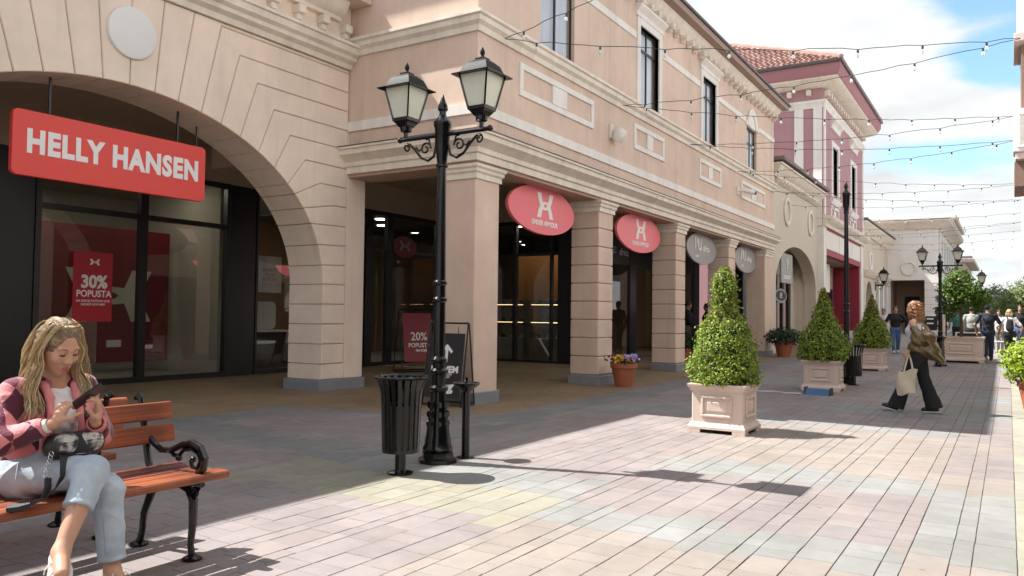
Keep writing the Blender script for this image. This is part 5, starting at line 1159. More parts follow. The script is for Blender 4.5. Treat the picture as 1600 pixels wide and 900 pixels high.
# round tree in a large planter
M_TREE = leafm('tree_leaf', (0.05, 0.11, 0.014), (0.13, 0.21, 0.025)); M_BARK = mat('bark', (0.10, 0.075, 0.055), 0.9, var=0.3, scale=12, bump=0.5, bscale=40)
pg = gz(28.3, 1.3)
p = thing('planter', 'long pale planter holding the round headed tree', 'planter', (28.3, 1.25, pg)); planter_box(p, 1.9)
for ch in p.children: ch.scale.z = 1.35
def tree(label, loc, clumps, trunk_r, h, n, size, seed, m, group=None, name='tree', lump=0.14):
    t = thing(name, label, 'tree', loc, 0, group); g = np.random.default_rng(seed)
    b = MB(); b.tube([(0, 0, -0.05), (0.02*h, 0, h*0.4), (0, 0.02, h*0.75), (0, 0, h)], [trunk_r, trunk_r*0.75, trunk_r*0.6, trunk_r*0.3], 7)
    for cx_, cy_, cz_, r in clumps:
        for k in range(4):
            d = g.normal(size=3)*r*0.55; b.tube([(0, 0, h*0.7), ((cx_+d[0])*0.5, (cy_+d[1])*0.5, (h*0.8+cz_+d[2])/2), (cx_+d[0], cy_+d[1], cz_+d[2])], [trunk_r*0.4, trunk_r*0.25, trunk_r*0.08], 4)
    b.build('trunk', M_BARK, t); tot = sum(c[3]**2 for c in clumps)
    def samp(gg, nn):
        Cs = []; Ns = []
        for cx_, cy_, cz_, r in clumps:
            a, c = ball_sampler(r, r*0.92, 0, lump, 0.2)(gg, int(nn*r*r/tot)); Cs.append(a+np.array([cx_, cy_, cz_])); Ns.append(c)
        return np.concatenate(Cs), np.concatenate(Ns)
    leaf_cloud('crown', n, samp, size, m, t, seed); return t
tree('round headed dark green tree growing from the long planter', (28.3, 1.25, pg+0.7), [(0.1, 0.25, 1.55, 0.40), (-0.1, -0.25, 1.45, 0.42), (0, 0.05, 1.85, 0.36), (0.1, 0.42, 0.85, 0.30), (0, 0.3, 1.2, 0.34), (0.1, -0.45, 1.25, 0.33)], 0.06, 1.5, 5200, 0.045, 5, M_TREE)
t = thing('post', 'pale slim wooden post standing in the long planter beside the tree', 'post', (28.1, 1.72, pg+0.70)); b = MB(); b.tube([(0, 0, 0), (0, 0, 0.75)], 0.05, 8); b.sphere((0, 0, 0.75), (0.05, 0.05, 0.02), 8, 4); b.build('stake', M_TRIM, t)
M_FAR1 = leafm('far_leaf', (0.15, 0.21, 0.06), (0.26, 0.31, 0.12)); M_FAR2 = leafm('far_leaf_blue', (0.13, 0.19, 0.09), (0.22, 0.27, 0.15))  # leaf colours lightened to put distance haze into them
for i, (x, y, h, r, m, lb) in enumerate(((78, 2.6, 3.4, 1.3, M_FAR1, 'small yellow green tree at the street end, left of the others'), (92, 0.9, 3.7, 1.7, M_FAR2, 'tall blue green tree at the street end, in the middle'), (84, -1.4, 4.0, 1.6, M_FAR2, 'blue green tree at the street end by the right frame edge'), (100, 3.9, 3.6, 1.8, M_FAR1, 'pale green tree farthest down the street, behind the small one'), (74, -0.7, 3.1, 1.6, M_FAR1, 'low yellow green tree at the street end, right of the walkers'))):
    z = gz(x, y)-0.1
    tree(lb, (x, y, z), [(0, 0, h*0.75, r), (r*0.5, r*0.7, h*0.6, r*0.75), (0, -r*0.8, h*0.55, r*0.8), (0, r*0.1, h*0.95, r*0.6)], 0.16, h*0.8, 2600, 0.12, 20+i, m, 'trees at the end of the street', lump=0.2)

# ---------------------------------------------------------------- small fittings on the arcade building
t = thing('security_lamp', 'white round security lamp on a bracket on the arcade building front', 'lamp', (14.95, 7.0, 5.18)); MB().box(-0.10, 0.06, -0.05, 0, -0.08, 0.22, 0.01).build('bracket', M_TRIM, t)
b = MB(); b.lathe([(0.0, -0.16), (0.10, -0.15), (0.14, -0.05), (0.14, 0.06), (0.10, 0.13), (0, 0.14)], 14); b.xf(Matrix.Translation((0.05, -0.18, 0.0)) @ Matrix.Rotation(R_(30), 4, 'X')); b.build('lamp_head', M_WHITE, t)
t = thing('security_camera', 'white bullet camera fixed beside the last white wall panel', 'camera', (24.0, 7.0, 5.28)); MB().box(-0.07, 0.07, -0.05, 0, -0.12, 0.14, 0.01).build('mount', M_TRIM, t)
b = MB(); b.tube([(0, -0.03, 0), (0.05, -0.12, 0.02), (0.12, -0.2, 0.02), (0.36, -0.42, -0.03)], [0.03, 0.03, 0.07, 0.07], 10); b.build('camera_body', M_WHITE, t); b = MB(); b.tube([(0.36, -0.42, -0.03), (0.40, -0.46, -0.04)], 0.06, 10); b.build('lens', M_BLACK, t)
t = thing('notice_board', 'black sale board with white letters leaning in a low frame behind the potted tree', 'sign', (30.2, 1.02, gz(30, 1)), R_(-62)); MB().box(-0.5, 0.5, -0.02, 0.02, 0.12, 0.85).build('board', M_BOARD, t); frame_ring(MB(), 'y', -0.03, 0.06, -0.54, 0.54, 0.08, 0.89, 0.04).build('frame', M_OFFWHITE, t)
put_text('lettering', 'SALE', 0.30, M_WHITEPRINT, t, (0.02, -0.024, 0.38), off=0.012); put_text('lettering', 'OUTLET', 0.09, M_WHITEPRINT, t, (0.02, -0.024, 0.64), off=0.002)
t = thing('bicycle_rack', 'low white railing across the street behind the walkers', 'railing', (33.5, 0.2, gz(33.5, 0))); b = MB()
b.tube([(0, -0.9, 0.5), (0, 0.9, 0.5)], 0.02, 6); b.build('top_rail', M_WHITE, t); rm = MB().tube([(0, 0, 0), (0, 0, 0.5)], 0.012, 5).mesh('bar', M_WHITE)
for k in range(16): link('bar', rm, t, (0, -0.88+0.117*k, 0))
b = MB(); b.box(-0.05, 0.05, -1.2, 1.2, 0, 0.03); b.build('foot_rail', M_WHITE, t)
t = thing('notice_stand', 'small black notice stand with white print left of the potted tree', 'sign', (31.5, 2.35, gz(31.5, 2)), R_(-60)); MB().box(-0.22, 0.22, -0.03, 0.03, 0.9, 1.4).build('board', M_BOARD, t); MB().box(-0.03, 0.03, -0.02, 0.02, 0, 0.9).build('stem', M_BLACK, t); MB().box(-0.2, 0.2, -0.15, 0.15, 0, 0.03).build('foot', M_BLACK, t)
for z in (1.28, 1.12): MB().box(-0.13, 0.10, -0.036, -0.03, z, z+0.05).build('print_line', M_WHITEPRINT, t)

# ---------------------------------------------------------------- strings of bulbs zigzagging over the street
M_WIRE = mat('dark_cable', (0.02, 0.025, 0.022), 0.6, var=0); M_SOCK = mat('green_socket', (0.02, 0.06, 0.05), 0.5, var=0); M_BULB = mat('pale_bulb', (0.70, 0.72, 0.70), 0.12, var=0, spec=0.6)
sock = MB().lathe([(0.018, -0.075), (0.022, -0.06), (0.022, 0.0), (0.012, 0.006)], 8).xf(Matrix.Scale(0.8, 4)).mesh('socket', M_SOCK); bulb = MB().lathe([(0, -0.165), (0.022, -0.155), (0.034, -0.125), (0.030, -0.10), (0.018, -0.076)], 8).xf(Matrix.Scale(0.8, 4)).mesh('bulb', M_BULB)
LA = [(10.62, 6.86, 5.86), (15.25, 6.86, 5.86), (19.4, 6.86, 5.82), (23.55, 6.86, 5.8), (27.7, 6.86, 5.78), (31.6, 7.1, 5.8), (36.3, 7.1, 5.84), (39.5, 6.85, 5.7), (43, 6.85, 5.68), (48, 6.85, 5.7), (53, 7.1, 5.8)]
RA = [(7.9, -1.3, 6.6), (14.87, -0.19, 5.92), (20.4, -0.24, 5.9), (20.28, -0.24, 5.35), (30.5, -0.7, 5.9), (34.5, -0.7, 5.9), (38.5, -0.7, 5.9), (42, -0.7, 5.9), (46, -0.7, 5.9), (50, -0.7, 5.9), (55, -0.7, 5.9)]
PAIRS = [(0, 0), (0, 1), (1, 1), (1, 2), (2, 2), (2, 3), (3, 3), (3, 4), (4, 4), (4, 5), (5, 5), (6, 6), (7, 7), (8, 7), (8, 8), (9, 9), (10, 10)]
ORD = ['first', 'second', 'third', 'fourth', 'fifth', 'sixth', 'seventh', 'eighth', 'ninth', 'tenth', 'eleventh', 'twelfth', 'thirteenth', 'fourteenth', 'fifteenth', 'sixteenth', 'last']
wr = random.Random(5)
for i, (a, c) in enumerate(PAIRS):
    A, Bq = Vector(LA[a]), Vector(RA[c]); L = (Bq-A).length; sag = 0.13+0.006*L
    t = thing('light_string', ORD[i]+' string of small bulbs over the street, counted from the near corner', 'string lights', A, 0, 'strings of bulbs over the street')
    nB = max(4, int(L/0.95)); K = nB*4; P = []
    for k in range(K+1):
        u = k/K; p = (Bq-A)*u; p.z -= 4*sag*u*(1-u); p.z += wr.uniform(-0.012, 0.012)+(-0.02 if k % 4 == 2 else 0); p.y += wr.uniform(-.01, .01); P.append(p)
    MB().tube(P, 0.0060, 5).build('cable', M_WIRE, t)
    for k in range(nB):
        p = P[4*k+2]; s = link('socket', sock, t, p); g = link('bulb', bulb, s)
# ================================================================ PEOPLE (bodies grown as one smooth surface from a distance field)
V3 = lambda *a: np.array(a, float)
def surf_nets(D, o, h):
    S = D < 0; nx, ny, nz = D.shape
    c = np.zeros((nx-1, ny-1, nz-1), np.int8)
    offs = [(a, b, e) for a in (0, 1) for b in (0, 1) for e in (0, 1)]
    for a, b, e in offs: c += S[a:nx-1+a, b:ny-1+b, e:nz-1+e]
    mixed = (c > 0) & (c < 8); I = np.argwhere(mixed)
    Vc = np.stack([D[I[:, 0]+a, I[:, 1]+b, I[:, 2]+e] for a, b, e in offs], 1)
    P = np.zeros((len(I), 3)); n = np.zeros(len(I)); O = np.array(offs, float)
    for p in range(8):
        for q in range(p+1, 8):
            if np.abs(O[p]-O[q]).sum() != 1: continue
            m = (Vc[:, p] < 0) != (Vc[:, q] < 0); t = Vc[m, p]/(Vc[m, p]-Vc[m, q])
            P[m] += O[p]+(O[q]-O[p])*t[:, None]; n[m] += 1
    P = (P/n[:, None]+I)*h+o
    vid = -np.ones(mixed.shape, np.int64); vid[mixed] = np.arange(len(I)); F = []
    for ax in range(3):
        A = np.moveaxis(S, ax, 0); E = A[:-1] != A[1:]; Vd = np.moveaxis(vid, ax, 0)
        E = E[:, 1:-1, 1:-1]; J = np.argwhere(E); i, j, k = J[:, 0], J[:, 1]+1, J[:, 2]+1
        q = np.stack([Vd[i, j-1, k-1], Vd[i, j, k-1], Vd[i, j, k], Vd[i, j-1, k]], 1)
        fl = A[i, j, k]
        if ax == 1: fl = ~fl
        q[~fl] = q[~fl][:, ::-1]; F.append(q)
    return P, np.concatenate(F)
class SDF:
    def __init__(s): s.p = []
    def cone(s, a, b, ra, rb=None, k=0.02, op='u', flat=(0, 0), sq=None):
        a, b = np.array(a, float), np.array(b, float); rb = ra if rb is None else rb; R = max(ra, rb)*1.2+k
        s.p.append((np.minimum(a, b)-R, np.maximum(a, b)+R, op, k, ('c', a, b, ra, rb, flat, sq))); return s
    def chain(s, pts, rad, k=0.02, **kw):
        for i in range(len(pts)-1): s.cone(pts[i], pts[i+1], rad[i], rad[i+1], k, **kw)
        return s
    def ell(s, c, r, k=0.02, R=None, op='u'):
        c = np.array(c, float); r = np.array(r, float); m = max(r)+k+0.01
        s.p.append((c-m, c+m, op, k, ('e', c, r, R))); return s
    def cut(s, n, d):                       # keep n.p < d
        s.p.append((None, None, 'cut', 0, (np.array(n, float), d))); return s
    def disp(s, f): s.p.append((None, None, 'disp', 0, f)); return s
    def mesh(s, name, h):
        U = [p for p in s.p if p[2] == 'u']; lo = np.min([p[0] for p in U], 0)-2*h; hi = np.max([p[1] for p in U], 0)+2*h
        n = np.ceil((hi-lo)/h).astype(int)+1; D = np.full(n, 0.3, np.float32)
        ax = [lo[i]+h*np.arange(n[i]) for i in range(3)]
        for a, b, op, k, q in s.p:
            if op == 'cut':
                g = q[0][0]*ax[0][:, None, None]+q[0][1]*ax[1][None, :, None]+q[0][2]*ax[2][None, None, :]-q[1]; D = np.maximum(D, g.astype(np.float32)); continue
            if op == 'disp':
                m = np.abs(D) < 0.05; X, Y, Z = np.meshgrid(*ax, indexing='ij'); D[m] += q(X[m], Y[m], Z[m]).astype(np.float32); continue
            i0 = np.maximum(np.floor((a-lo)/h).astype(int), 0); i1 = np.minimum(np.ceil((b-lo)/h).astype(int)+1, n)
            if (i1 <= i0).any(): continue
            x, y, z = (ax[i][i0[i]:i1[i]] for i in range(3)); X = x[:, None, None]; Y = y[None, :, None]; Z = z[None, None, :]
            if q[0] == 'c':
                _, A, B, ra, rb, flat, sq = q; d = B-A; L2 = max(d@d, 1e-9); L = math.sqrt(L2)
                t0 = ((X-A[0])*d[0]+(Y-A[1])*d[1]+(Z-A[2])*d[2])/L2; t = np.clip(t0, 0, 1)
                ex, ey, ez = X-A[0]-t*d[0], Y-A[1]-t*d[1], Z-A[2]-t*d[2]
                if sq is not None: ex, ey, ez = ex*sq[0], ey*sq[1], ez*sq[2]
                g = np.sqrt(ex**2+ey**2+ez**2)-(ra+(rb-ra)*t)
                if flat[0]: g = np.maximum(g, -t0*L)
                if flat[1]: g = np.maximum(g, (t0-1)*L)
            else:
                _, C, r, R = q; x_, y_, z_ = X-C[0], Y-C[1], Z-C[2]
                if R is not None: x_, y_, z_ = (R[0][i]*x_+R[1][i]*y_+R[2][i]*z_ for i in range(3))
                g = (np.sqrt((x_/r[0])**2+(y_/r[1])**2+(z_/r[2])**2)-1)*min(r)
            sl = tuple(slice(i0[i], i1[i]) for i in range(3)); W_ = D[sl]
            if op == 'u':
                hh = np.maximum(k-np.abs(W_-g), 0)/max(k, 1e-6); D[sl] = np.minimum(W_, g)-hh*hh*k*0.25
            else:
                hh = np.maximum(k-np.abs(W_+g), 0)/max(k, 1e-6); D[sl] = np.maximum(W_, -g)+hh*hh*k*0.25
        D[0] = D[-1] = 0.3; D[:, 0] = D[:, -1] = 0.3; D[:, :, 0] = D[:, :, -1] = 0.3
        P, F = surf_nets(D, lo, h)
        me = bpy.data.meshes.new(name); me.from_pydata(P.tolist(), [], F.tolist()); me.polygons.foreach_set('use_smooth', [True]*len(F)); me.update(); return me
    def build(s, name, h, m, parent):
        me = s.mesh(name, h); me.materials.append(m); return link(name, me, parent)

def skin_mat(name, c): 
    m = mat(name, c, 0.48, var=0.07, scale=14, spec=0.4); b = m.node_tree.nodes['Principled BSDF']
    b.inputs['Subsurface Weight'].default_value = 0.12; b.inputs['Subsurface Radius'].default_value = (0.02, 0.008, 0.004); b.inputs['Subsurface Scale'].default_value = 0.4; return m
M_SKIN = skin_mat('skin', (0.52, 0.29, 0.195)); M_SKIN2 = skin_mat('skin_tan', (0.44, 0.24, 0.16))
def frame_of(fwd, up=(0, 0, 1)):
    f = Vector(fwd).normalized(); r = f.cross(Vector(up)).normalized(); u = r.cross(f); return np.array(r), np.array(f), np.array(u)

def head_prims(s, C, fwd, up=(0, 0, 1), sc=1.0, detail=True, nose=1.0):
    """skull, jaw and features; returns a placing function and the rotation"""
    r, f, u = frame_of(fwd, up); R = np.stack([r, f, u], 1)
    P = lambda a, b, c: np.array(C)+sc*(a*r+b*f+c*u)
    s.ell(P(0, -0.012, 0.028), (0.073*sc, 0.093*sc, 0.090*sc), 0.02, R)
    s.ell(P(0, 0.022, -0.030), (0.060*sc, 0.068*sc, 0.085*sc), 0.03, R)
    s.cone(P(0, 0.058, -0.100), P(0, 0.050, -0.088), 0.020*sc, 0.026*sc, 0.03)
    if detail:
        for e in (-1, 1):
            s.ell(P(e*0.036, 0.068, -0.028), (0.022*sc, 0.016*sc, 0.020*sc), 0.025, R)          # cheek
            s.ell(P(e*0.031, 0.094, 0.006), (0.019*sc, 0.016*sc, 0.012*sc), 0.014, R, op='s')     # socket
            s.ell(P(e*0.031, 0.073, 0.004), (0.0145*sc, 0.0145*sc, 0.0125*sc), 0.006, R)          # lidded eye
            s.cone(P(e*0.014, 0.083, 0.020), P(e*0.048, 0.072, 0.023), 0.009*sc, 0.006*sc, 0.012) # brow ridge
            s.ell(P(e*0.075, -0.012, -0.005), (0.008*sc, 0.018*sc, 0.030*sc), 0.010, R)           # ear
            s.ell(P(e*0.0125, 0.090, -0.037), (0.0085*sc, 0.010*sc, 0.0075*sc), 0.008, R)         # nostril wing
        s.cone(P(0, 0.080, 0.012), P(0, 0.101, -0.030), 0.0085*sc, 0.0105*sc, 0.014)
        s.ell(P(0, 0.101, -0.033), (0.011*sc, 0.011*sc, 0.010*sc), 0.010, R)
        s.ell(P(0, 0.083, -0.063), (0.024*sc, 0.012*sc, 0.007*sc), 0.010, R); s.ell(P(0, 0.081, -0.074), (0.020*sc, 0.013*sc, 0.008*sc), 0.010, R)
    else:
        s.ell(P(0, 0.09, -0.03), (0.016*sc, 0.018*sc, 0.022*sc), 0.02, R)
    return P, R
def hand_prims(s, wrist, palm_dir, palm_n, side, curls, spread=0.10, sc=1.0, fingers=None):
    """palm plus five separate bent fingers. palm_n points out of the palm; side +1: thumb lies along palm_dir x palm_n"""
    d = np.array(palm_dir, float); d /= np.linalg.norm(d); n = np.array(palm_n, float); n -= d*(n@d); n /= np.linalg.norm(n); w = np.cross(d, n)*side
    W_ = np.array(wrist, float); kn = W_+d*0.085*sc
    s.ell(W_+d*0.045*sc, (0.036*sc, 0.048*sc, 0.015*sc), 0.012, np.stack([w, d, n], 1))
    s.cone(W_, W_+d*0.04*sc, 0.020*sc, 0.022*sc, 0.02, sq=None)
    tips = []
    for i, (off, L) in enumerate(((0.027, 0.072), (0.009, 0.080), (-0.009, 0.074), (-0.026, 0.060))):
        c = curls[i]; b = kn+w*off*sc; dd = d+w*spread*(1.5-i)*0.35; dd /= np.linalg.norm(dd); p = b-d*0.018*sc; q = b; rad = (0.0095, 0.0085, 0.0078, 0.0065); a = 0.0
        s.cone(p, q, 0.011*sc, rad[0]*sc, 0.008)
        for j, fr in enumerate((0.44, 0.31, 0.25)):
            a += c[j]; v = dd*math.cos(a)+n*math.sin(a); q2 = q+v*L*fr*sc; s.cone(q, q2, rad[j]*sc, rad[j+1]*sc, 0.004); q = q2
        tips.append(q)
    c = curls[4]; b = W_+d*0.022*sc+w*0.026*sc; v = w*0.72+d*0.6+n*c[0]; v /= np.linalg.norm(v); q = b+v*0.042*sc; s.cone(b, q, 0.014*sc, 0.011*sc, 0.012)
    v2 = d*0.85+w*c[1]+n*c[2]; v2 /= np.linalg.norm(v2); q2 = q+v2*0.030*sc; s.cone(q, q2, 0.0105*sc, 0.0095*sc, 0.005); q3 = q2+(v2*0.9+n*c[2]*0.4)*0.026*sc; s.cone(q2, q3, 0.0095*sc, 0.0078*sc, 0.004); tips.append(q3)
    return tips
def shoe(parent, ankle, toe_dir, m, sole_m, L=0.25, sc=1.0, h=0.006, pitch=0.0, laces=None):
    """trainer: ankle centre, pointing toe_dir (may tilt)"""
    a = np.array(ankle, float); r, f, u = frame_of(toe_dir); R = np.stack([r, f, u], 1)
    P = lambda x, y, z: a+sc*(x*r+y*f+z*u)
    s = SDF(); s.ell(P(0, 0.045, -0.055), (0.040*sc, 0.115*sc, 0.040*sc), 0.02, R); s.cone(P(0, -0.01, 0.015), P(0, -0.018, -0.06), 0.042*sc, 0.040*sc, 0.03, flat=(1, 0)); s.cone(P(0, 0.02, -0.02), P(0, 0.11, -0.06), 0.034*sc, 0.034*sc, 0.03); s.ell(P(0.004, 0.125, -0.066), (0.042*sc, 0.05*sc, 0.028*sc), 0.03, R)
    s.cut(-u, -(u@P(0, 0, -0.088))); o = s.build('shoe', h, m, parent)
    q = SDF(); q.cone(P(0, -0.035, -0.095), P(0.002, 0.12, -0.095), 0.044*sc, 0.047*sc, 0.02); q.ell(P(0, 0.04, -0.095), (0.04*sc, 0.12*sc, 0.02*sc), 0.03, R); q.cut(-u, -(u@P(0, 0, -0.108))); q.cut(u, u@P(0, 0, -0.082)); q.build('sole', h, sole_m, o)
    if laces is not None:
        b = MB()
        for i in range(5):
            y = 0.035+0.018*i; z = 0.002-0.013*i; b.tube([P(-0.026, y+0.004, z-0.012), P(-0.012, y, z+0.006), P(0.012, y+0.004, z+0.006), P(0.026, y, z-0.012)], 0.0035*sc, 5)
        b.tube([P(0, 0.03, 0.012), P(0.03, 0.035, 0.022), P(0.05, 0.05, 0.0), P(0.055, 0.045, -0.03)], 0.003*sc, 5); b.tube([P(0, 0.03, 0.012), P(-0.03, 0.045, 0.02), P(-0.045, 0.06, 0.0), P(-0.03, 0.05, 0.005), P(0, 0.035, 0.012)], 0.003*sc, 5)
        b.build('laces', laces, o)
    return o

# ---------------------------------------------------------------- the seated woman
def seated_woman():
    base = V3(2.12, 4.05, 0.0); t = thing('person', 'seated woman with long blond hair in a pink argyle cardigan typing on a phone', 'person', tuple(base))
    Lc = lambda x, y, z: V3(x, y, z)-base
    headC = Lc(2.105, 3.935, 1.205); fwd = np.array((0.10, -0.90, -0.42)); up = (0.02, -0.35, 0.9)
    neck = Lc(2.125, 4.015, 1.035); chest = Lc(2.13, 4.04, 0.90); waist = Lc(2.13, 4.09, 0.70); pel = Lc(2.13, 4.10, 0.585)
    shR, shL = Lc(1.965, 4.035, 0.985), Lc(2.285, 4.035, 0.985); elR, elL = Lc(1.865, 3.965, 0.765), Lc(2.345, 3.965, 0.755); wrR, wrL = Lc(2.005, 3.795, 0.845), Lc(2.195, 3.755, 0.845)
    hpR, hpL = Lc(2.035, 4.09, 0.575), Lc(2.225, 4.09, 0.57); knR, knL = Lc(2.135, 3.665, 0.625), Lc(2.235, 3.70, 0.515); anR, anL = Lc(1.935, 3.545, 0.315), Lc(2.25, 3.665, 0.13)
    # --- skin
    s = SDF(); P, R = head_prims(s, headC, fwd, up, 1.05)
    s.cone(neck, headC+V3(0, 0.03, -0.06), 0.050, 0.048, 0.03); s.cone(neck, chest, 0.06, 0.09, 0.05); s.cone(chest, waist, 0.10, 0.09, 0.05); s.cone(waist, pel, 0.09, 0.10, 0.05)
    for sh, el, wr in ((shR, elR, wrR), (shL, elL, wrL)): s.cone(neck, sh, 0.045, 0.045, 0.04); s.cone(sh, el, 0.043, 0.036, 0.03); s.cone(el, wr, 0.035, 0.024, 0.02)
    for hp, kn, an in ((hpR, knR, anR), (hpL, knL, anL)):
        s.cone(pel, hp, 0.09, 0.085, 0.04); s.cone(hp, kn, 0.078, 0.052, 0.04); m = kn+(an-kn)*0.33; s.cone(kn, m, 0.050, 0.052, 0.03); s.cone(m, an, 0.052, 0.033, 0.03)
    s.cone(anR, anR+V3(-0.05, -0.10, -0.06), 0.035, 0.03, 0.03); s.cone(anL, anL+V3(0, -0.11, -0.06), 0.035, 0.03, 0.03)
    ph_u = V3(0.785, -0.20, 0.59); ph_u /= np.linalg.norm(ph_u); ph_n = V3(0, 0.22, 0.25); ph_n -= ph_u*(ph_n@ph_u); ph_n /= np.linalg.norm(ph_n); ph_w = np.cross(ph_n, ph_u); phC = Lc(2.128, 3.705, 0.975)
    # right hand pointing over the phone
    tipsR = hand_prims(s, wrR+V3(0.012, -0.018, 0.010), (0.32, -0.22, 0.92), (0.85, 0.15, -0.30), -1, [(0.75, 0.35, 0.15), (0.95, 0.75, 0.4), (1.0, 0.85, 0.5), (1.0, 0.9, 0.5), (0.4, 0.35, 0.55)], 0.12, 0.98)
    # left hand holding the phone from behind
    dL = (phC-ph_u*0.0+V3(0.030, -0.008, -0.02))-wrL
    tipsL = hand_prims(s, wrL+V3(-0.003, -0.012, 0.012), (-0.10, -0.35, 0.93), (-0.75, 0.35, 0.15), 1, [(0.45, 0.8, 0.7), (0.5, 0.85, 0.75), (0.55, 0.9, 0.8), (0.6, 0.9, 0.8), (0.5, 0.2, 0.5)], 0.14, 0.98)
    body = s.build('body', 0.0042, M_SKIN, t)
    # --- face details
    lip = mat('lip', (0.42, 0.10, 0.09), 0.4, var=0.05); brow = mat('brow_hair', (0.16, 0.09, 0.05), 0.8, var=0)
    LP = P; P2 = lambda a_, b_, c_: LP(a_, b_+0.0045, c_)
    q = SDF(); q.cone(P2(-0.019, 0.086, -0.066), P2(0, 0.0935, -0.0632), 0.0030, 0.0052, 0.004); q.cone(P2(0.019, 0.086, -0.066), P2(0, 0.0935, -0.0632), 0.0030, 0.0052, 0.004); q.cone(P2(-0.015, 0.087, -0.071), P2(0.015, 0.087, -0.071), 0.0045, 0.0045, 0.004); q.cone(P2(-0.006, 0.0905, -0.0735), P2(0.006, 0.0905, -0.0735), 0.0058, 0.0058, 0.004); q.build('lips', 0.0022, lip, body)
    for e in (-1, 1):
        b = MB(); b.tube([P(e*0.013, 0.0915, 0.0225), P(e*0.028, 0.0895, 0.0275), P(e*0.046, 0.079, 0.0245)], [0.0028, 0.0030, 0.0014], 6, flat=0.7); b.build('eyebrow', brow, body)
        b = MB(); b.tube([P(e*0.0175, 0.0855, -0.0015), P(e*0.025, 0.0885, -0.0045), P(e*0.034, 0.0885, -0.0050), P(e*0.0445, 0.0825, -0.0020)], [0.0016, 0.0026, 0.0028, 0.0018], 6); b.build('eyelashes', mat('lash', (0.03, 0.018, 0.012), 0.7, var=0), body)
    # --- tee, jeans
    j = SDF(); M_TEE = mat('white_tee', (0.72, 0.71, 0.74), 0.85, var=0.04, bump=0.3, bscale=30)
    j.cone(chest+V3(0, -0.01, 0.055), chest+V3(0, -0.01, -0.04), 0.100, 0.118, 0.05, sq=(0.82, 1, 1)); j.cone(chest+V3(0, -0.005, -0.05), waist+V3(0, 0, -0.02), 0.118, 0.115, 0.05, sq=(0.85, 1, 1)); 
    for e in (-1, 1): j.ell(chest+V3(e*0.055, -0.085, -0.015), (0.055, 0.052, 0.058), 0.03)
    j.ell(neck+V3(0, -0.05, 0.02), (0.075, 0.085, 0.055), 0.02, op='s'); j.disp(lambda x, y, z: 0.0028*np.sin(z*95+x*50)*np.sin(x*40+z*20)); j.build('top', 0.006, M_TEE, t)
    M_JEAN = mat('pale_denim', (0.40, 0.48, 0.57), 0.85, var=0.12, scale=18, bump=0.5, bscale=420, col2=(0.49, 0.56, 0.64))
    M_JEANT = mat('denim_seam', (0.30, 0.37, 0.46), 0.9, var=0.1)
    j = SDF(); j.cone(waist+V3(0, 0, 0.035), pel, 0.125, 0.132, 0.05, flat=(1, 0), sq=(0.82, 1, 1)); j.cone(pel, hpR, 0.115, 0.11, 0.05); j.cone(pel, hpL, 0.115, 0.11, 0.05)
    hemR = knR+(anR-knR)*0.47; hemL = knL+(anL-knL)*0.86
    j.cone(hpR, knR, 0.102, 0.070, 0.05); j.cone(knR, hemR, 0.069, 0.064, 0.03, flat=(0, 1)); j.cone(hpL, knL, 0.098, 0.070, 0.04); j.cone(knL, hemL, 0.068, 0.061, 0.03, flat=(0, 1))
    kd = (anR-knR)/np.linalg.norm(anR-knR)
    rid = lambda q: (1-np.abs(np.sin(q)))**2
    j.disp(lambda x, y, z: -0.0095*rid((z*0.9+y*0.55)*30+np.sin(x*26)*1.2)*np.exp(-((y-knR[1]-0.03)/0.10)**2)*np.exp(-((z-knR[2]+0.07)/0.10)**2)-0.0065*rid(z*21+x*16+y*9)*(0.5+0.5*np.sin(x*23+z*13))-0.0100*rid(y*24+z*13+x*6)*np.exp(-((y-hpR[1]+0.1)/0.10)**2))
    for q_, d_ in ((hemR, anR-knR), (hemL, anL-knL)):
        dn = d_/np.linalg.norm(d_); j.cone(q_-dn*0.016, q_-dn*0.002, 0.0662 if q_ is hemR else 0.0632, None, 0.004, flat=(1, 1)); j.cone(q_-dn*0.02, q_+dn*0.02, 0.060, 0.060, 0.004, op='s', flat=(1, 0)) if False else None
    jn = j.build('jeans', 0.0055, M_JEAN, t)
    b = MB(); side = V3(-0.02, -0.01, 0.0)
    b.tube([hpR+V3(-0.06, -0.08, 0.085), hpR+V3(-0.085, -0.12, 0.055), hpR+V3(-0.10, -0.14, 0.01)], 0.003, 5); b.build('pocket_seam', M_JEANT, jn)
    for hp_, kn_, hm_, ra, rb_, rc in ((hpR, knR, hemR, 0.100, 0.070, 0.0645), (hpL, knL, hemL, 0.096, 0.070, 0.0615)):
        b = MB(); o1 = V3(-0.80, -0.60, 0); b.tube([hp_+(kn_-hp_)*u_+np.array((-0.75*(ra+(rb_-ra)*u_), -0.1, 0.64*(ra+(rb_-ra)*u_)))*np.array((1, 0, 1)) for u_ in (0.25, 0.5, 0.75)]+[kn_+o1*rb_*1.005]+[kn_+(hm_-kn_)*u_+o1*(rb_+(rc-rb_)*u_)*1.01 for u_ in (0.3, 0.6, 0.9)], 0.0022, 5); b.build('side_seam', M_JEANT, jn)
    b = MB(); b.sphere(waist+V3(0, -0.118, 0.005), (0.011, 0.006, 0.011), 8, 5); b.build('button', mat('brass_button', (0.35, 0.30, 0.22), 0.35, metal=0.8, var=0), jn)
    # --- cardigan with an argyle knit
    m = bpy.data.materials.new('argyle_knit'); m.use_nodes = True; nt2 = m.node_tree; bs = nt2.nodes['Principled BSDF']; bs.inputs['Roughness'].default_value = 0.95; bs.inputs['Sheen Weight'].default_value = 0.3
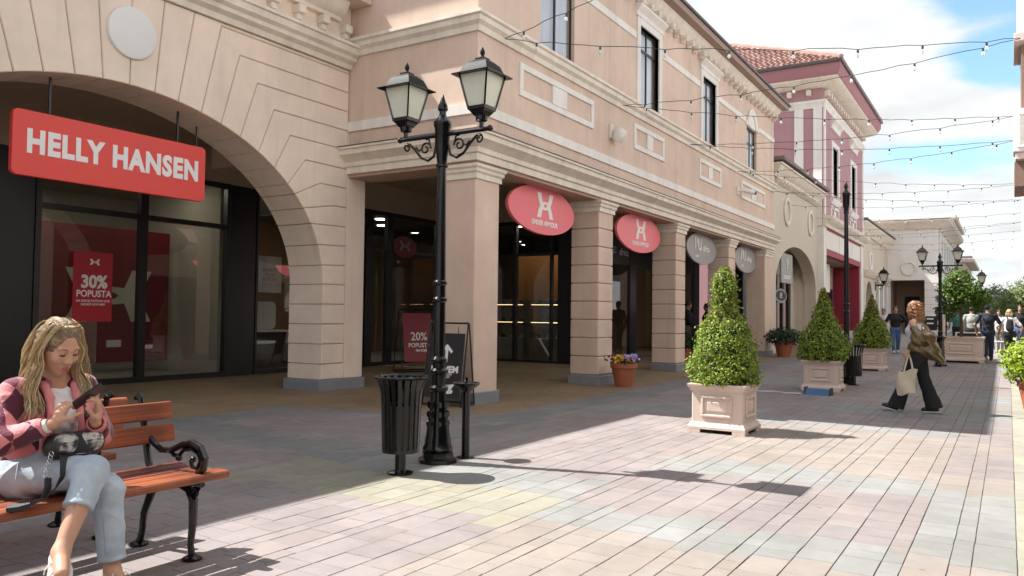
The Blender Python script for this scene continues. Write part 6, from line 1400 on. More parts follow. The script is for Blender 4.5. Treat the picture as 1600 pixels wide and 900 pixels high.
    co = nt2.nodes.new('ShaderNodeTexCoord'); mp = nt2.nodes.new('ShaderNodeMapping'); mp.inputs['Rotation'].default_value = (0, R_(45), 0); mp.inputs['Scale'].default_value = (1, 1, 1)
    sc1 = nt2.nodes.new('ShaderNodeMapping'); sc1.inputs['Scale'].default_value = (1.25, 0.001, 0.85); sc1.inputs['Rotation'].default_value = (0, 0, R_(20)); nt2.links.new(co.outputs['Object'], sc1.inputs[0]); nt2.links.new(sc1.outputs[0], mp.inputs[0])
    c1 = nt2.nodes.new('ShaderNodeTexChecker'); c1.inputs['Scale'].default_value = 10.5; c1.inputs[1].default_value = (0.66, 0.23, 0.24, 1); c1.inputs[2].default_value = (0.13, 0.020, 0.045, 1); nt2.links.new(mp.outputs[0], c1.inputs[0])
    mp2 = nt2.nodes.new('ShaderNodeMapping'); mp2.inputs['Scale'].default_value = (0.5, 0.5, 1.0); nt2.links.new(mp.outputs[0], mp2.inputs[0])
    c2 = nt2.nodes.new('ShaderNodeTexChecker'); c2.inputs['Scale'].default_value = 10.5; c2.inputs[1].default_value = (1, 1, 1, 1); c2.inputs[2].default_value = (0.55, 0.5, 0.6, 1); nt2.links.new(mp2.outputs[0], c2.inputs[0])
    nz = nt2.nodes.new('ShaderNodeTexNoise'); nz.inputs['Scale'].default_value = 90; nt2.links.new(co.outputs['Object'], nz.inputs[0]); bp = nt2.nodes.new('ShaderNodeBump'); bp.inputs['Strength'].default_value = 0.6; bp.inputs['Distance'].default_value = 0.006; nt2.links.new(nz.outputs[0], bp.inputs['Height']); nt2.links.new(bp.outputs[0], bs.inputs['Normal'])
    wv = nt2.nodes.new('ShaderNodeVectorMath'); wv.operation = 'ADD'; wn = nt2.nodes.new('ShaderNodeTexNoise'); wn.inputs['Scale'].default_value = 5; ws = nt2.nodes.new('ShaderNodeVectorMath'); ws.operation = 'SCALE'; ws.inputs['Scale'].default_value = 0.035; nt2.links.new(co.outputs['Object'], wn.inputs[0]); nt2.links.new(wn.outputs['Color'], ws.inputs[0]); nt2.links.new(ws.outputs[0], wv.inputs[0]); nt2.links.new(co.outputs['Object'], wv.inputs[1]); nt2.links.new(wv.outputs[0], sc1.inputs[0])
    ml = nt2.nodes.new('ShaderNodeMix'); ml.data_type = 'RGBA'; ml.blend_type = 'MULTIPLY'; ml.inputs['Factor'].default_value = 1.0; nt2.links.new(c1.outputs[0], ml.inputs['A']); nt2.links.new(c2.outputs[0], ml.inputs['B']); nt2.links.new(ml.outputs['Result'], bs.inputs['Base Color'])
    M_PINKKNIT = mat('pink_knit', (0.66, 0.23, 0.24), 0.95, var=0.05, bump=0.5, bscale=120)
    k = SDF(); k.cone(neck+V3(0, 0.02, -0.03), chest, 0.085, 0.135, 0.05, sq=(0.8, 1, 1)); k.cone(chest, waist+V3(0, 0.01, -0.02), 0.135, 0.135, 0.05, sq=(0.80, 1, 1)); k.cone(waist, pel+V3(0, 0.02, 0.02), 0.137, 0.14, 0.04, sq=(0.78, 1, 1), flat=(0, 1))
    for e in (-1, 1): k.ell(chest+V3(e*0.06, -0.085, -0.02), (0.06, 0.062, 0.07), 0.03)
    for sh, el, wr in ((shR, elR, wrR), (shL, elL, wrL)):
        k.cone(neck+V3(0, 0.015, -0.03), sh, 0.06, 0.066, 0.05); k.cone(sh, el, 0.060, 0.058, 0.04); cu = el+(wr-el)*0.84; k.cone(el, cu, 0.058, 0.046, 0.035, flat=(0, 1))
    k.cone(neck+V3(0.0, -0.20, 0.10), waist+V3(0.0, -0.20, 0.02), 0.135, 0.118, 0.01, op='s', sq=(1.55, 1, 1)); k.ell(neck+V3(0, -0.02, 0.05), (0.062, 0.07, 0.075), 0.02, op='s')
    k.cone(waist+V3(0.02, -0.25, 0.05), pel+V3(0.02, -0.25, -0.1), 0.16, 0.19, 0.02, op='s')
    k.disp(lambda x, y, z: 0.003*np.sin(z*48+x*30)*np.sin(y*40+x*22)-0.0055*rid((x*0.7+z)*24+y*14)*(0.5+0.5*np.sin(z*30-x*17)))
    k.build('cardigan', 0.0055, m, t)
    for e in (-1, 1):                       # collar flaps, knit bands and cuffs
        b = SDF(); b.chain([neck+V3(e*0.050, 0.045, 0.022), neck+V3(e*0.073, -0.01, 0.012), neck+V3(e*0.072, -0.065, -0.025), neck+V3(e*0.067, -0.105, -0.075), neck+V3(e*0.070, -0.128, -0.15), neck+V3(e*0.082, -0.125, -0.24), neck+V3(e*0.10, -0.11, -0.32)], [0.013, 0.016, 0.019, 0.019, 0.015, 0.014, 0.014], 0.012); b.build('collar', 0.0045, M_PINKKNIT, t)
    for el, wr in ((elR, wrR), (elL, wrL)):
        c0, c1_ = el+(wr-el)*0.74, el+(wr-el)*0.90; b = SDF(); b.cone(c0, c1_, 0.0465, 0.041, 0.01, flat=(1, 1)); b.cone(c1_-(wr-el)*0.03, c1_+(wr-el)*0.1, 0.034, 0.034, 0.004, op='s'); b.build('cuff', 0.005, M_PINKKNIT, t)
    # watch
    d = (wrR-elR)/np.linalg.norm(wrR-elR); c0 = elR+(wrR-elR)*0.93
    w = SDF(); w.cone(c0-d*0.010, c0+d*0.010, 0.0345, 0.0335, 0.003, flat=(1, 1)); wb = w.build('watch', 0.004, mat('pale_strap', (0.70, 0.66, 0.60), 0.5, var=0.02), t)
    # shoes
    M_SNK = mat('blush_leather', (0.66, 0.54, 0.49), 0.6, var=0.05); M_SOLE = mat('white_sole', (0.72, 0.70, 0.67), 0.6, var=0.05)
    shoe(t, anR+V3(-0.012, -0.012, -0.03), (-0.45, -0.72, -0.42), M_SNK, M_SOLE, laces=M_SOLE); shoe(t, anL+V3(0, -0.012, -0.022), (0.08, -1, 0.0), M_SNK, M_SOLE, laces=M_SOLE)
    # hair: cap plus long waves falling in front of both shoulders
    M_HAIR = mat('blond_hair', (0.30, 0.205, 0.105), 0.42, var=0.30, scale=30, island=0.40, col2=(0.54, 0.42, 0.25), spec=0.5); M_ROOT = mat('dark_blond_roots', (0.15, 0.10, 0.058), 0.45, var=0.35, scale=45, bump=0.8, bscale=120, col2=(0.30, 0.21, 0.12))
    q = SDF(); q.ell(P(0, -0.018, 0.034), (0.089, 0.107, 0.1015), 0.02, R); q.ell(P(0, -0.055, -0.03), (0.084, 0.068, 0.095), 0.03, R); 
    q.disp(lambda x, y, z: 0.0020*np.sin(x*160+z*40)+0.0015*np.sin((x*0.6+z)*230))
    q.ell(P(0, 0.128, 0.008), (0.074, 0.086, 0.112), 0.006, R, op='s'); q.ell(P(0, 0.10, -0.1), (0.088, 0.10, 0.10), 0.010, R, op='s'); hair = q.build('hair', 0.0045, M_ROOT, t)
    g = random.Random(4); b = MB()
    def lock(p0, p1, p2, p3, r, n=18, amp=0.018, ph=0.0):
        pts = []; rr = []
        for i in range(n+1):
            u_ = i/n; p = (1-u_)**3*p0+3*u_*(1-u_)**2*p1+3*u_*u_*(1-u_)*p2+u_**3*p3; wv_ = amp*min(1, u_*2.2)
            pts.append(p+V3(math.sin(u_*15+ph)*wv_, math.cos(u_*15+ph)*wv_*0.7, 0)); rr.append(r*(0.55+0.9*math.sin(math.pi*min(1, u_*0.9+0.12)))*(1 if u_ < 0.9 else 0.6))
        b.tube(pts, rr, 6, flat=0.6)
    for e, nL in ((1, 230), (-1, 170)):
        for i in range(nL):
            a = g.uniform(-0.05, 0.055); p0 = P(e*g.uniform(0.005, 0.06), g.uniform(-0.05, 0.040), 0.122-abs(g.gauss(0, 0.014))); p1 = P(e*0.104, a*0.6-0.022, 0.040)
            dn = headC+V3(-e*(0.105+g.uniform(-0.022, 0.02)), g.uniform(0.0, 0.055), -0.17+g.uniform(-.03, .03)); L_ = g.uniform(0.80, 1.0)
            end = headC+V3(-e*0.125+g.uniform(-0.042, 0.042), 0.0+g.uniform(-0.06, 0.05), -0.35*L_ if e > 0 else -0.27*L_)
            lock(p0, p1, dn, end, g.uniform(0.0016, 0.0040), amp=g.uniform(0.007, 0.014), ph=g.uniform(-0.9, 0.9)+(0 if e > 0 else 2))
    for i in range(60):                     # back fall
        a = g.uniform(-1, 1); p0 = P(a*0.055, -0.07, 0.10); lock(p0, P(a*0.09, -0.14, 0.02), headC+V3(-a*0.12, 0.11, -0.14), headC+V3(-a*0.14, 0.09, -0.30), g.uniform(0.004, 0.008), amp=0.010, ph=g.uniform(0, 6))
    for i in range(40):                     # stray hairs
        e = g.choice((-1, 1)); p0 = P(e*g.uniform(0, 0.05), g.uniform(-0.06, 0.02), 0.125); lock(p0, P(e*0.11, -0.01, 0.13), headC+V3(-e*0.14, 0.02, -0.1), headC+V3(-e*(0.13+g.uniform(0, .05)), g.uniform(-.05, .05), -0.22), 0.0012, amp=0.01, ph=g.uniform(0, 6))
    b.build('locks', M_HAIR, hair)
    b = MB()
    for i in range(9): u_ = i/8; b.sphere(P(-0.058+0.116*u_, 0.032-0.05*(2*u_-1)**2, 0.112-0.02*(2*u_-1)**2), (0.013, 0.016, 0.010), 8, 5)
    b.build('braid', M_HAIR, hair)
    # --- phone, held
    p = thing('phone', 'black phone held up in the hand of the seated woman', 'phone', tuple(phC+base)); b = MB(); b.box(-0.075, 0.075, -0.037, 0.037, -0.0045, 0.0045, 0.004)
    M_ = Matrix(((ph_u[0], ph_w[0], ph_n[0], 0), (ph_u[1], ph_w[1], ph_n[1], 0), (ph_u[2], ph_w[2], ph_n[2], 0), (0, 0, 0, 1))); b.xf(M_); b.build('case', mat('phone_case', (0.02, 0.010, 0.014), 0.3, var=0), p)
    b = MB(); b.box(-0.071, 0.071, -0.034, 0.034, 0.0046, 0.0052); b.xf(M_); b.build('screen', mat('phone_screen', (0.01, 0.01, 0.012), 0.08, var=0), p)
    # --- waist bag on the lap
    bc = V3(2.135, 3.83, 0.735); t2 = thing('waist_bag', 'grey and black marbled waist bag lying on the lap of the seated woman', 'bag', tuple(bc))
    M_MARB = mat('marbled_nylon', (0.03, 0.03, 0.035), 0.6, var=0.2, scale=38, bump=0.3, bscale=60, col2=(0.50, 0.49, 0.48)); M_NYL = mat('black_nylon', (0.014, 0.014, 0.016), 0.55, var=0.1, bump=0.2, bscale=300)
    q = SDF(); q.cone((-0.085, 0.0, 0.0), (0.085, 0.0, -0.01), 0.050, 0.050, 0.03, sq=(1, 1, 0.85)); q.ell((0, -0.01, 0.0), (0.135, 0.058, 0.056), 0.03); q.build('pouch', 0.005, M_NYL, t2)
    for x in (-0.055, 0.062):
        q = SDF(); q.ell((x, -0.042, 0.008), (0.060, 0.034, 0.046), 0.01); q.ell((x, -0.030, 0.034), (0.055, 0.036, 0.028), 0.015); q.build('pocket', 0.005, M_MARB, t2)
        b = MB(); b.tube([(x-0.05, -0.058, 0.016), (x-0.025, -0.072, 0.022), (x+0.025, -0.072, 0.022), (x+0.05, -0.058, 0.016)], 0.0035, 5); b.build('zip', M_NYL, t2)
    b = MB(); b.tube([(-0.125, -0.01, -0.03), (-0.05, -0.055, -0.035), (0.05, -0.055, -0.04), (0.125, -0.01, -0.035)], 0.004, 5); b.build('zip', M_MARB, t2)
    def ribbon(pts, wd, w, th=0.002):
        b = MB(); vs = []; k_ = len(pts)
        for i in range(k_):
            p = Vector(pts[i]); tg = (Vector(pts[min(i+1, k_-1)])-Vector(pts[max(i-1, 0)])).normalized(); u_ = Vector(wd)-tg*Vector(wd).dot(tg); u_.normalize(); n_ = tg.cross(u_)
            vs += [p+u_*w+n_*th, p-u_*w+n_*th, p-u_*w-n_*th, p+u_*w-n_*th]
        b.add(vs, [(4*i+j, 4*i+(j+1) % 4, 4*i+4+(j+1) % 4, 4*i+4+j) for i in range(k_-1) for j in range(4)]+[(0, 1, 2, 3), (4*k_-4, 4*k_-3, 4*k_-2, 4*k_-1)]); return b
    ribbon([(-0.075, -0.05, -0.035), (-0.095, -0.095, -0.075), (-0.115, -0.118, -0.125), (-0.145, -0.118, -0.175), (-0.19, -0.105, -0.212), (-0.25, -0.085, -0.228)], (0.75, 0.45, 0.35), 0.019).build('strap', M_NYL, t2)
    ribbon([(-0.245, -0.10, -0.223), (-0.285, -0.085, -0.232), (-0.32, -0.06, -0.235)], (0.2, 0.9, 0.1), 0.026, 0.010).build('buckle', M_NYL, t2)
    ribbon([(-0.160, -0.085, -0.125), (-0.167, -0.100, -0.165), (-0.185, -0.105, -0.205)], (0.9, 0.1, 0.1), 0.013, 0.007).build('buckle', M_NYL, t2)
    b = MB()
    for i in range(7): c_ = Vector((-0.135-0.004*i, -0.06, -0.02-0.016*i)); b.tube([c_+Vector((0.009*math.cos(a), 0.004*math.sin(a)*(1 if i % 2 else 2), 0.011*math.sin(a))) for a in np.linspace(0, 2*math.pi, 9)], 0.0022, 4, cap=False)
    b.build('chain', mat('steel', (0.6, 0.6, 0.6), 0.25, metal=1.0, var=0), t2)
    return t
seated_woman()

# ---------------------------------------------------------------- people farther off
def cloth(name, c, **k): return mat(name, c, 0.9, var=0.08, scale=10, bump=0.3, bscale=40, **k)
def walker(label, loc, rz, top_m, leg_m, hair_m, shoe_m, h=0.017, height=1.75, step=0.16, woman=False, arms=((0.12, -0.05), (-0.1, 0.06)), sleeve=0.42, skirt=False, flare=0.0, elbow=(0.10, 0.10), long_hair=0.0, cap=None, skin=None, group=None, hair=True, detail=False):
    """standing or striding figure facing local -Y; arms = (forward swing, outward) of right, left"""
    t = thing('person', label, 'person', loc, rz, group); k = height/1.75; v = lambda x, y, z: V3(x, y, z)*k; skin = skin or M_SKIN2
    sw = 0.165 if woman else 0.195; hw = 0.085; pel = v(0, 0, 0.93); chest = v(0, -0.005, 1.27); neck = v(0, 0.005, 1.46); hc = v(0, -0.02, 1.625)
    hip = [v(e*hw, 0, 0.90) for e in (-1, 1)]; ank = [v(-hw*0.9, -step, 0.085+0.03*(step > .2)), v(hw*0.9, step, 0.085+0.05*(step > .1))]; knee = [v(-hw, -step*0.62-0.02, 0.50), v(hw, step*0.28-0.03, 0.49)]
    sh = [v(e*sw, 0.0, 1.405) for e in (-1, 1)]; el = []; wr = []
    for i, e in enumerate((-1, 1)):
        f, o = arms[i]; a = sh[i]+v(e*(0.05+abs(o)), -f*0.5, -0.285); el.append(a); wr.append(a+v(-e*(0.0+max(0, o)*0.5), -f*0.6-elbow[i], -0.245))
    s = SDF(); P, R = head_prims(s, hc, (0, -1, -0.05), sc=0.98*k, detail=detail)
    s.cone(neck-v(0, 0, 0.03), hc-v(0, -0.02, 0.06), 0.052*k, 0.05*k, 0.03); s.cone(neck-v(0, 0, .05), chest, 0.07*k, 0.12*k, 0.06, sq=(0.8, 1, 1)); s.cone(chest, pel, 0.115*k, 0.11*k, 0.06, sq=(0.8, 1, 1))
    for i in (0, 1):
        s.cone(neck-v(0, 0, 0.05), sh[i], 0.05*k, 0.05*k, 0.05); s.cone(sh[i], el[i], 0.048*k, 0.038*k, 0.03); s.cone(el[i], wr[i], 0.037*k, 0.026*k, 0.02); d = (wr[i]-el[i]); d /= np.linalg.norm(d)
        hand_prims(s, wr[i], d, (-(-1, 1)[i]*0.9, -0.3, 0), (1, -1)[i], [(0.25, 0.35, 0.25)]*4+[(0.2, 0.3, 0.3)], 0.12, k) if detail else s.ell(wr[i]+d*0.07*k, v(0.032, 0.04, 0.065), 0.02)
        s.cone(hip[i], knee[i], 0.08*k, 0.055*k, 0.04); s.cone(knee[i], ank[i], 0.052*k, 0.036*k, 0.03); s.cone(ank[i], ank[i]+v(0, -0.10, -0.04), 0.035*k, 0.03*k, 0.03)
    s.build('body', h*0.85, skin, t)
    j = SDF(); g = 0.014*k
    j.cone(neck-v(0, -0.005, 0.055), chest, 0.078*k+g, 0.125*k+g, 0.05, sq=(0.78 if not woman else 0.86, 1, 1)); j.cone(chest, pel+v(0, 0, 0.03), (0.125 if not woman else 0.115)*k+g, 0.118*k+g, 0.06, sq=(0.80 if not woman else 0.85, 1, 1), flat=(0, 1 if not skirt else 0))
    for i in (0, 1):
        j.cone(neck-v(0, 0, 0.055), sh[i], 0.056*k+g*0.5, 0.056*k+g*0.5, 0.05)
        if sleeve > 0: e_ = sh[i]+(el[i]-sh[i])*min(1, sleeve/0.5); j.cone(sh[i], e_, 0.056*k+g*0.4, 0.050*k+g*0.6, 0.03, flat=(0, 1))
        if sleeve > 0.5: j.cone(el[i], el[i]+(wr[i]-el[i])*(sleeve-0.5)*2, 0.046*k+g*0.5, 0.036*k+g*0.5, 0.02)
        if woman: j.ell(chest+v((-1, 1)[i]*0.06, -0.095, 0.02), v(0.062, 0.055, 0.062), 0.03)
    if skirt: j.cone(pel, v(0, 0, 0.55), 0.135*k, 0.22*k, 0.05, sq=(0.9, 1.2, 1), flat=(0, 1))
    j.disp(lambda x, y, z: 0.004*np.sin(z*30+x*22+1)*np.sin(y*25+z*12)); j.build('dress' if skirt else 'top', h*0.8, top_m, t)
    if not skirt:
        j = SDF(); j.cone(pel+v(0, 0, 0.06), pel-v(0, 0, 0.05), 0.122*k, 0.13*k, 0.05, sq=(0.8, 1, 1), flat=(1, 0))
        for i in (0, 1):
            j.cone(pel-v(0, 0, .03), hip[i], 0.115*k, 0.105*k, 0.05); j.cone(hip[i], knee[i], 0.102*k, (0.072+flare*0.12)*k, 0.05); j.cone(knee[i], ank[i]-v(0, 0, 0.0 if not flare else 0.03), (0.070+flare*0.12)*k, (0.056+flare)*k, 0.03, flat=(0, 1))
        j.disp(lambda x, y, z: 0.004*np.sin(z*34+y*16)*np.sin(x*30+z*9)); j.build('trousers', h*0.8, leg_m, t)
    for i in (0, 1): shoe(t, ank[i]+v(0, 0, 0.025), (0, -1, 0.10 if i == 0 and step > .1 else (-0.25 if step > .1 else 0)), shoe_m, M_SOLE2, h=h*0.6, sc=k)
    if hair:
        q = SDF(); q.ell(P(0, -0.022, 0.036), V3(0.083, 0.10, 0.093)*k, 0.02, R); q.ell(P(0, 0.115, -0.045), V3(0.07, 0.085, 0.10)*k, 0.015, R, op='s')
        if long_hair: 
            for e in (-1, 0, 1): q.cone(P(e*0.05, -0.055, 0.0), P(e*0.075, -0.07, -long_hair), 0.05*k, 0.04*k, 0.04)
        q.disp(lambda x, y, z: 0.004*np.sin(x*70+z*20)+0.003*np.sin(z*60+y*40)); q.build('hair', h*0.7, hair_m, t)
    if cap is not None:
        q = SDF(); q.ell(P(0, -0.015, 0.045), V3(0.088, 0.102, 0.085)*k, 0.02, R); q.cut((0, 0, -1), -P(0, 0, 0.035)[2]); q.cone(P(0, 0.06, 0.035), P(0, 0.15, 0.025), 0.06*k, 0.045*k, 0.01, sq=(0.9, 1, 3.5)); q.build('cap', h*0.7, cap, t)
    return t, P, dict(sh=sh, el=el, wr=wr, pel=pel, chest=chest, neck=neck, k=k)
M_SOLE2 = mat('pale_sole', (0.55, 0.53, 0.5), 0.7, var=0.05); C_BLACK = cloth('black_cloth', (0.014, 0.014, 0.016)); C_NAVY = cloth('navy_tee', (0.022, 0.026, 0.040)); C_DKJEAN = cloth('dark_jeans', (0.03, 0.04, 0.07)); C_JEAN = cloth('blue_jeans', (0.07, 0.13, 0.27)); C_WHITE = cloth('white_cloth', (0.66, 0.65, 0.66)); C_GREY = cloth('grey_cloth', (0.33, 0.33, 0.32)); C_LILAC = cloth('pale_dress', (0.58, 0.55, 0.62)); C_SHOE = mat('dark_shoe', (0.02, 0.02, 0.02), 0.5, var=0.1)
H_DARK = mat('dark_hair', (0.022, 0.014, 0.010), 0.5, var=0.2); H_BROWN = mat('brown_hair', (0.09, 0.05, 0.03), 0.5, var=0.2); H_BLOND = mat('fair_hair', (0.40, 0.29, 0.15), 0.5, var=0.2)
WG = 'people walking along the street'
zf = lambda x, y: gz(x, y)+0.0
AW = R_(90)      # facing +X (away from the camera); local -Y -> +X
walker('man in a navy cap, dark tee and dark jeans walking away up the street', (29.2, 0.56, zf(29.2, .5)), AW, C_NAVY, C_DKJEAN, H_DARK, C_SHOE, height=1.80, step=0.13, arms=((0.05, 0.10), (-0.05, 0.10)), cap=cloth('navy_cap', (0.025, 0.035, 0.075)), group=WG)
t_, P_bk, j_ = walker('woman in a white top with a small black backpack walking away', (30.6, -0.02, zf(30, 0)), R_(80), C_WHITE, C_BLACK, H_BLOND, C_SHOE, height=1.66, step=0.10, woman=True, arms=((0.0, 0.16), (0.0, 0.16)), elbow=(0.02, 0.02), long_hair=0.10, group=WG)
bk = thing('backpack', 'small black backpack on the back of the woman in white', 'backpack', (30.6-0.17, -0.03, zf(30, 0)+1.14), R_(80)); q = SDF(); q.cone((0, 0, -0.10), (0, 0, 0.10), 0.12, 0.10, 0.03, sq=(1, 1.6, 1)); q.build('pack', 0.015, C_BLACK, bk)
b = MB()
for e in (-1, 1): b.tube([(e*0.07, 0.02, 0.12), (e*0.09, -0.06, 0.27), (e*0.085, -0.17, 0.26)], 0.014, 5)
b.build('strap', C_BLACK, bk)
walker('man in a black tee and blue jeans walking towards the camera beside the cream arcade', (32.4, 3.55, zf(32.4, 3.5)), R_(-80), C_BLACK, C_JEAN, H_DARK, mat('white_trainer', (0.6, 0.6, 0.62), 0.6, var=0.05), height=1.76, step=0.15, arms=((0.05, 0.10), (-0.02, 0.22)), group=WG)
walker('woman in a pale dress and sunglasses beyond the third topiary planter', (33.6, 4.1, zf(33, 4)), R_(-85), C_LILAC, C_LILAC, H_BROWN, C_SHOE, height=1.68, step=0.05, woman=True, skirt=True, sleeve=0.0, group=WG)
walker('person in black with one arm reaching left, behind the walking woman', (32.6, 3.0, zf(32, 3)), R_(-100), C_BLACK, C_DKJEAN, H_BROWN, C_SHOE, height=1.68, step=0.10, woman=True, arms=((0.1, 0.30), (0.0, 0.1)), sleeve=0.35, group=WG)
walker('man in a dark jacket, left one of the pair in the arcade shade', (23.9, 8.5, zf(24, 8.5)), R_(20), C_NAVY, cloth('khaki', (0.16, 0.14, 0.10)), H_DARK, C_SHOE, height=1.78, step=0.02, sleeve=1.0, group='two people in the arcade shade')
walker('person in black, right one of the pair in the arcade shade', (24.1, 7.95, zf(24, 8)), R_(-160), C_BLACK, C_BLACK, H_BROWN, C_SHOE, height=1.74, step=0.02, sleeve=1.0, group='two people in the arcade shade')
walker('person in a dark suit jacket standing beyond the potted tree, left of a pair', (41, 2.55, zf(41, 2.5)), R_(-70), C_NAVY, C_BLACK, H_DARK, C_SHOE, h=0.022, height=1.74, step=0.04, sleeve=1.0, group=WG)
walker('person in a green top standing beyond the potted tree, right of a pair', (40, 1.95, zf(40, 2)), R_(-110), cloth('green_cloth', (0.05, 0.16, 0.12)), C_BLACK, H_DARK, C_SHOE, h=0.022, height=1.66, step=0.04, sleeve=0.4, group=WG)
walker('person in a grey hooded top walking left of the man in the cap', (33.5, 1.15, zf(33, 1.1)), AW, C_GREY, C_BLACK, H_DARK, C_SHOE, height=1.76, step=0.12, sleeve=1.0, group=WG)
walker('bearded man in a black tee coming towards the camera at the right edge', (33.8, -0.35, zf(33, 0)), R_(-88), C_BLACK, C_JEAN, H_DARK, C_SHOE, height=1.84, step=0.1, group=WG)
walker('person in a loose white shirt between the man in the cap and the backpack', (34.5, 0.3, zf(34, 0)), R_(-95), C_WHITE, C_GREY, H_DARK, C_SHOE, height=1.66, step=0.08, woman=True, sleeve=0.6, group=WG)

# ---------------------------------------------------------------- the woman striding across the shade
def striding_woman():
    base = (13.45, 1.20, 0.0); rz = R_(-12)
    t = thing('person', 'woman with red curly hair striding in flared black trousers, jacket slipped to her elbows', 'person', base, rz)
    # local frame: she walks along +Y (towards the shops); stride in Y
    k = 1.70/1.75; v = lambda x, y, z: V3(x, y, z)*k; skin = skin_mat('skin_fair', (0.56, 0.34, 0.24))
    hc = v(0, 0.03, 1.605); neck = v(0, 0.0, 1.445); chest = v(0, -0.01, 1.26); pel = v(0, -0.02, 0.95)
    hip = [v(-0.085, -0.02, 0.91), v(0.085, -0.02, 0.91)]; knee = [v(-0.08, 0.11, 0.52), v(0.08, -0.10, 0.50)]; ank = [v(-0.08, 0.27, 0.10), v(0.08, -0.25, 0.10)]
    sh = [v(-0.165, -0.01, 1.385), v(0.165, -0.01, 1.385)]; el = [v(-0.235, -0.10, 1.13), v(0.22, -0.06, 1.12)]; wr = [v(-0.21, 0.05, 0.94), v(0.17, 0.12, 0.96)]
    s = SDF(); P, R = head_prims(s, hc, (0, 1, -0.06), sc=0.96*k)
    s.cone(neck-v(0, 0, 0.03), hc-v(0, 0.015, 0.06), 0.05*k, 0.048*k, 0.03); s.cone(neck-v(0, 0, 0.05), chest, 0.065*k, 0.11*k, 0.06, sq=(0.85, 1, 1)); s.cone(chest, pel, 0.105*k, 0.105*k, 0.06, sq=(0.85, 1, 1))
    for i in (0, 1):
        s.cone(neck-v(0, 0, 0.05), sh[i], 0.045*k, 0.048*k, 0.05); s.cone(sh[i], el[i], 0.045*k, 0.036*k, 0.03); s.cone(el[i], wr[i], 0.035*k, 0.025*k, 0.02); d = wr[i]-el[i]; d /= np.linalg.norm(d)
        hand_prims(s, wr[i], d+V3(0, 0, -0.8), (1-2*i, 0.1, 0), (-1, 1)[i], [(0.8, 0.9, 0.6)]*4+[(0.3, 0.3, 0.4)], 0.08, k)
        s.cone(hip[i], knee[i], 0.08*k, 0.055*k, 0.04); s.cone(knee[i], ank[i], 0.05*k, 0.034*k, 0.03); s.cone(ank[i], ank[i]+v(0, 0.10, -0.04), 0.033*k, 0.03*k, 0.03)
    s.build('body', 0.009, skin, t)
    j = SDF(); j.cone(chest+v(0, 0, 0.08), chest, 0.105*k, 0.125*k, 0.05, sq=(0.85, 1, 1)); j.cone(chest, pel+v(0, 0, 0.05), 0.12*k, 0.122*k, 0.06, sq=(0.86, 1, 1))
    for e in (-1, 1): j.ell(chest+v(e*0.06, 0.09, 0.0), v(0.06, 0.055, 0.06), 0.03); j.cone(chest+v(e*0.10, 0.02, 0.10), sh[0]*(e < 0)+sh[1]*(e > 0)+v(-e*0.05, 0, 0.045), 0.03, 0.028, 0.02)
    j.disp(lambda x, y, z: 0.004*np.sin(z*40+y*30)*np.sin(x*25+z*12)); j.build('top', 0.011, cloth('pale_blouse', (0.60, 0.58, 0.60)), t)
    j = SDF(); j.cone(pel+v(0, 0, 0.07), pel-v(0, 0, 0.04), 0.125*k, 0.135*k, 0.05, sq=(0.85, 1, 1), flat=(1, 0))
    for i in (0, 1):
        dn = (ank[i]-knee[i]); hem = ank[i]-v(0, 0.0, 0.035)
        j.cone(pel-v(0, 0, 0.03), hip[i], 0.12*k, 0.112*k, 0.05); j.cone(hip[i], knee[i], 0.108*k, 0.085*k, 0.05); j.cone(knee[i], hem, 0.085*k, 0.125*k, 0.03, flat=(0, 1), sq=(1.3, 1, 1))
    j.disp(lambda x, y, z: 0.005*np.sin(z*22+y*30)*np.sin(x*30+z*9)); j.build('trousers', 0.011, C_BLACK, t)
    for i in (0, 1): shoe(t, ank[i]+v(0, 0.02, 0.012+0.0*i), (0, 1, 0.22 if i == 0 else -0.05), C_SHOE, M_SOLE2, h=0.008, sc=k)
    # satin jacket: sleeves on the forearms, body hanging behind her hips
    M_SATIN = mat('olive_satin', (0.105, 0.068, 0.024), 0.30, var=0.10, scale=5, spec=0.7, bump=0.15, bscale=14)
    j = SDF()
    for i in (0, 1): j.cone(el[i]+(sh[i]-el[i])*0.62, el[i], 0.066*k, 0.080*k, 0.05); j.cone(el[i], el[i]+(wr[i]-el[i])*0.75, 0.078*k, 0.060*k, 0.04, flat=(0, 1))
    j.cone(el[0]+v(0, -0.02, 0.06), v(0, -0.19, 1.14), 0.07, 0.075, 0.06); j.cone(el[1]+v(0, -0.02, 0.06), v(0, -0.19, 1.14), 0.07, 0.075, 0.06)
    j.cone(v(0, -0.13, 1.27), v(0, -0.20, 1.12), 0.085, 0.09, 0.06, sq=(0.72, 1.5, 1)); j.cone(v(0, -0.20, 1.16), v(0, -0.25, 0.95), 0.095, 0.11, 0.06, sq=(0.72, 1.5, 1)); j.cone(v(0.02, -0.23, 0.98), v(0.05, -0.36, 0.80), 0.11, 0.06, 0.06, sq=(0.72, 1.5, 1)); j.cone(v(-0.18, -0.06, 1.02), v(-0.05, -0.22, 0.92), 0.07, 0.08, 0.06); j.cone(v(0.18, -0.06, 1.02), v(0.05, -0.22, 0.92), 0.07, 0.08, 0.06)
    j.disp(lambda x, y, z: 0.009*np.sin(z*34+y*20+x*9)*np.sin(x*20+y*28)+0.006*np.sin((y-z)*45)); j.build('jacket', 0.010, M_SATIN, t)
    # curly hair
    M_RED = mat('copper_curls', (0.20, 0.080, 0.030), 0.45, var=0.3, scale=30, island=0.45, col2=(0.38, 0.20, 0.10)); g = random.Random(9)
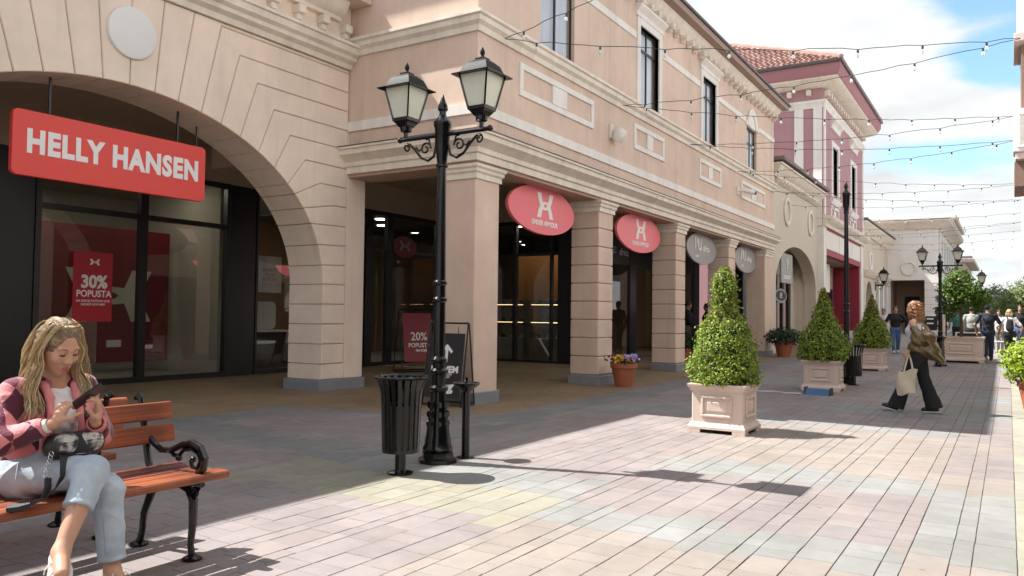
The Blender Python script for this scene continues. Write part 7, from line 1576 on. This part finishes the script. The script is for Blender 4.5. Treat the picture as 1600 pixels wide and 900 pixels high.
    q = SDF(); q.ell(P(0, -0.03, 0.03), (0.10, 0.105, 0.10), 0.02, R); q.ell(P(0, -0.07, -0.10), (0.105, 0.09, 0.13), 0.05, R); q.ell(P(0, 0.115, -0.05), (0.075, 0.085, 0.11), 0.02, R, op='s'); q.disp(lambda x, y, z: 0.010*np.sin(x*55+z*30)*np.sin(z*60+y*45)); hr = q.build('hair', 0.009, M_RED, t)
    b = MB()
    for i in range(240):
        a = g.uniform(0.25, 2*math.pi-0.25); rr = g.uniform(0.10, 0.145); c = P(math.sin(a)*rr, math.cos(a)*rr*0.75-0.035, g.uniform(-0.02, 0.10)); L_ = g.uniform(0.10, 0.26); pts = []
        for q_ in range(15): u_ = q_/14; pts.append(c+V3((0.010+0.012*u_)*math.cos(u_*17+i), (0.010+0.012*u_)*math.sin(u_*17+i)-0.02*u_, -L_*u_))
        b.tube(pts, [0.0055*(1-0.5*u/14) for u in range(15)], 4)
    b.build('curls', M_RED, hr)
    # tote bag hanging from the near hand
    W0 = Matrix.Translation(base) @ Matrix.Rotation(rz, 4, 'Z') @ Vector(wr[0]+v(0.0, -0.02, -0.05))
    tb = thing('tote_bag', 'cream canvas tote bag swinging from the hand of the striding woman', 'bag', tuple(W0), rz); M_CAN = cloth('cream_canvas', (0.60, 0.51, 0.39))
    vs = []; nx, nz = 9, 11
    for sd_ in (-1, 1):
        for a in range(nx):
            for c in range(nz):
                u_, w_ = a/(nx-1), c/(nz-1); bul = 0.035*math.sin(math.pi*u_)*(0.35+0.65*w_)+0.010*math.sin(7*u_+5*w_); vs.append((sd_*(bul+0.004), -0.13+0.26*u_+0.03*math.sin(w_*3), -0.20-0.36*w_-0.05*u_+0.02*math.sin(u_*6)))
    fs = []
    for s_ in (0, 1):
        o = s_*nx*nz
        for a in range(nx-1):
            for c in range(nz-1): fs.append((o+a*nz+c, o+a*nz+c+1, o+(a+1)*nz+c+1, o+(a+1)*nz+c))
    N_ = nx*nz
    for c in range(nz-1): fs += [(c, c+1, N_+c+1, N_+c), ((nx-1)*nz+c, (nx-1)*nz+c+1, N_+(nx-1)*nz+c+1, N_+(nx-1)*nz+c)]
    for a in range(nx-1): fs.append((a*nz+nz-1, (a+1)*nz+nz-1, N_+(a+1)*nz+nz-1, N_+a*nz+nz-1))
    MB().add(vs, fs).xf(Matrix.Rotation(R_(3), 4, 'X')).build('bag_body', M_CAN, tb, angle=80)
    for x in (-0.006, 0.006):
        b = MB(); b.tube([(x, -0.07, -0.26), (x, -0.03, -0.08), (x, 0.0, 0.02), (x, 0.03, -0.08), (x, 0.07, -0.275)], 0.012, 4, flat=0.3); b.xf(Matrix.Rotation(R_(2), 4, 'X')); b.build('handle', M_CAN, tb)
striding_woman()
